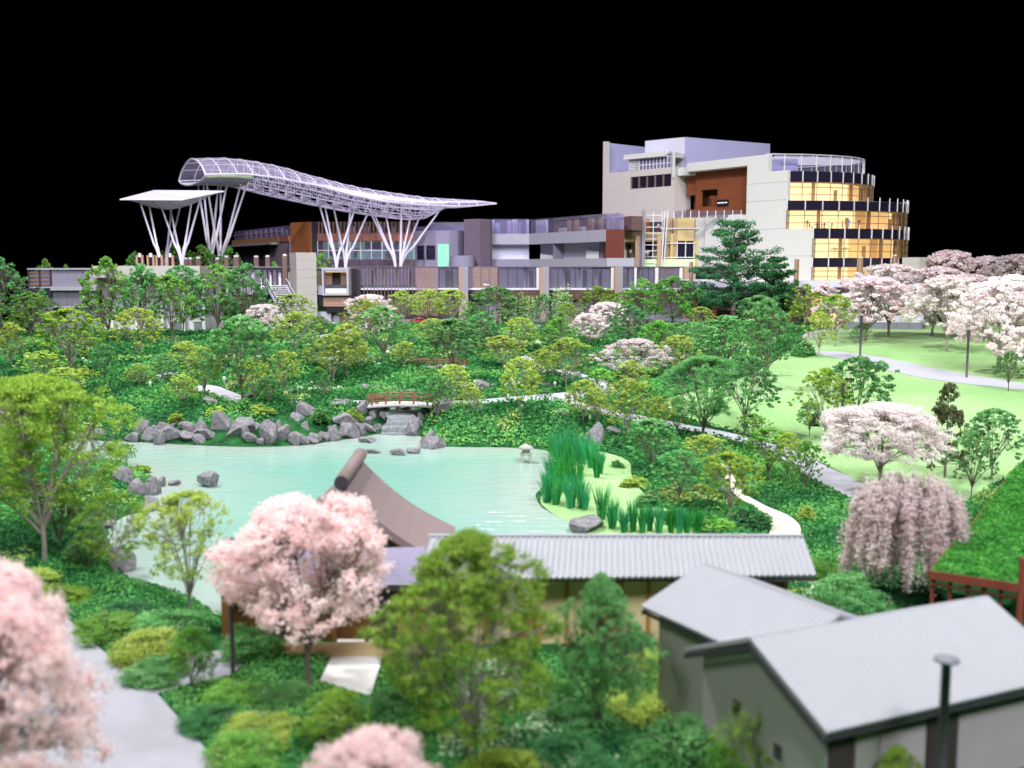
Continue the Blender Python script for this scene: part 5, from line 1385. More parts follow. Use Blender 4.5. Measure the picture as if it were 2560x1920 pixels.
# ---- balcony block
bk = thing('balcony_block', tuple(fd.pt(fd.u(833), 2.2, 0)), 'framed white balcony block with brown slats beside the lift tower', 'building')
fd.box('roof_edge', 793, 874, ZD(672), ZD(669), -10, .4, M_GREYL, bk)
fd.box('back_wall', 793, 874, ZD(737), ZD(672.3), -10, -2.2, M_DARKW, bk)
for a, b_, c, d in ((807, 873.5, 676.5, 672.5), (807, 873.5, 738, 733.5), (807, 811.5, 733.3, 676.7), (868.5, 873.5, 733.3, 676.7)):
    fd.box('frame', a, b_, ZD(c), ZD(d), -2, 1.4, M_GREYL, bk)
fd.hbars('slat', 793, 806, 9, .20, ZD(712), ZD(677), -.4, -.1, M_WSTRIP, bk)
fd.hbars('slat', 812, 828, 9, .20, ZD(712), ZD(677), -.9, -.6, M_WSTRIP, bk)
fd.hbars('slat', 850, 868, 9, .20, ZD(712), ZD(677), -.9, -.6, M_WSTRIP, bk)
fd.box('light_strip', 812, 868, ZD(680.5), ZD(678.5), -.5, -.2, mat('lit_strip', (1, .8, .55), .5, 0, 1, emit=(1, .75, .45), estr=1.1), bk)
fd.row('balustrade', 812, 868, 4, ZD(733), ZD(721), .2, .4, M_WHITE2, bk, .02)
fd.box('balustrade', 793, 806.5, ZD(737), ZD(714), -.2, .1, M_WHITE2, bk)
fd.row('pane', 812, 868, 4, ZD(720.5), ZD(712.5), .2, .26, M_GLASS, bk, .03)
fd.box('undercroft', 793, 873, ZD(765), ZD(738.3), -10, -.2, M_DARKP, bk)
fd.hbars('slat', 808, 873, 5, .32, ZD(766), ZD(742), -.1, .5, M_WSTRIP, bk)
fd.box('canopy', 816, 876, ZD(780), ZD(767), -6, 1.2, M_BLACK, bk)
fd.box('door_wall', 826, 874, 2.1, ZD(780.3), -6, -.5, M_GREYV2, bk)
fd.bars('slat', 848, 872, 5, .28, 2.1, ZD(781), -.45, -.1, M_SLAT, bk)
fd.box('door', 831, 845, 2.1, ZD(784), -.45, -.3, M_GREYL, bk)
fd.box('ramp_wall_or_light_wedge', 793, 826, 2.1, ZD(779), .2, .6, M_GREYL, bk)
fd.box('bench_wall', 828, 855, 2.1, zy(806, 200), 5.5, 6.0, M_WHITEW, bk)

# ---- podium with glass arcade
fo = Fac(874, 228, 1760, 228)
ZP = lambda py: zy(py, 228)
po = thing('podium_building', tuple(fo.pt(0, 2.2, 0)), 'long glazed podium with stone columns and brown slats behind the garden', 'building')
fo.box('deck', 874, 2010, ZP(668.8), ZP(666.2), -36, .2, M_GREYV2, po)
fo.box('top_rail', 874, 1740, ZP(668.7), ZP(667), .3, .55, M_MULLD, po)
fo.box('floor_slab', 874, 1745, ZP(724.5), ZP(720), -9, .8, M_WHITE2, po)
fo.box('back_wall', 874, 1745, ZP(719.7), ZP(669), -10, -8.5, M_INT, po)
fo.box('lower_wall', 874, 1760, 2.0, ZP(724.8), -9, -1.2, M_DARKW, po)
fo.row('pane', 876, 1040, 14, ZP(719.5), ZP(669.2), -.06, 0, M_GLASS, po, .03)
fo.bars('slat', 876, 1040, 20, .13, 3.2, ZP(669), .85, 1.1, M_MULLB, po)
fo.bars('slat', 1044, 1094, 12, .17, 3.2, ZP(669), .85, 1.2, M_WSTRIP, po)
fo.box('pylon', 891, 902, 3, ZP(675), .9, 1.6, M_DARKP, po)
fo.row('pane', 1097, 1149, 3, ZP(719.5), ZP(669.2), -.06, 0, M_GLASS, po, .03)
fo.bars('mullion', 1097, 1149, 4, .16, ZP(760), ZP(669), .02, .2, M_MULLD, po)
for a, b_ in ((1148, 1171), (1349, 1372), (1535, 1555), (1707, 1735)):
    w = a + (b_ - a) * .32
    fo.box('column', w, b_, 2.1, ZP(666.8), .9, 2.2, M_STONE, po)
    fo.box('wood_strip', a, w - .1, 2.1, ZP(666.8), 1.0, 2.2, M_WSTRIP, po)
for a, b_ in ((1341, 1348.5), (1527, 1534.5), (1585, 1591), (1637, 1645), (1698, 1706)):
    fo.box('pillar', a, b_, ZP(719.5), ZP(669.2), .1, .8, M_WHITEW, po)
fo.hbars('slat', 1181, 1245, 14, .16, ZP(721), ZP(668), .3, .7, M_WSTRIP, po)
fo.bars('slat_frame', 1182, 1244, 4, .25, ZP(721), ZP(668), .05, .28, M_SLAT, po)
for a, b_, n in ((1246, 1340, 4), (1373, 1526, 7), (1556, 1584, 2), (1592, 1636, 3), (1646, 1697, 5)):
    fo.row('pane', a, b_, n, ZP(719.5), ZP(669.2), -.06, 0, M_GLASS, po, .02)
    fo.bars('mullion', a, b_, n + 1, .14, ZP(719.6), ZP(669), .02, .2, M_MULLD if a < 1600 else M_MULLB, po)
for a, b_ in ((1309, 1316), (1319, 1324), (1410, 1415), (1448, 1455), (1490, 1497), (930, 936), (952, 958), (985, 990), (1600, 1605), (1572, 1577)):
    fo.box('inner_column', a, b_, ZP(719.6), ZP(670), -4, -3.2, M_WHITEW, po)
for a, b_ in ((1325, 1336), (1418, 1432), (1464, 1475), (1505, 1512), (1556, 1566), (915, 922), (1012, 1025), (1108, 1125)):
    fo.box('dark_opening', a, b_, ZP(719.6), ZP(676), -8.4, -8.2, M_GREYV2, po)
fo.box('planter', 880, 1040, ZP(719.5), ZP(712), -1.6, -.5, mat('teal_planter', (.16, .30, .24), .7), po)
fo.hbars('slat', 1182, 1348, 6, .24, ZP(749), ZP(725), .3, .7, M_SLATD, po)
fo.hbars('slat', 1381, 1534, 6, .24, ZP(749), ZP(725), .3, .7, M_SLATD, po)
fo.hbars('slat', 1557, 1706, 6, .24, ZP(749), ZP(725), .3, .7, M_SLATD, po)
fo.row('wall_panel', 1181, 1745, 22, 2.1, ZP(752), -1.1, -.9, M_GREYV2, po, .03)
fo.box('pillar', 1172, 1180, 2.1, ZP(724.9), .2, 1.2, M_BLACK, po)
fo.box('pillar', 1373, 1381, 2.1, ZP(724.9), .2, 1.2, M_BLACK, po)

# ---- gallery building (terracotta and glass) on the deck
ZG = lambda py: zy(py, 262)
gb = thing('gallery_building', tuple(at(794, 667, 262)), 'terracotta and glass gallery building under the tube canopy', 'building')
fw = Fac(585, 318, 728, 268)
wz = lambda py, px=700: fw.z(py, px)
ztop = fw.z(563, 728); zmid = fw.z(589, 728); zlow = fw.z(604, 728); zbas = 13.4
fw.box('roof_terrace_wall', 588, 727, zmid, ztop, -8, -3, M_DARKP, gb)
fw.bars('roof_post', 606, 694, 8, 1.3, zmid, ztop - .3, -1.6, -1.2, M_GREYL, gb)
fw.bars('roof_post', 705, 722, 2, 1.1, zmid, ztop - .9, -1.6, -1.2, M_GREYL, gb)
fw.row('pane', 588, 727, 10, zmid, ztop, -.1, 0, M_GLASSV, gb, .01)
fw.box('rail', 586, 702, zmid + 1.2, zmid + 1.38, .05, .2, mat('pink_rail', (.70, .25, .28), .5), gb)
fw.row('fascia_panel', 586, 702, 6, zlow, zmid - .03, -2, .6, mat('ochre_fascia', (.42, .22, .09), .6, .35, .8), gb, .01)
fw.row('fascia_panel', 703.5, 727.5, 2, zlow, zmid - .03, -2, .5, M_TERRA, gb, .05)
fw.box('canopy_edge', 572, 700, zlow - .55, zlow - .05, -2, 2.4, M_GREYL, gb)
fw.box('back_wall', 586, 690, zbas, zlow - .6, -6, -3, M_GREYV2, gb)
fw.row('pane', 588, 674, 6, zbas, zlow - .6, -.2, -.1, M_GLASS, gb, .03)
fw.bars('mullion', 588, 674, 7, .5, zbas, zlow - .6, -.1, .1, M_MULLD, gb)
fw.box('inner_panel', 636, 672, zbas, zlow - 1.4, -2.9, -2.6, M_GREYL, gb)
fw.box('wall', 676, 727.5, zbas, zlow - .04, -3, .3, mat('mauve_wall', (.34, .24, .31), .75, .06, .5), gb)
fr_ = Fac(728, 267.9, 775, 262)
fr_.row('wall_panel', 728.2, 775, 6, zbas, ZG(554.5), -4, 0, M_ORANGE, gb, .006)
fg = Fac(775, 262, 1037, 262)
fg.box('corner_pier', 775.3, 794, zbas, ZG(554), -4, -.4, M_DARKP, gb)
fg.box('attic_wall', 794.3, 1037, ZG(583), ZG(554), -4, -1.5, M_DARKP, gb)
fg.bars('slat', 798, 1035, 27, .38, ZG(583), ZG(554), -.8, -.3, M_SLAT, gb)
fg.bars('attic_panel', 880, 1020, 5, 1.4, ZG(582), ZG(566), -1.4, -1.2, M_GREYL, gb)
fg.row('fascia_panel', 794.5, 1037, 13, ZG(602), ZG(583.2), -3, .1, M_TERRA, gb, .03)
fg.box('back_wall', 794.5, 1037, ZG(648), ZG(602.2), -9, -7, M_LITDIM, gb)
fg.row('pane', 795, 1036, 9, ZG(648), ZG(602.5), -.3, -.2, M_GLASS, gb, .02)
fg.bars('mullion', 795, 1036, 10, .2, ZG(648), ZG(602.5), -.2, 0, M_MULL, gb)
fg.hbars('transom', 795, 1036, 1, .22, ZG(628), ZG(624), -.18, -.02, M_MULL, gb)
for a, b_, c, d, mm in ((875, 893, 645, 620, M_GREYL), (905, 945, 622, 604, M_GREYV), (956, 990, 646, 603, M_WHITEW), (1020, 1036, 645, 615, M_LITMINT), (885, 895, 648, 622, M_LITMINT), (810, 850, 640, 620, M_GREYV2)):
    fg.box('inner_panel', a, b_, ZG(c), ZG(d), -6.5, -6, mm, gb)
fg.row('plinth_panel', 794.5, 1037, 14, zbas, ZG(648.3), -3, .3, mat('plum_plinth', (.13, .09, .12), .6, .12), gb, .02)
# curved mauve wall
cv = [(1037, 262), (1064, 259.5), (1091, 258), (1125, 258), (1145, 259.5), (1162, 263), (1170, 267)]
pts = [np.array((xp(p, y), y)) for p, y in cv]
cw = None
for i in range(len(pts) - 1):
    a, b_ = pts[i], pts[i + 1]; d = unit(np.array((b_[1] - a[1], -(b_[0] - a[0])))) * -.8
    m = MB(); m.hexa([(*a, zbas), (*b_, zbas), (*(b_ + d), zbas), (*(a + d), zbas), (*a, ZG(577.5)), (*b_, ZG(577.5)), (*(b_ + d), ZG(577.5)), (*(a + d), ZG(577.5))]); m.build('curved_wall', M_GREYV, gb)
for a, b_, fcv in ((1045, 1060, Fac(1037, 262, 1064, 259.5)), (1068, 1088, Fac(1064, 259.5, 1091, 258))):
    fcv.box('window_frame', a - 1, b_ + 1, ZG(649), ZG(614), .01, .15, M_MULLD, gb)
    fcv.box('pane', a, b_, ZG(648), ZG(624), .16, .22, M_DGLASS, gb); fcv.box('pane', a, b_, ZG(622.5), ZG(615.5), .16, .22, M_DGLASS, gb)
fcv = Fac(1091, 258, 1125, 258)
fcv.box('lit_doorway', 1095, 1122.5, zbas, ZG(611), .0, .3, M_LITMINT, gb)
fu = Fac(1075, 268, 1160, 268)
fu.box('roof_room', 1076, 1160, ZG(577), ZG(553), -4, 0, M_GREYV, gb)
fu.row('pane', 1040, 1160, 8, ZG(577), ZG(565), 3.0, 3.1, M_GLASSV, gb, .02)
# slatted brick pier
fb = Fac(1160, 258, 1200, 255)
fb.box('pier_core', 1161, 1199.5, zbas, zy(547.5, 256), -5, -.1, mat('pier_core', (.13, .10, .13), .8), gb)
fb.hbars('course', 1160.5, 1200, 28, .26, zbas, zy(547.5, 256), -4, .05, mat('purple_brick', (.25, .19, .24), .8, .15, 2), gb)
m = MB(); c = at(1155, 655, 252); m.lathe((c[0], 253, 13.4), [(3.0, 0), (3.0, zy(639, 252) - 13.4)], 28); m.build('round_bay', M_GREYV, gb)

# ---- grey terrace building
tb = thing('terrace_building', tuple(at(1323, 667, 262)), 'grey terraced building with roof garden beside the beige tower', 'building')
f1 = Fac(1200, 262, 1323, 262); f2 = Fac(1323, 262, 1514, 231)
zp1, zp0, zr0, zb0 = ZG(584.5), ZG(611), ZG(648), 13.4
for ff, a, b_ in ((f1, 1200.5, 1323), (f2, 1323.2, 1514)):
    ff.box('parapet', a, b_, zp0, zp1, -3.2, 0, M_GREYL, tb)
    ff.box('sill_wall', a, b_, zb0, zr0, -3.2, 0, M_GREYL if ff is f2 else M_GREYV, tb)
    ff.box('recess_wall', a, b_, zr0 + .01, zp0 - .01, -5, -3.2, M_WHITE2 if ff is f1 else M_GREYL, tb)
for a, b_ in ((1366, 1380), (1470, 1512)):
    f2.box('dark_opening', a, b_, zr0 + .02, zp0 - .02, -3.18, -3.0, M_GREYV2, tb)
for a, b_, h0, h1 in ((1328, 1364, .66, .30), (1441, 1470, .92, .75)):  # sloping light spill on the recess wall, built as white wedges
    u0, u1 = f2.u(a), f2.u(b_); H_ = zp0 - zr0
    m = MB(); m.plate([f2.pt(u0, zr0 + .02, -2.9), f2.pt(u1, zr0 + .02, -2.9), f2.pt(u1, zr0 + H_ * h1 * .6, -2.9), f2.pt(u0, zr0 + H_ * h0 * .6, -2.9)], f2.n, .3); m.build('ramp_wall_or_light_wedge', M_WHITEW, tb)
f2.box('brise_fin', 1380.5, 1381.5, zr0, zp0, -3, -.2, M_GREYV2, tb)
# roof garden
f1.row('pane', 1201, 1323, 6, zp1, ZG(548), -.3, -.22, M_GLASSV, tb, .01)
f2.row('pane', 1324, 1512, 9, zp1, zp1 + 3.5, -.3, -.22, M_GLASS, tb, .01)
f1.box('roof_room', 1200.6, 1322, zp1, ZG(550), -10, -7, M_DARKP, tb)
f2.box('roof_room', 1324, 1512, zp1, zp1 + 3.1, -10, -7, mat('brown_roof_room', (.15, .09, .09), .7, .2, .8), tb)
for a, b_, h in ((1224, 1236, 1.0), (1268, 1279, .92), (1281, 1294, 1.0), (1316, 1323, 1.0)):
    f1.box('roof_fin', a, b_, zp1, zp1 + 3.6 * h, -3, -2, M_WHITEW, tb)
for a, b_, h in ((1201, 1222, .95), (1237, 1250, .8), (1296, 1302, .9)):
    f1.box('blue_screen', a, b_, zp1, zp1 + 3.5 * h, -4, -3.8, mat('pale_blue_screen', (.36, .48, .58), .5), tb)
f2.box('roof_fin', 1323.5, 1347, zp1, zp1 + 3.4, -2.6, -1.8, M_WHITE2, tb)
for a, b_ in ((1394, 1399), (1410, 1418), (1446, 1455), (1472, 1478), (1500, 1504)):
    f2.box('roof_fin', a, b_, zp1, zp1 + 2.9, -3.2, -2.6, M_WSTRIP, tb)
for a, b_ in ((1365, 1380), (1413, 1425)):
    f2.box('seat_block', a, b_, zp1, zp1 + 1.2, -4.5, -3.5, M_WHITEW, tb)
f2.hbars('pergola_beam', 1350, 1512, 2, .18, zp1 + 3.1, zp1 + 3.7, -4, -3.7, M_GREYV2, tb)
f3 = Fac(1514, 231, 1562, 231); Z3 = lambda py: zy(py, 231)
f3.box('brown_bay', 1514.3, 1560, Z3(645), Z3(573.5), -7, 0, mat('dark_red_brown', (.14, .035, .025), .75, .12, .8), tb)
f3.row('balcony_wall', 1516, 1586, 7, Z3(666), Z3(645), .1, .5, M_GREYL, tb, .02)
f3.row('pane', 1514, 1560, 3, Z3(573), Z3(534), -1.0, -.9, M_GLASSV, tb, .02)
f3.box('roof_pier', 1519, 1527, Z3(573), Z3(538), -3, -2, M_TERRA, tb)
f3.box('roof_pier', 1552, 1561, Z3(573), Z3(549), -3, -2, M_TAN, tb)

# ---- straw coloured atrium
fa = Fac(1560, 240, 1760, 240); ZA = lambda py: zy(py, 240)
ab = thing('atrium', tuple(fa.pt(0, 13.5, 0)), 'straw coloured glazed atrium at the foot of the beige tower', 'building')
fa.box('back_wall', 1561, 1685, ZA(667), ZA(604), -6, -5, M_YELLOW, ab)
fa.box('balcony_slab', 1561, 1676, ZA(604), ZA(580), -5, -.6, mat('khaki_beam', (.42, .36, .18), .75, .06), ab)
fa.box('upper_wall', 1561, 1665, ZA(580), ZA(549), -6, -5, M_DARKP, ab)
for a, b_, c, d, mm in ((1562, 1572, 580, 550, M_BROWN), (1612, 1619, 581, 546, M_TAN), (1620, 1630, 581, 547, M_BROWN)):
    fa.box('pier', a, b_, ZA(c), ZA(d), -4.5, -3.8, mm, ab)
fa.box('dark_opening', 1572, 1583, ZA(644), ZA(609), -4.9, -4.7, M_BLACK, ab)
fa.box('dark_opening', 1619, 1640, ZA(646), ZA(602), -4.9, -4.7, M_BLACK, ab)
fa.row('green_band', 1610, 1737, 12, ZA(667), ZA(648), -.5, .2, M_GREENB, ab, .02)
fa.box('column', 1586, 1595, ZA(668), ZA(588), .3, 1.2, M_TAN, ab)
fa.box('column', 1595.2, 1601, ZA(668), ZA(590), .2, 1.1, M_STONE, ab)
fa.box('pylon', 1601.2, 1609, ZA(668), ZA(526), 1.3, 2.2, M_STONE, ab)
fa.box('column', 1641, 1650, ZA(668), ZA(590), .3, 1.2, M_TAN, ab)
fa.hbars('rung', 1609.5, 1653, 9, .16, ZA(664), ZA(531), .6, .8, M_MULL, ab)
fa.bars('rung_post', 1631, 1653, 2, .16, ZA(666), ZA(530), .4, .58, M_MULL, ab)
for a, b_ in ((1652, 1659), (1658, 1666)):
    m = MB(); m.tube([fa.pt(fa.u(a), ZA(667), .9), fa.pt(fa.u(b_), ZA(528), .9)], .16, 6); m.build('leaning_mast', M_MULL, ab)
fa.box('wall', 1666, 1682, ZA(667), ZA(543), -4, -1.5, M_TAN, ab)
fa.box('pier', 1676, 1683, ZA(667), ZA(584), -1.2, -.4, M_YELLOW, ab)
fa.box('wall', 1683.5, 1692, ZA(646.5), ZA(545), -4, -.9, M_TAN, ab)
fa.box('wall', 1692.3, 1735, ZA(602), ZA(543), -4, -.5, mat('straw_panel', (.62, .47, .22), .75, .05), ab)
fa.row('pane', 1693, 1735, 4, ZA(646), ZA(603), -.8, -.7, M_DGLASS, ab, .03)
fa.hbars('transom', 1650, 1736, 1, .2, ZA(611), ZA(605), -.3, -.1, M_MULL, ab)
fa.hbars('transom', 1650, 1736, 1, .2, ZA(647), ZA(640), -.3, -.1, M_MULL, ab)
fa.hbars('transom', 1650, 1760, 1, .2, ZA(574), ZA(568), -.3, -.1, M_MULL, ab)
fa.bars('mullion', 1693, 1735, 3, .2, ZA(646), ZA(603), -.68, -.4, M_MULL, ab)
fa.box('wall', 1735.3, 1762, ZA(667), ZA(545), -5, -1.2, mat('mauve_beige_wall', (.42, .33, .30), .75, .05), ab)
fa.box('pier', 1737, 1745, ZA(667), ZA(598), -1.0, -.3, M_YELLOW, ab)
fl = Fac(1682, 236, 1860, 232)
fl.row('rail_pane', 1683, 1850, 8, zy(545, 235), zy(527, 235), 0, .06, M_GLASS, ab, .02)
fl.bars('rail_post', 1683, 1850, 9, .16, zy(546, 235), zy(527, 235), .07, .2, M_MULL, ab)
f4 = Fac(1760, 238, 1850, 230)
f4.box('low_wall', 1761, 1850, 10.5, f4.z(538, 1800), -4, 0, M_WHITEW, ab)

# ---- hotel tower
ht = thing('tower_block', tuple(at(1682, 667, 250)), 'pale tower block with brown recess and curved lit glass end', 'building')
fA = Fac(1505, 265, 1682, 247)
z_top = fA.z(417, 1682)
zw0, zw1 = fA.z(463.5, 1673), fA.z(435.5, 1673)
fA.box('wall', 1505, 1682, 13.4, zw0 - .15, -6, 0, M_BEIGEW, ht)
fA.box('wall', 1505, 1573, zw0 - .14, z_top, -6, 0, M_BEIGEW, ht)
fA.box('wall', 1674.5, 1682, zw0 - .14, z_top, -6, 0, M_BEIGEW, ht)
fA.box('wall', 1573.2, 1674.3, zw1 + .15, z_top, -6, 0, M_BEIGEW, ht)
fA.row('pane', 1574, 1674, 5, zw0, zw1, -.6, -.4, M_DGLASS, ht, .02)
fA.bars('mullion', 1574, 1674, 6, .28, zw0 - .13, zw1 + .13, -.38, -.1, M_MULLB, ht)
ztall = zy(354.5, 265)
fA.box('fin_wall', 1505, 1512.5, z_top + .01, ztall, -1.2, 0, M_BEIGEW, ht)
fB = Fac(1512.6, 266, 1610, 276)
fB.box('side_wall', 1512.7, 1612, z_top - 2, ztall - .1, -1, 0, mat('lavender_wall', (.46, .45, .70), .75, .03), ht)
fC = Fac(1608, 264, 1708, 256); zc1 = zy(342.5, 256)
fC.box('plant_box', 1608.5, 1708, z_top, zc1, -8, 0, M_WHITE2, ht)
fD = Fac(1708, 256, 1917, 270)
fD.box('plant_box_side', 1708.2, 1917, z_top - 2, zc1 - .02, -3, 0, mat('lavender_wall', (.46, .45, .70)), ht)
# penthouse
fE = Fac(1561, 259, 1661, 250); ze1 = fE.z(378, 1661); ze0 = fE.z(390.5, 1661)
fE.box('penthouse_roof', 1561, 1661, ze0, ze1, -7, .8, M_WHITEW, ht)
fE2 = Fac(1661, 250, 1700, 256)
fE2.box('penthouse_roof', 1661, 1712, ze0 + .6, ze1, -4, .6, M_WHITE2, ht)
fE.box('penthouse_back', 1568, 1650, z_top, ze0 - .02, -4, -2.5, mat('slate_wall', (.16, .15, .24), .7), ht)
fE.hbars('louvre', 1566, 1591, 7, .22, z_top + .1, ze0, -1.0, -.4, M_WHITEW, ht)
fE.row('pane', 1592, 1679, 10, z_top, ze0 - .05, -.7, -.6, M_GLASSV, ht, .02)
fE.bars('mullion', 1592, 1679, 11, .14, z_top, ze0 - .05, -.58, -.4, M_MULL, ht)
fE.hbars('transom', 1592, 1679, 1, .16, z_top + 1.0, z_top + 1.4, -.58, -.42, M_MULL, ht)
fA.box('white_post', 1680, 1684, z_top - 2.5, z_top + 3.6, .02, .5, M_WHITEW, ht)
# long white wall with a brown recess
fW = Fac(1684, 246.8, 2030, 214)
zA = fW.z(385.5, 1914); zB_ = fW.z(427, 1940); zC = fW.z(572, 2000); z0 = 10.9
zr1, zr0_ = fW.z(414, 1862), fW.z(536.5, 1862)
fW.box('wall', 1713, 1862, zr1, zA, -3.6, 0, M_WHITEW, ht)
fW.box('wall', 1684.5, 1712.8, zr1 - .6, zA - .7, -3.6, -.8, M_WHITEW, ht)
fW.box('wall', 1862.2, 1913.8, z0, zA, -1.2, 0, M_WHITEW, ht)
fW.box('wall', 1684.5, 1862, z0, zr0_ - .02, -3.6, 0, M_WHITEW, ht)
fW.box('wall', 1914, 1962.8, z0, zB_, -1.0, 0, M_WHITEW, ht)
fW.box('wall', 1963, 2030, z0, zC, -1.0, 0, M_WHITEW, ht)
for zz in (fW.z(455, 1940), fW.z(500, 1940), fW.z(572, 1940), fW.z(640, 1990)):
    fW.box('joint', 1863, 2029 if zz < zC else 1962, zz - .05, zz + .05, .0, .012, M_GREYL, ht)
fW.box('soffit_back', 1684.5, 1862, z_top - 2, zA, -9, -4, M_WHITE2, ht)
# brown recess built round its openings
zo1, zo0 = fW.z(473, 1745), fW.z(515, 1745)
bz0, bz1 = zr0_, zr1 - .02
fW.box('recess_wall', 1768.5, 1861.8, bz0, bz1, -3.4, -2.8, M_BROWN, ht)
fW.box('recess_wall', 1714, 1768.3, zo1 + .02, bz1, -3.4, -2.8, M_BROWN, ht)
fW.box('recess_wall', 1714, 1768.3, bz0, zo0, -3.4, -2.8, M_BROWN, ht)
fW.box('recess_wall', 1714, 1727, zo0 + .02, zo1, -3.4, -2.8, M_BROWN, ht)
fW.box('recess_wall', 1686, 1713.8, zo1 - .9, bz1 - .6, -4.4, -3.6, M_BROWN, ht)
fW.box('recess_wall', 1686, 1713.8, bz0, zo0 - .4, -4.4, -3.6, M_BROWN, ht)
fW.box('opening_back', 1686, 1775, bz0, bz1, -6.5, -6.0, mat('dark_rust', (.10, .035, .012), .8, .1), ht)
fW.box('inner_block', 1735, 1768, zo0 + .1, fW.z(487, 1750), -5.9, -4.6, M_BROWN, ht)
fW.box('inner_slot', 1738, 1739.5, zo0 + .1, fW.z(494, 1750), -4.58, -4.5, M_BLACK, ht)
fW.box('inner_slot', 1757, 1758.5, zo0 + .1, fW.z(493, 1750), -4.58, -4.5, M_BLACK, ht)
fW.box('inner_block', 1701, 1713, bz0, fW.z(503, 1705), -5.9, -5.0, mat('dark_rust', (.10, .035, .012)), ht)
fW.box('reveal', 1861.9, 1863, bz0, bz1, -3.4, -.05, mat('plum_reveal', (.14, .06, .10), .8), ht)
# the small sign panel with a line of white lettering too fine to read
sg = fW.box('sign_panel', 1769.5, 1797, fW.z(514, 1783), fW.z(498.5, 1783), -2.79, -2.5, M_BLACK, ht)
u0, u1 = fW.u(1771), fW.u(1795); zs0, zs1 = fW.z(507.2, 1783), fW.z(504.4, 1783)
m = MB(); rr = random.Random(4); u = u0
while u < u1:
    w = rr.uniform(.10, .17)
    if abs(u - (u0 + (u1 - u0) * .66)) > .12: fW.ubox(m, u, u + w, zs0, zs1 - rr.choice((0, .05)), -2.495, -2.46)
    u += w + .05
m.build('sign_lettering', mat('white_sign_letters', (.85, .88, .9), .5, 0, 1, emit=(.9, .95, 1), estr=.5), sg)

# curved glazed tiers
def arc(cx, cy, rx, ry, n, a0=-90, a1=55):
    return [np.array((cx + rx * math.cos(math.radians(a)), cy + ry * math.sin(math.radians(a)))) for a in np.linspace(a0, a1, n + 1)]
def seg(m, a, b_, z0_, z1_, t0, t1, ctr):
    def off(p, t): v = p - ctr; return p + v / np.linalg.norm(v) * t
    P = [off(a, t1), off(b_, t1), off(b_, t0), off(a, t0)]
    return m.hexa([(*p, z0_) for p in P] + [(*p, z1_) for p in P])
def tier(cx, cy, rx, ry, n, bands, fins, floor_z, lit):
    P = arc(cx, cy, rx, ry, n); ctr = np.array((cx, cy))
    for kind, za, zb in bands:
        for i in range(n):
            m = MB()
            if kind == 'dark':
                seg(m, P[i] + (P[i + 1] - P[i]) * .03, P[i] + (P[i + 1] - P[i]) * .97, za, zb, -.25, .05, ctr); m.build('spandrel_pane', M_DGLASS, ht)
            else:
                seg(m, P[i] + (P[i + 1] - P[i]) * .02, P[i] + (P[i + 1] - P[i]) * .98, za, zb, -.16, -.08, ctr); m.build('glass_pane', M_GLASSW, ht)
        if kind == 'lit':
            Q = arc(cx, cy, rx - 3.0, ry - 3.0, n)
            for i in range(n):
                m = MB(); seg(m, Q[i], Q[i + 1], za, zb, -.2, 0, ctr); m.build('inner_wall', M_LITPALE if i < lit or (i * 5) % 7 == 3 else M_LITWARM if i < n * .5 and (i * 3) % 5 else M_LITAMB, ht)
            q0 = Q[0]; m = MB(); m.hexa([(q0[0] - 2.2, q0[1] + .2, za), (q0[0] - .02, q0[1], za), (q0[0] - .02, q0[1] + .2, za), (q0[0] - 2.2, q0[1] + .4, za), (q0[0] - 2.2, q0[1] + .2, zb), (q0[0] - .02, q0[1], zb), (q0[0] - .02, q0[1] + .2, zb), (q0[0] - 2.2, q0[1] + .4, zb)]); m.build('inner_wall', M_LITPALE, ht)
            for i in range(2, n, 2):      # inner columns and door frames
                m = MB(); p = Q[i] + (P[i] - Q[i]) * (.25 + .3 * ((i * 7) % 3) / 2); m.box(p[0] - .3, p[0] + .3, p[1] - .3, p[1] + .3, za, zb if i % 4 else za + (zb - za) * .62); m.build('inner_column', M_TAN if i % 3 else M_WOODO, ht)
            m = MB(); m.prism([tuple(p * .985 + ctr * .015) for p in P] + [tuple(ctr + (0, ry * .7))], zb - .02, zb + .25); m.build('ceiling_slab', M_WSTRIP, ht)
            m = MB(); m.prism([tuple(p * .985 + ctr * .015) for p in P] + [tuple(ctr + (0, ry * .7))], za - .28, za - .02); m.build('floor_slab', M_WSTRIP, ht)
            for zz in (za + (zb - za) * .33, za + (zb - za) * .72):
                m = MB(); m.tube([(*p, zz) for p in P], .07, 4); m.build('transom', M_MULLB, ht)
            for i in range(n + 1):
                m = MB(); m.tube([(*P[i], za), (*P[i], zb)], .09, 4); m.build('mullion', M_MULLB, ht)
    for za, zb, t in fins:
        for i in range(n + 1):
            v = unit(P[i] - ctr); s = np.array((-v[1], v[0])) * .09
            q = [P[i] + v * .08 - s, P[i] + v * t - s, P[i] + v * t + s, P[i] + v * .08 + s]
            m = MB(); m.prism([tuple(x) for x in q], za, zb); m.build('fin', M_MULL, ht)
    return P
x1, y1 = fW.pt(fW.u(2030), 0, 0)[:2]
x2, y2 = fW.pt(fW.u(1963), 0, 0)[:2]
x3, y3 = fW.pt(fW.u(1914), 0, 0)[:2]

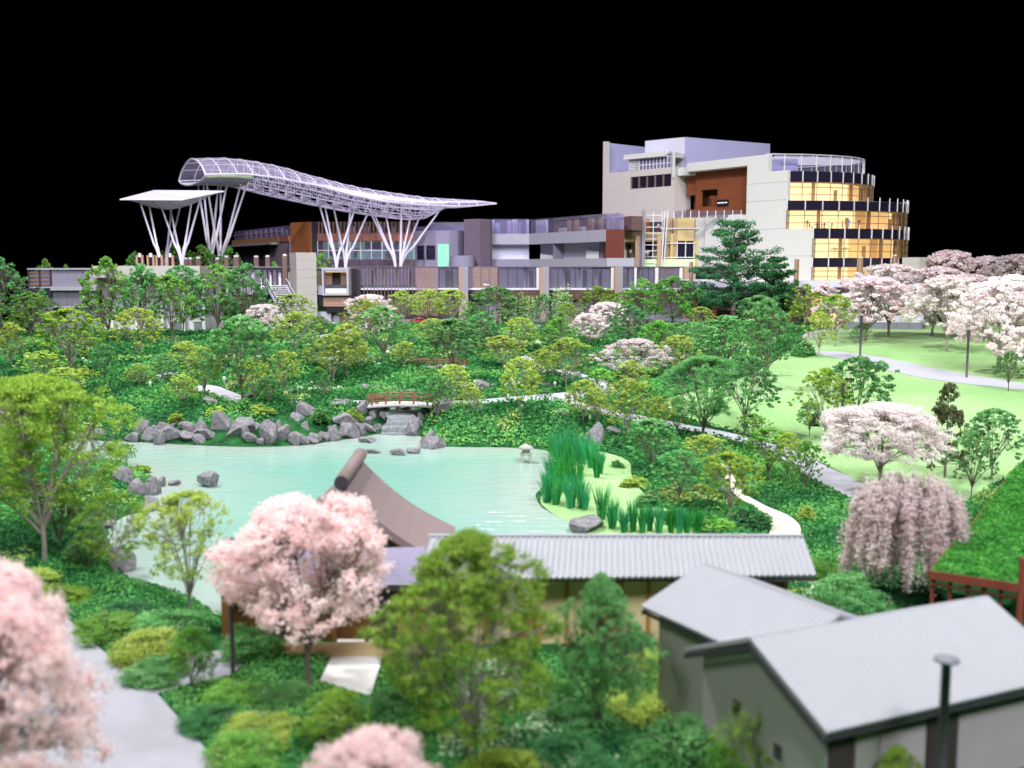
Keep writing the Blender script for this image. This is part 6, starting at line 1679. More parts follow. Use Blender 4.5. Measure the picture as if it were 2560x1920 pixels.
h1 = lambda py: zy(py, y1)
h2 = lambda py: zy(py, y2)
h3 = lambda py: zy(py, y3)
rx1 = xp(2251, y1 + 22) - x1
tier(x1, y1 + 22, rx1, 22, 20, [('lit', h1(702), h1(668)), ('dark', h1(667), h1(645)), ('lit', h1(644), h1(596)), ('dark', h1(595), h1(571))], [(h1(667), h1(645), .24), (h1(596), h1(562), .26)], 0, 3)
rx2 = xp(2248, y2 + 20) - x2
tier(x2, y2 + 19, rx2, 19, 21, [('lit', h2(572), h2(525)), ('dark', h2(524), h2(501))], [(h2(525), h2(491), .26)], 0, 5)
rx3 = xp(2166, y2 + 18) - x2
tier(x2, y2 + 18, rx3, 17.5, 18, [('lit', h2(500), h2(454)), ('dark', h2(453), h2(427))], [(h2(454), h2(426), .24)], 0, 6)
P4 = tier(x3, y3 + 18, xp(2142, y3 + 18) - x3, 16.5, 17, [], [(h3(432), h3(384), .24)], 0, 0)
ctr4 = np.array((x3, y3 + 18))
for i in range(17):
    m = MB(); seg(m, P4[i], P4[i + 1], h3(432), h3(385), -.1, -.04, ctr4); m.build('screen_pane', glass('crown_glass', (.8, .8, .95), .04, .05, .05), ht)
    m = MB(); seg(m, P4[i], P4[i + 1], h3(384), h3(382.4), -.5, .3, ctr4); m.build('pergola_ring', M_MULL, ht)
for k in range(9):
    yy_ = y3 + 3 + k * 2.4
    c = math.sqrt(max(0, 1 - ((yy_ - ctr4[1]) / 16.5) ** 2)) * (xp(2142, y3 + 18) - x3)
    m = MB(); m.box(x3 + 2, x3 + c, yy_, yy_ + .5, h3(387.5), h3(385.5)); m.build('pergola_louvre', M_MULL, ht)
fV = Fac(1914, y3 + 4, 2030, y3 + 4)
fV.box('roof_room', 1915, 1990, h3(430), h3(390), -9, -1, mat('lavender_wall', (.46, .45, .70)), ht)
m = MB(); m.prism([tuple(p) for p in arc(x3, y3 + 18, xp(2142, y3 + 18) - x3 - .3, 16.2, 17)] + [(x3, y3 + 30)], h3(434), h3(432.2)); m.build('roof_slab', M_WHITE2, ht)
m = MB(); m.prism([tuple(p) for p in arc(x2, y2 + 19, rx2 - .5, 18.5, 21)] + [(x2, y2 + 30)], h2(500.9), h2(500.2)); m.build('roof_slab', M_WHITE2, ht)

# ---- platform in front of the tower
fP = Fac(1735, 205, 2340, 205); Zp = lambda py: zy(py, 205)
pl = thing('plinth_building', tuple(fP.pt(0, 2.2, 0)), 'white edged dark plinth below the curved glass tower', 'building')
fP.row('parapet', 1738, 2300, 16, Zp(718), Zp(703), -.8, 0, M_WHITE2, pl, .008)
fP.box('roof_slab', 1738, 2335, Zp(704.5), Zp(702), -40, -.85, M_WHITEW, pl)
fP.box('dark_fascia', 1738, 2118, Zp(728), Zp(718.3), -4, .5, M_DARKP, pl)
fP.box('dark_fascia', 1738, 2100, Zp(740), Zp(728.3), -4, -.2, M_DARKP, pl)
fP.box('back_wall', 1738, 2130, 2.1, Zp(740.3), -9, -5, M_DARKW, pl)
fP.box('lit_wall', 2050, 2120, 2.1, Zp(740.3), -4.9, -4.6, M_LITWARM, pl)
fP.box('wall', 2130, 2320, 2.1, Zp(718.3), -9, -1, M_WHITE2, pl)
fP.bars('column', 1745, 2125, 9, .9, 2.1, Zp(740.3), -2.5, -1.6, M_BROWN, pl)
for i, (a, b_, t0, t1, d) in enumerate(((1984, 1994, 720, 648, 'nearest the big pine'), (2142, 2153, 706, 645, 'before the curved glass'), (2228, 2237, 706, 640, 'beside the pink cherries'), (1722, 1731, 720, 655, 'behind the tall pine'))):
    t = thing('plinth_post', tuple(fP.pt(fP.u(a), Zp(t0), .6)), 'tall brown post on the tower plinth ' + d, 'post', 'tall posts on the tower plinth')
    fP.box('shaft', a, b_ - 4, Zp(t0), Zp(t1), .55, 1.1, M_WSTRIP, t); fP.box('shaft', b_ - 3.6, b_, Zp(t0), Zp(t1), .55, 1.1, M_SLAT, t)
    fP.box('cap', a + 1, b_ - 1, Zp(t1) + .003, Zp(t1) + .25, .6, 1.05, M_WHITEW, t)
# white service box
A_, B_, C_ = np.array((xp(2253, 212), 212.)), np.array((xp(2296, 206), 206.)), np.array((xp(2326, 211), 211.)); D_ = A_ + C_ - B_
sb = thing('service_box', (B_[0], B_[1], Zp(703)), 'plain white box standing beside the glass tower', 'box')
for i in range(4):
    a = Zp(702) + (zy(643, 208) - Zp(702)) * i / 4; b_ = Zp(702) + (zy(643, 208) - Zp(702)) * (i + 1) / 4 - .03
    m = MB(); m.prism([A_, B_, C_, D_], a, b_); m.build('cladding_panel', M_WHITEW, sb)
# low dark retaining wall and white ramp on the lawn
p0, p1, p2 = G(2115, 822), G(2305, 824), G(2322, 812)
rw = thing('retaining_wall', tuple(p0), 'low dark grey retaining wall behind the lawn cherries', 'wall')
for (a, b_) in ((p0, p1), (p1, p2)):
    n_ = 6 if a is p0 else 1
    for i in range(n_):
        u_ = a + (b_ - a) * i / n_; v_ = a + (b_ - a) * (i + .985) / n_; d = unit(np.array((-(b_ - a)[1], (b_ - a)[0], 0))) * .5
        m = MB(); m.hexa([u_ - (0, 0, .3), v_ - (0, 0, .3), v_ + d - (0, 0, .3), u_ + d - (0, 0, .3), u_ + (0, 0, 1.25), v_ + (0, 0, 1.25), v_ + d + (0, 0, 1.25), u_ + d + (0, 0, 1.25)]); m.build('wall_block', M_GREYV2, rw)
q0, q1 = at(2245, 782, 205), at(2310, 812, 196)
m = MB(); m.plate([(q0[0], 198, 2.2), (q1[0], 198, 2.2), (q0[0], 198, zy(778, 198))], (0, 1, 0), 6); o = m.build('ramp', M_WHITEW); tag(o, 'white sloping ramp behind the pink cherries', 'ramp')
# ---------------------------------------------------------------- the tube canopy
M_STEELV = mat('white_lavender_steel', (.80, .74, .86), .45, .04, .5)
M_CANG = glass('canopy_film', (.84, .79, 1.0), .25, .2, .04)
M_UNDER = mat('pale_underside', (.78, .75, .82), .6, .04, .6)
M_LITLIME = mat('lime_lit_louvre', (.6, .8, .3), .6, .1, 1, emit=(.62, .95, .25), estr=.5)
TABX = [515, 565, 620, 700, 800, 880, 960, 1040, 1110, 1180, 1241]
NEAR = [436, 435, 435, 445, 465, 487, 503, 511, 515, 515, 509]
WID = [20, 20, 20, 20, 19.5, 18.5, 17, 14.5, 11, 6, .4]
RX = [461, 520, 565, 613, 655, 710, 757, 805, 850, 905, 955, 1065, 1200, 1241]
RYv = [400, 396, 395, 399, 406, 418, 434, 446, 458, 470, 478, 494, 502, 507.5]
BX = [447, 515, 560, 620, 700, 800, 880, 950, 1000, 1045, 1075, 1100, 1120, 1241]
BY = [466, 462, 461, 468, 490, 512, 528, 539, 546, 550, 546, 532, 518, 511]
Yn = lambda px: 222 + (px - 515) / 728 * 40
PERP = np.array((-.545, .838))
def station(px):
    Y = Yn(px); W = np.interp(px, TABX, WID)
    zn = zy(np.interp(px, TABX, NEAR), Y)
    n = np.array((xp(px, Y, 30), Y))
    c = n + PERP * W / 2
    pc = 1280 + c[0] / c[1] * F * 1.0
    zr = zy(np.interp(pc, RX, RYv), c[1]); zb = zy(np.interp(pc + 12, BX, BY), c[1])
    return n, W, zn, max(zr - zn, .05), max(zn - zb, .05)
def up(S, t):
    n, W, zn, r, d = S; p = n + PERP * W * t
    return np.array((p[0], p[1], zn + r * math.sin(math.pi * t) ** .75))
def dn(S, t):
    n, W, zn, r, d = S; p = n + PERP * W * t
    return np.array((p[0], p[1], zn - d * math.sin(math.pi * t) ** .6))
tc_ = thing('tube_canopy', tuple(at(700, 667, 235)), 'long tubular glazed canopy on branching white columns sweeping down to a point', 'canopy')
SPX = list(np.linspace(515, 1110, 16)) + [1150, 1195, 1241]
ST_ = [station(p) for p in SPX]
tt = np.linspace(0, 1, 13)
def skin(name, fn, Sa, Sb, m_, t_):
    V = [fn(Sa, t) for t in tt] + [fn(Sb, t) for t in tt]; k = len(tt)
    m = MB(); m.add(V, [(i, i + 1, k + i + 1, k + i) for i in range(k - 1)])
    return m.build(name, m_, tc_, True)
for i in range(len(SPX) - 1):
    mids = [station(p) for p in np.linspace(SPX[i], SPX[i + 1], 3)]
    V = [up(S, t) for S in mids for t in tt]; k = len(tt)
    m = MB(); m.add(V, [(r * k + j, r * k + j + 1, (r + 1) * k + j + 1, (r + 1) * k + j) for r in range(2) for j in range(k - 1)]); m.build('roof_panel', M_CANG, tc_, True)
    if SPX[i] < 625:
        m = MB(); tl = np.linspace(.06, .94, 11)
        V = [dn(S, t) + (0, 0, .1) for S in mids for t in tl]; k = len(tl)
        m.add(V, [(r * k + j, r * k + j + 1, (r + 1) * k + j + 1, (r + 1) * k + j) for r in range(2) for j in range(k - 1)]); m.build('underside_panel', M_UNDER, tc_, True)
        for f in (.018, .035, .055):
            m = MB(); P = [up(S, 0) * (1 - f * 9) + dn(S, .06) * f * 9 for S in mids]; m.tube(P, .16, 5); m.build('lit_louvre', M_LITLIME if f != .035 or i % 2 else M_STEELV, tc_)
for i, S in enumerate(ST_):
    m = MB(); m.tube([up(S, t) for t in tt], .12 if i else .22, 6); m.build('rib', M_STEELV, tc_)
    if SPX[i] < 1140:
        m = MB(); m.tube([dn(S, t) for t in tt], .11 if i else .22, 6); m.build('belly_rib', M_STEELV, tc_)
        if i > 2:
            for t in (.12, .3, .5, .7, .88):
                m = MB(); m.tube([up(S, t), dn(S, t)], .065, 4); m.build('hanger', M_STEELV, tc_)
dense = np.linspace(515, 1241, 44); DS = [station(p) for p in dense]
for t in (0, 1):
    m = MB(); m.tube([up(S, t) for S in DS], .19, 6); m.build('edge_beam', M_STEELV, tc_)
for t in (.14, .3, .5, .7, .86):
    m = MB(); m.tube([up(S, t) for S in DS], .05, 4); m.build('purlin', M_STEELV, tc_)
B2 = [S for S, p in zip(DS, dense) if p < 1125]
for t in (.06, .12, .2, .3, .4, .5, .6, .7, .8, .9):
    m = MB(); m.tube([dn(S, t) for S in B2], .12 if t in (.2, .5) else .08, 4); m.build('belly_beam', M_STEELV, tc_)
for f in (.35, .7):
    m = MB(); m.tube([up(S, .03) * (1 - f) + dn(S, .1) * f for S in B2], .07, 4); m.build('belly_beam', M_STEELV, tc_)
for i in range(3, len(SPX) - 4):
    for (a, b_) in ((.06, .5), (.5, .94)):
        m = MB(); m.tube([dn(ST_[i], a), up(ST_[i + 1], b_)], .11, 4); m.build('brace', M_STEELV, tc_)
        m = MB(); m.tube([dn(ST_[i + 1], a), up(ST_[i], b_)], .09, 4); m.build('brace', M_STEELV, tc_)
def branch_column(parent, base_px, Yb, tops, zb=13.4, r0=.33, r1=.20):
    B0 = np.array((xp(base_px, Yb, 14), Yb, zb))
    for px, py, Yt in tops:
        T_ = at(px, py, Yt) + (0, 0, .5)
        mid = B0 + np.array((0, 0, 2.6)) + (T_ - B0) * .06
        P = bez(B0, mid, B0 + (T_ - B0) * .34 + (0, 0, .6), 6)
        m = MB(); m.tube(list(P) + [T_], list(np.linspace(r0, r0 * .86, 6)) + [r1], 10); m.build('column', M_STEELV, parent, True)
branch_column(tc_, 527, 229, [(494, 462, 236), (508, 462, 230), (568, 464, 232), (546, 462, 238)])
branch_column(tc_, 551, 231, [(516, 462, 228), (552, 462, 236), (602, 467, 228), (616, 470, 232)])
branch_column(tc_, 841, 246, [(797, 512, 246), (811, 514, 250), (893, 510, 250)])
branch_column(tc_, 864, 248, [(833, 519, 244), (876, 528, 250), (919, 540, 248)])
branch_column(tc_, 989, 252, [(928, 540, 250), (936, 541, 254), (960, 520, 256)])
branch_column(tc_, 1001, 253, [(1004, 505, 252), (1026, 548, 256), (1049, 548, 252), (1096, 536, 256)])

# ---------------------------------------------------------------- the leaf canopy
lc = thing('leaf_canopy', tuple(at(420, 667, 212)), 'small leaf shaped white canopy on crossing white columns', 'canopy')
Lc, Tc, Rc, Nc = at(301, 499, 205), at(385, 477, 222), at(560, 478.5, 219), at(455, 500, 204)
def leafpt(u, v):
    p = (Lc * (1 - u) + Tc * u) * (1 - v) + (Nc * (1 - u) + Rc * u) * v
    return p - np.array((0, 0, 2.7)) * (math.sin(math.pi * min(max(u, 0), 1)) ** .8 * math.sin(math.pi * v) ** .8)
N1 = 8
for i in range(N1):
    V = []
    us = np.linspace(i / N1 + .004, (i + 1) / N1 - .004, 3); vs = np.linspace(0, 1, 17)
    for lay in (0, .14):
        for u in us:
            for v in vs: V.append(leafpt(u, v) + (0, 0, lay))
    k = 17; o_ = 3 * k; Fs = []
    for r in range(2):
        for j in range(k - 1):
            a = r * k + j; Fs += [(a, a + 1, a + k + 1, a + k), (o_ + a, o_ + a + k, o_ + a + k + 1, o_ + a + 1)]
    m = MB(); m.add(V, Fs); m.build('roof_panel', mat('perforated_white', (.80, .74, .84), .6, .07, 5, .1, 20), lc, True)
for v in (.25, .5, .75):
    m = MB(); m.tube([leafpt(u, v) - (0, 0, .04) for u in np.linspace(.01, .99, 20)], .07, 4); m.build('seam', mat('seam_grey', (.42, .38, .46), .6), lc)
rim = [leafpt(u, 0) for u in np.linspace(0, 1, 8)] + [leafpt(1, v) for v in np.linspace(.05, 1, 8)] + [leafpt(u, 1) for u in np.linspace(.95, 0, 8)] + [leafpt(0, v) for v in np.linspace(.95, 0, 8)]
m = MB(); m.tube(rim, .16, 6); m.build('rim', M_STEELV, lc)
branch_column(lc, 402, 207, [(351, 514, 207), (373, 520, 210)], 13.3, .26, .17)
branch_column(lc, 414, 216, [(429, 522, 214), (452, 517, 216)], 13.3, .26, .17)
branch_column(lc, 455, 209, [(403, 522, 210), (424, 520, 214), (479, 511, 210), (502, 501, 208)], 13.3, .27, .17)
# ---------------------------------------------------------------- bridges, lantern, lamps
M_RED = mat('red_brown_lacquer', (.25, .115, .07), .55, .15, 3)
M_DECK = mat('pale_deck', (.60, .56, .56), .7, .08, 2)
def bridge(label, A, B, width, zdeck, nposts, rise=.15):
    A = np.array((A[0], A[1], zdeck)); B = np.array((B[0], B[1], zdeck)); r = unit(B - A); n = np.array((-r[1], r[0], 0)); L = np.linalg.norm(B - A)
    t = thing('footbridge', tuple(A), label, 'bridge', 'red footbridges')
    arch = lambda f: np.array((0, 0, rise * math.sin(math.pi * f)))
    K = 14
    for i in range(K):
        f0, f1 = i / K + .004, (i + 1) / K - .004
        p, q = A + r * L * f0 + arch(f0), A + r * L * f1 + arch(f1)
        m = MB(); m.hexa([p - n * width / 2, q - n * width / 2, q + n * width / 2, p + n * width / 2] + [x + (0, 0, .14) for x in (p - n * width / 2, q - n * width / 2, q + n * width / 2, p + n * width / 2)]); m.build('deck_plank', M_DECK, t)
    for s in (-1, 1):
        off = n * s * (width / 2 - .02)
        for k in range(nposts):
            f = (k + .3) / (nposts - .4); c = A + r * L * f + arch(f) + off
            m = MB(); m.box(c[0] - .075, c[0] + .075, c[1] - .075, c[1] + .075, c[2] + .145, c[2] + .98); m.build('post', M_RED, t)
        for zz, rr_ in ((.86, .062), (.50, .05)):
            m = MB(); m.tube([A + r * L * f + arch(f) + off + (0, 0, zz) for f in np.linspace(-.03, 1.03, 12)], rr_, 6); m.build('handrail' if zz > .6 else 'rail', M_RED, t)
        m = MB(); m.tube([A + r * L * f + arch(f) + n * s * width / 2 + (0, 0, .03) for f in np.linspace(0, 1, 12)], .12, 6); m.build('edge_beam', M_DECK, t)
a, b_ = hitz(918, 1017, 2.0), hitz(1078, 1016, 2.0)
bridge('lower red footbridge over the stream at the pond', a + (0, .9, 0), b_ + (0, .9, 0), 1.9, 1.95, 5)
a, b_ = hitz(1024, 921, 2.8), hitz(1165, 923, 2.8)
bridge('upper red footbridge half hidden behind the green tree', a + (0, .9, 0), b_ + (0, .9, 0), 2.2, 2.8, 5)
# rocks and shade under the lower bridge
# snow viewing lantern
p = hitz(1315, 1157, -.05); W = 38 * p[1] / F; Hh = 50 * p[1] / F
sl = thing('stone_lantern', tuple(p), 'squat stone lantern on four legs standing in the pond', 'lantern')
M_GRAN = mat('granite', (.42, .41, .37), .85, .15, 8, .3, 30)
m = MB(); m.lathe((p[0], p[1], p[2] + Hh * .74), [(W * .50, 0), (W * .53, .03), (W * .40, Hh * .12), (W * .14, Hh * .19), (W * .05, Hh * .26)], 20); m.build('cap', M_GRAN, sl, True)
m = MB(); m.lathe((p[0], p[1], p[2] + Hh * .52), [(W * .22, 0), (W * .25, Hh * .04), (W * .25, Hh * .19), (W * .20, Hh * .218)], 6); m.build('light_chamber', M_GRAN, sl)
m = MB(); m.lathe((p[0], p[1], p[2] + Hh * .43), [(W * .38, 0), (W * .42, Hh * .03), (W * .40, Hh * .07), (W * .30, Hh * .088)], 20); m.build('ring', M_GRAN, sl, True)
for k in range(4):
    a_ = math.pi / 4 + k * math.pi / 2; c = np.array((math.cos(a_), math.sin(a_), 0))
    m = MB(); m.tube([p + c * W * .28 + (0, 0, Hh * .44), p + c * W * .40 + (0, 0, Hh * .3), p + c * W * .46 + (0, 0, -.12)], [W * .09, W * .085, W * .075], 6); m.build('leg', M_GRAN, sl)
# bollard lights
M_BOLL = mat('grey_bollard', (.22, .22, .24), .5); M_BHEAD = mat('opal_bollard_head', (.8, .78, .72), .4, .03, 2, emit=(1, .92, .78), estr=.12)
for lab, px, py, h in (('path bollard light beside the hill path', 376, 980, 26), ('path bollard light half hidden behind the large bank tree', 200, 976, 20), ('path bollard light above the stone step path', 561, 964, 22), ('path bollard light beside the bright green tree', 969, 895, 18),
        ('path bollard light in the mound left of the bright green tree', 944, 903, 14), ('path bollard light beside the round grey stone', 1387, 975, 20), ('path bollard light at the bridge path', 1269, 1004, 18), ('path bollard light above the iris bed', 1475, 1064, 26),
        ('path bollard light behind the garden near the blue car', 1329, 845, 14), ('path bollard light under the leaning yellow tree', 1304, 1030, 18)):
    p = G(px, py); s = p[1] / F; H_ = h * s * 1.05
    t = thing('bollard_light', tuple(p), lab, 'bollard light', 'path bollard lights')
    r_ = max(.10, 3.4 * s)
    m = MB(); m.lathe(p, [(r_, -.1), (r_, H_ * .62)], 10); m.build('post', M_BOLL, t, True)
    m = MB(); m.lathe(p, [(r_ * 1.02, H_ * .625), (r_ * 1.02, H_ * .93), (r_ * .6, H_)], 10); m.build('lamp_head', M_BHEAD, t, True)
# lamp posts
M_POLE = mat('dark_pole', (.07, .07, .08), .5)
for lab, px, py, top in (('slim dark lamp post on the far lawn beside the pink cherries', 2150, 892, 790), ('slim dark lamp post beside the lawn path', 2416, 945, 828), ('dark lamp post rising from the yellow tree on the near lawn', 2102, 1130, 960), ('dark lamp post beside the foreground pink cherry', 583, 1695, 1352)):
    p = G(px, py); d = p[1]; H_ = zy(top, d) - p[2]; r_ = max(.07, d * .0011)
    t = thing('lamp_post', tuple(p), lab, 'lamp post', 'garden lamp posts')
    m = MB(); m.tube([p - (0, 0, .1), p + (0, 0, H_)], [r_ * 1.1, r_], 8); m.build('pole', M_POLE, t, True)
    m = MB(); m.box(p[0] - r_ * 1.1, p[0] + r_ * 1.1, p[1] - r_ * 1.2, p[1] + r_ * 1.2, p[2] + H_ * .86, p[2] + H_ * 1.0); m.build('lamp_head', M_POLE, t)
    m = MB(); m.box(p[0] - r_ * 1.8, p[0] + r_ * 1.8, p[1] - r_ * 1.8, p[1] + r_ * 1.8, p[2] + H_ * 1.0 + .01, p[2] + H_ * 1.0 + .07); m.build('cap', M_POLE, t)
p = np.array((xp(1221, 222), 222., 2.2)); zt1 = zy(714, 222)
t = thing('lamp_post', tuple(p), 'road lamp post with a short arm before the slatted screen', 'lamp post', 'garden lamp posts')
m = MB(); m.tube([p, (p[0], p[1], zt1)], .13, 8); m.build('pole', M_POLE, t)
m = MB(); m.hexa([(p[0] - 1.0, p[1] - .2, zt1 + .12), (p[0] + .2, p[1] - .2, zt1), (p[0] + .2, p[1] + .2, zt1), (p[0] - 1.0, p[1] + .2, zt1 + .12), (p[0] - 1.0, p[1] - .2, zt1 + .42), (p[0] + .2, p[1] - .2, zt1 + .2), (p[0] + .2, p[1] + .2, zt1 + .2), (p[0] - 1.0, p[1] + .2, zt1 + .42)]); m.build('lamp_head', M_WHITEW, t)
# board on the near lawn
p = G(2045, 1068); s = p[1] / F
t = thing('lawn_board', tuple(p), 'black box and cream board standing on the near lawn', 'board')
m = MB(); m.hexa([p + np.array(v) * s for v in ((-24, 0, 0), (2, 0, 0), (2, 14, 0), (-24, 14, 0), (-14, 0, 32), (2, 0, 34), (2, 14, 34), (-14, 14, 32))]); m.build('black_box', M_BLACK, t)
m = MB(); m.plate([p + np.array(v) * s for v in ((2.5, 0, 0), (46, -6, -2), (46, 6, 34), (6, 12, 36))], (0, .7, -.3), .06); m.build('cream_board', mat('cream_board', (.72, .66, .56), .7), t)
m = MB(); m.tube([p + np.array(v) * s for v in ((2.5, -1, 0), (46, -7, -2))], .05, 6); m.build('base_rail', M_BLACK, t)

# ---------------------------------------------------------------- cars
def car(label, c, length, paint, heading=0.0):
    t = thing('parked_car', tuple(c), label, 'car', 'cars on the road behind the garden')
    t.rotation_euler = (0, 0, heading)
    L_ = length; W_ = L_ * .40; Hc = L_ * .31
    prof = [(-.5, .10), (-.5, .26), (-.46, .33), (-.30, .37), (-.17, .60), (.10, .64), (.24, .56), (.36, .38), (.47, .34), (.5, .24), (.5, .10)]
    V = []; n = len(prof)
    for yy_, k in ((-.5, .93), (-.36, 1), (.36, 1), (.5, .93)):
        for x, z in prof:
            inn = .78 if z > .45 else 1
            V.append((x * L_ * (k if abs(x) > .4 else 1), yy_ * W_ * inn, z * Hc / .64 * (1 if z < .45 or abs(yy_) < .4 else .97)))
    Fs = [tuple(range(n)), tuple(range(3 * n, 4 * n))[::-1]]
    for r in range(3):
        for i in range(n): Fs.append((r * n + i, (r + 1) * n + i, (r + 1) * n + (i + 1) % n, r * n + (i + 1) % n))
    me = bpy.data.meshes.new('car_body'); me.from_pydata(V, [], Fs); me.update(); me.polygons.foreach_set('use_smooth', [False] * len(me.polygons))
    body = link('body', me, paint, t)
    for s in (-1, 1):
        for a, b_ in ((-.24, -.03), (0.0, .22)):
            q = []
            for x, z in ((a, .40), (b_, .40), (b_ - .03 if b_ > .1 else b_, .57), (a + .08 if a < -.1 else a, .57)): q.append((x * L_, s * W_ * .405 + s * (W_ * .10 if z < .5 else 0.01), z * Hc / .64))
            mm = MB(); mm.plate(q, (0, s, 0), .02); me = bpy.data.meshes.new('w'); me.from_pydata(mm.V, [], mm.F); link('side_window', me, M_DGLASS, t)
        for x in (-.31, .31):
            mm = MB(); cc = np.array((x * L_, s * W_ * .44, Hc * .17)); mm.tube([cc - (0, s * .08, 0), cc + (0, s * .1, 0)], Hc * .2, 14); me = bpy.data.meshes.new('w'); me.from_pydata(mm.V, [], mm.F); w = link('wheel', me, M_BLACK, t)
            mm = MB(); mm.tube([cc + (0, s * .1, 0), cc + (0, s * .12, 0)], Hc * .11, 10); me = bpy.data.meshes.new('w'); me.from_pydata(mm.V, [], mm.F); link('rim', me, M_GREYL, w)
        mm = MB(); cc = np.array((.492 * L_, s * W_ * .34, Hc * .45)); mm.box(cc[0] - .06, cc[0] + .02, cc[1] - .16, cc[1] + .16, cc[2] - .07, cc[2] + .07); me = bpy.data.meshes.new('w'); me.from_pydata(mm.V, [], mm.F); link('headlight', me, M_WHITEW, t)
    for x0, z0, x1, z1 in ((-.295, .385, -.18, .585), (.355, .395, .245, .55)):
        mm = MB(); o_ = .012 * (-1 if x0 < 0 else 1)
        mm.plate([((x0 + o_) * L_, -W_ * .34, z0 * Hc / .64), ((x0 + o_) * L_, W_ * .34, z0 * Hc / .64), ((x1 + o_) * L_, W_ * .28, z1 * Hc / .64), ((x1 + o_) * L_, -W_ * .28, z1 * Hc / .64)], (0, 0, 1), .02)
        me = bpy.data.meshes.new('w'); me.from_pydata(mm.V, [], mm.F); link('windscreen', me, M_DGLASS, t)
p = G(1048, 809); car('red hatchback car parked on the road below the podium', p + (0, 0, .06), 48 * p[1] / F, mat('red_car_paint', (.50, .01, .015), .25, .03, 1, 0, 8, .6))
p = G(1352, 830); car('blue car on the road behind the narrow dark green tree', p + (0, 0, .06), 44 * p[1] / F, mat('blue_car_paint', (.01, .10, .55), .25, .03, 1, 0, 8, .6), math.pi)
# white road kerbs and planters before the podium
for lab, px, py, w, hgt in (('pale curved planter wall beside the blue car', 1325, 825, 60, .9), ('long pale planter wall under the pine', 1660, 812, 130, 1.2), ('low white bench wall below the red car', 1047, 828, 66, .35), ('pale planter wall beneath the broad green tree', 1620, 828, 48, .7)):
    p = G(px, py); W = w * p[1] / F
    m = MB()
    P = [(p[0] - W / 2 + W * i / 10, p[1] + .8 * math.sin(i * .45)) for i in range(11)]
    m.prism(P + [(x, y + .5) for x, y in P[::-1]], p[2] - .2, p[2] + hgt); o = m.build('planter_wall', M_GREYL); tag(o, lab, 'planter wall', 'planter walls along the road')

# ---------------------------------------------------------------- tiny people
def person_mesh(seed):
    rr = random.Random(seed); a = rr.uniform(.1, .3)
    V = [(0, 0, .52), (0, 0, .66), (0, .0, .80), (0, 0, .86), (0, -.01, .95), (.055, 0, .28), (.06, .0, .02), (.065, -.07, .01), (-.055, 0, .28), (-.06, .02, .02), (-.065, -.05, .01),
         (.12, 0, .79), (.16, -.02, .62), (.15, -.10 - a * .3, .50), (-.12, 0, .79), (-.17, -.02, .63), (-.16, -.08, .48)]
    E = [(0, 1), (1, 2), (2, 3), (3, 4), (0, 5), (5, 6), (6, 7), (0, 8), (8, 9), (9, 10), (2, 11), (11, 12), (12, 13), (2, 14), (14, 15), (15, 16)]
    R = [.085, .085, .08, .035, .062, .05, .035, .025, .05, .035, .025, .042, .035, .024, .042, .035, .024]
    me = bpy.data.meshes.new('sk'); me.from_pydata(V, E, []); o = bpy.data.objects.new('sk', me); COL.objects.link(o)
    md = o.modifiers.new('s', 'SKIN'); sd_ = o.modifiers.new('d', 'SUBSURF'); sd_.levels = 1
    for v, r in zip(me.skin_vertices[0].data, R): v.radius = (r, r * .8)
    me.skin_vertices[0].data[0].use_root = True
    dg = bpy.context.evaluated_depsgraph_get(); out = bpy.data.meshes.new_from_object(o.evaluated_get(dg))
    bpy.data.objects.remove(o); bpy.data.meshes.remove(me)
    return out
PM = [person_mesh(1), person_mesh(2)]
M_SKIN = mat('skin_paint', (.55, .33, .22), .6)
PPL = [('tiny figure in white shirt and blue trousers on the atrium terrace', 1588, 579.5, 236.2, (.75, .7, .62), (.10, .25, .55)), ('tiny figure in red on the atrium terrace', 1646, 579.5, 236.2, (.5, .45, .45), (.35, .02, .03)),
       ('tiny figure in pale pink on the lower atrium balcony', 1577, 644, 237.5, (.62, .45, .42), (.12, .12, .15)), ('tiny figure in khaki behind the atrium ladder frame', 1614, 646, 238, (.45, .45, .22), (.2, .2, .22)), ('tiny figure in grey behind the atrium ladder frame', 1620, 646, 238.2, (.5, .5, .55), (.3, .3, .35)),
       ('tiny figure in blue shirt on the glass tower terrace', 2121, 571, y1 + 4.5, (.05, .28, .62), (.35, .35, .4)), ('tiny figure in yellow shirt on the glass tower terrace', 2105, 571, y1 + 4.2, (.6, .52, .12), (.05, .05, .06)), ('tiny figure in dark clothes on the glass tower terrace', 2146, 571, y1 + 5, (.06, .06, .07), (.06, .06, .08)),
       ('tiny dark figure at the lit wall of the tower terrace', 2017, 572, y2 - .4 + 3, (.1, .05, .06), (.3, .2, .2))]
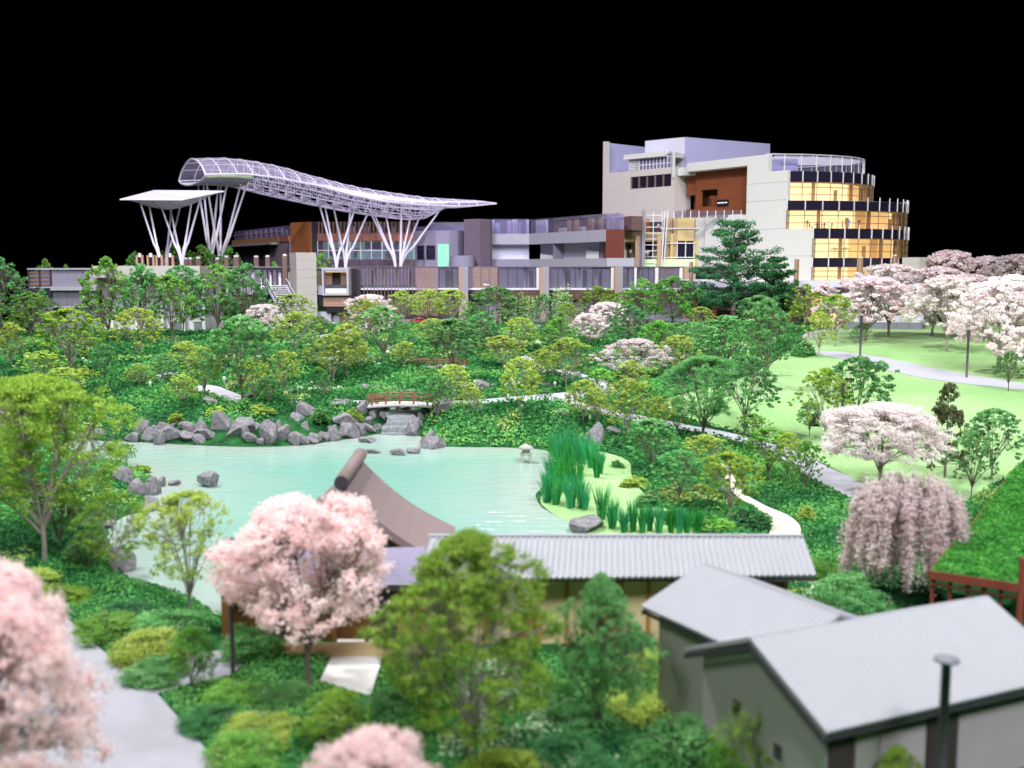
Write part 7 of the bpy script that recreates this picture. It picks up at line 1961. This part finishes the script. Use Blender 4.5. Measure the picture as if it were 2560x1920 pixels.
for i, (lab, px, py, Y, shirt, pants) in enumerate(PPL):
    me = PM[i % 2].copy(); me.materials.clear()
    me.materials.append(mat('trousers_%d' % i, pants, .8)); me.materials.append(mat('shirt_%d' % i, shirt, .8)); me.materials.append(M_SKIN); me.materials.append(M_DARKW)
    for pl_ in me.polygons:
        z = sum(me.vertices[v].co.z for v in pl_.vertices) / len(pl_.vertices); x = abs(sum(me.vertices[v].co.x for v in pl_.vertices) / len(pl_.vertices))
        pl_.material_index = 3 if z > .955 else 2 if z > .85 or (x > .13 and z < .6) else 1 if z > .53 else 0; pl_.use_smooth = True
    o = link('person', me, None, None, (xp(px, Y, 20), Y, zy(py, Y))); o.scale = (2.0, 2.0, 2.0)
    tag(o, lab, 'person', 'tiny figures on the terraces')
# terrace tables and parasols
def round_table(lab, px, py, Y):
    c = np.array((xp(px, Y, 22), Y, zy(py, Y))); t = thing('terrace_table', tuple(c), lab, 'table', 'tables on the tower terrace')
    m = MB(); m.lathe(c, [(.75, .78), (.75, .86)], 14); m.build('tabletop', M_DARKW, t)
    m = MB(); m.tube([c, c + (0, 0, .78)], .07, 6); m.build('leg', M_BLACK, t)
    m = MB(); m.lathe(c, [(.4, 0), (.35, .06)], 12); m.build('base', M_BLACK, t)
    for s in (-1, 1):
        k = c + (s * 1.25, 0, 0); q = thing('terrace_chair', tuple(k), 'dark chair on the %s side of the %s' % ('outer' if s > 0 else 'inner', lab), 'chair', 'chairs on the tower terrace')
        m = MB(); m.box(k[0] - .3, k[0] + .3, k[1] - .3, k[1] + .3, k[2] + .44, k[2] + .52); m.build('seat', M_BLACK, q)
        m = MB(); m.box(k[0] + s * .26, k[0] + s * .34, k[1] - .3, k[1] + .3, k[2] + .53, k[2] + 1.1); m.build('backrest', M_BLACK, q)
        for dx in (-.25, .25):
            for dy in (-.25, .25):
                m = MB(); m.tube([k + (dx, dy, 0), k + (dx, dy, .44)], .04, 4); m.build('leg', M_BLACK, q)
round_table('dark table nearest the white tower wall', 2042, 571, y1 + 1.6)
round_table('dark table further along the tower terrace', 2061, 571, y1 + 2.0)
for lab, px in (('white parasol behind the lit glass of the tower', 2086), ('smaller white parasol deeper behind the tower glass', 2112)):
    c = np.array((xp(px, y1 + 2.3, 15), y1 + 2.3, h1(643.8))); t = thing('parasol', tuple(c), lab, 'parasol', 'parasols behind the tower glass')
    m = MB(); m.tube([c, c + (0, 0, 1.9)], .05, 6); m.build('pole', M_WHITEW, t)
    m = MB(); m.lathe(c + (0, 0, 1.6), [(1.3, 0), (1.25, .06), (.1, .5)], 8); m.build('canopy', M_WHITEW, t)
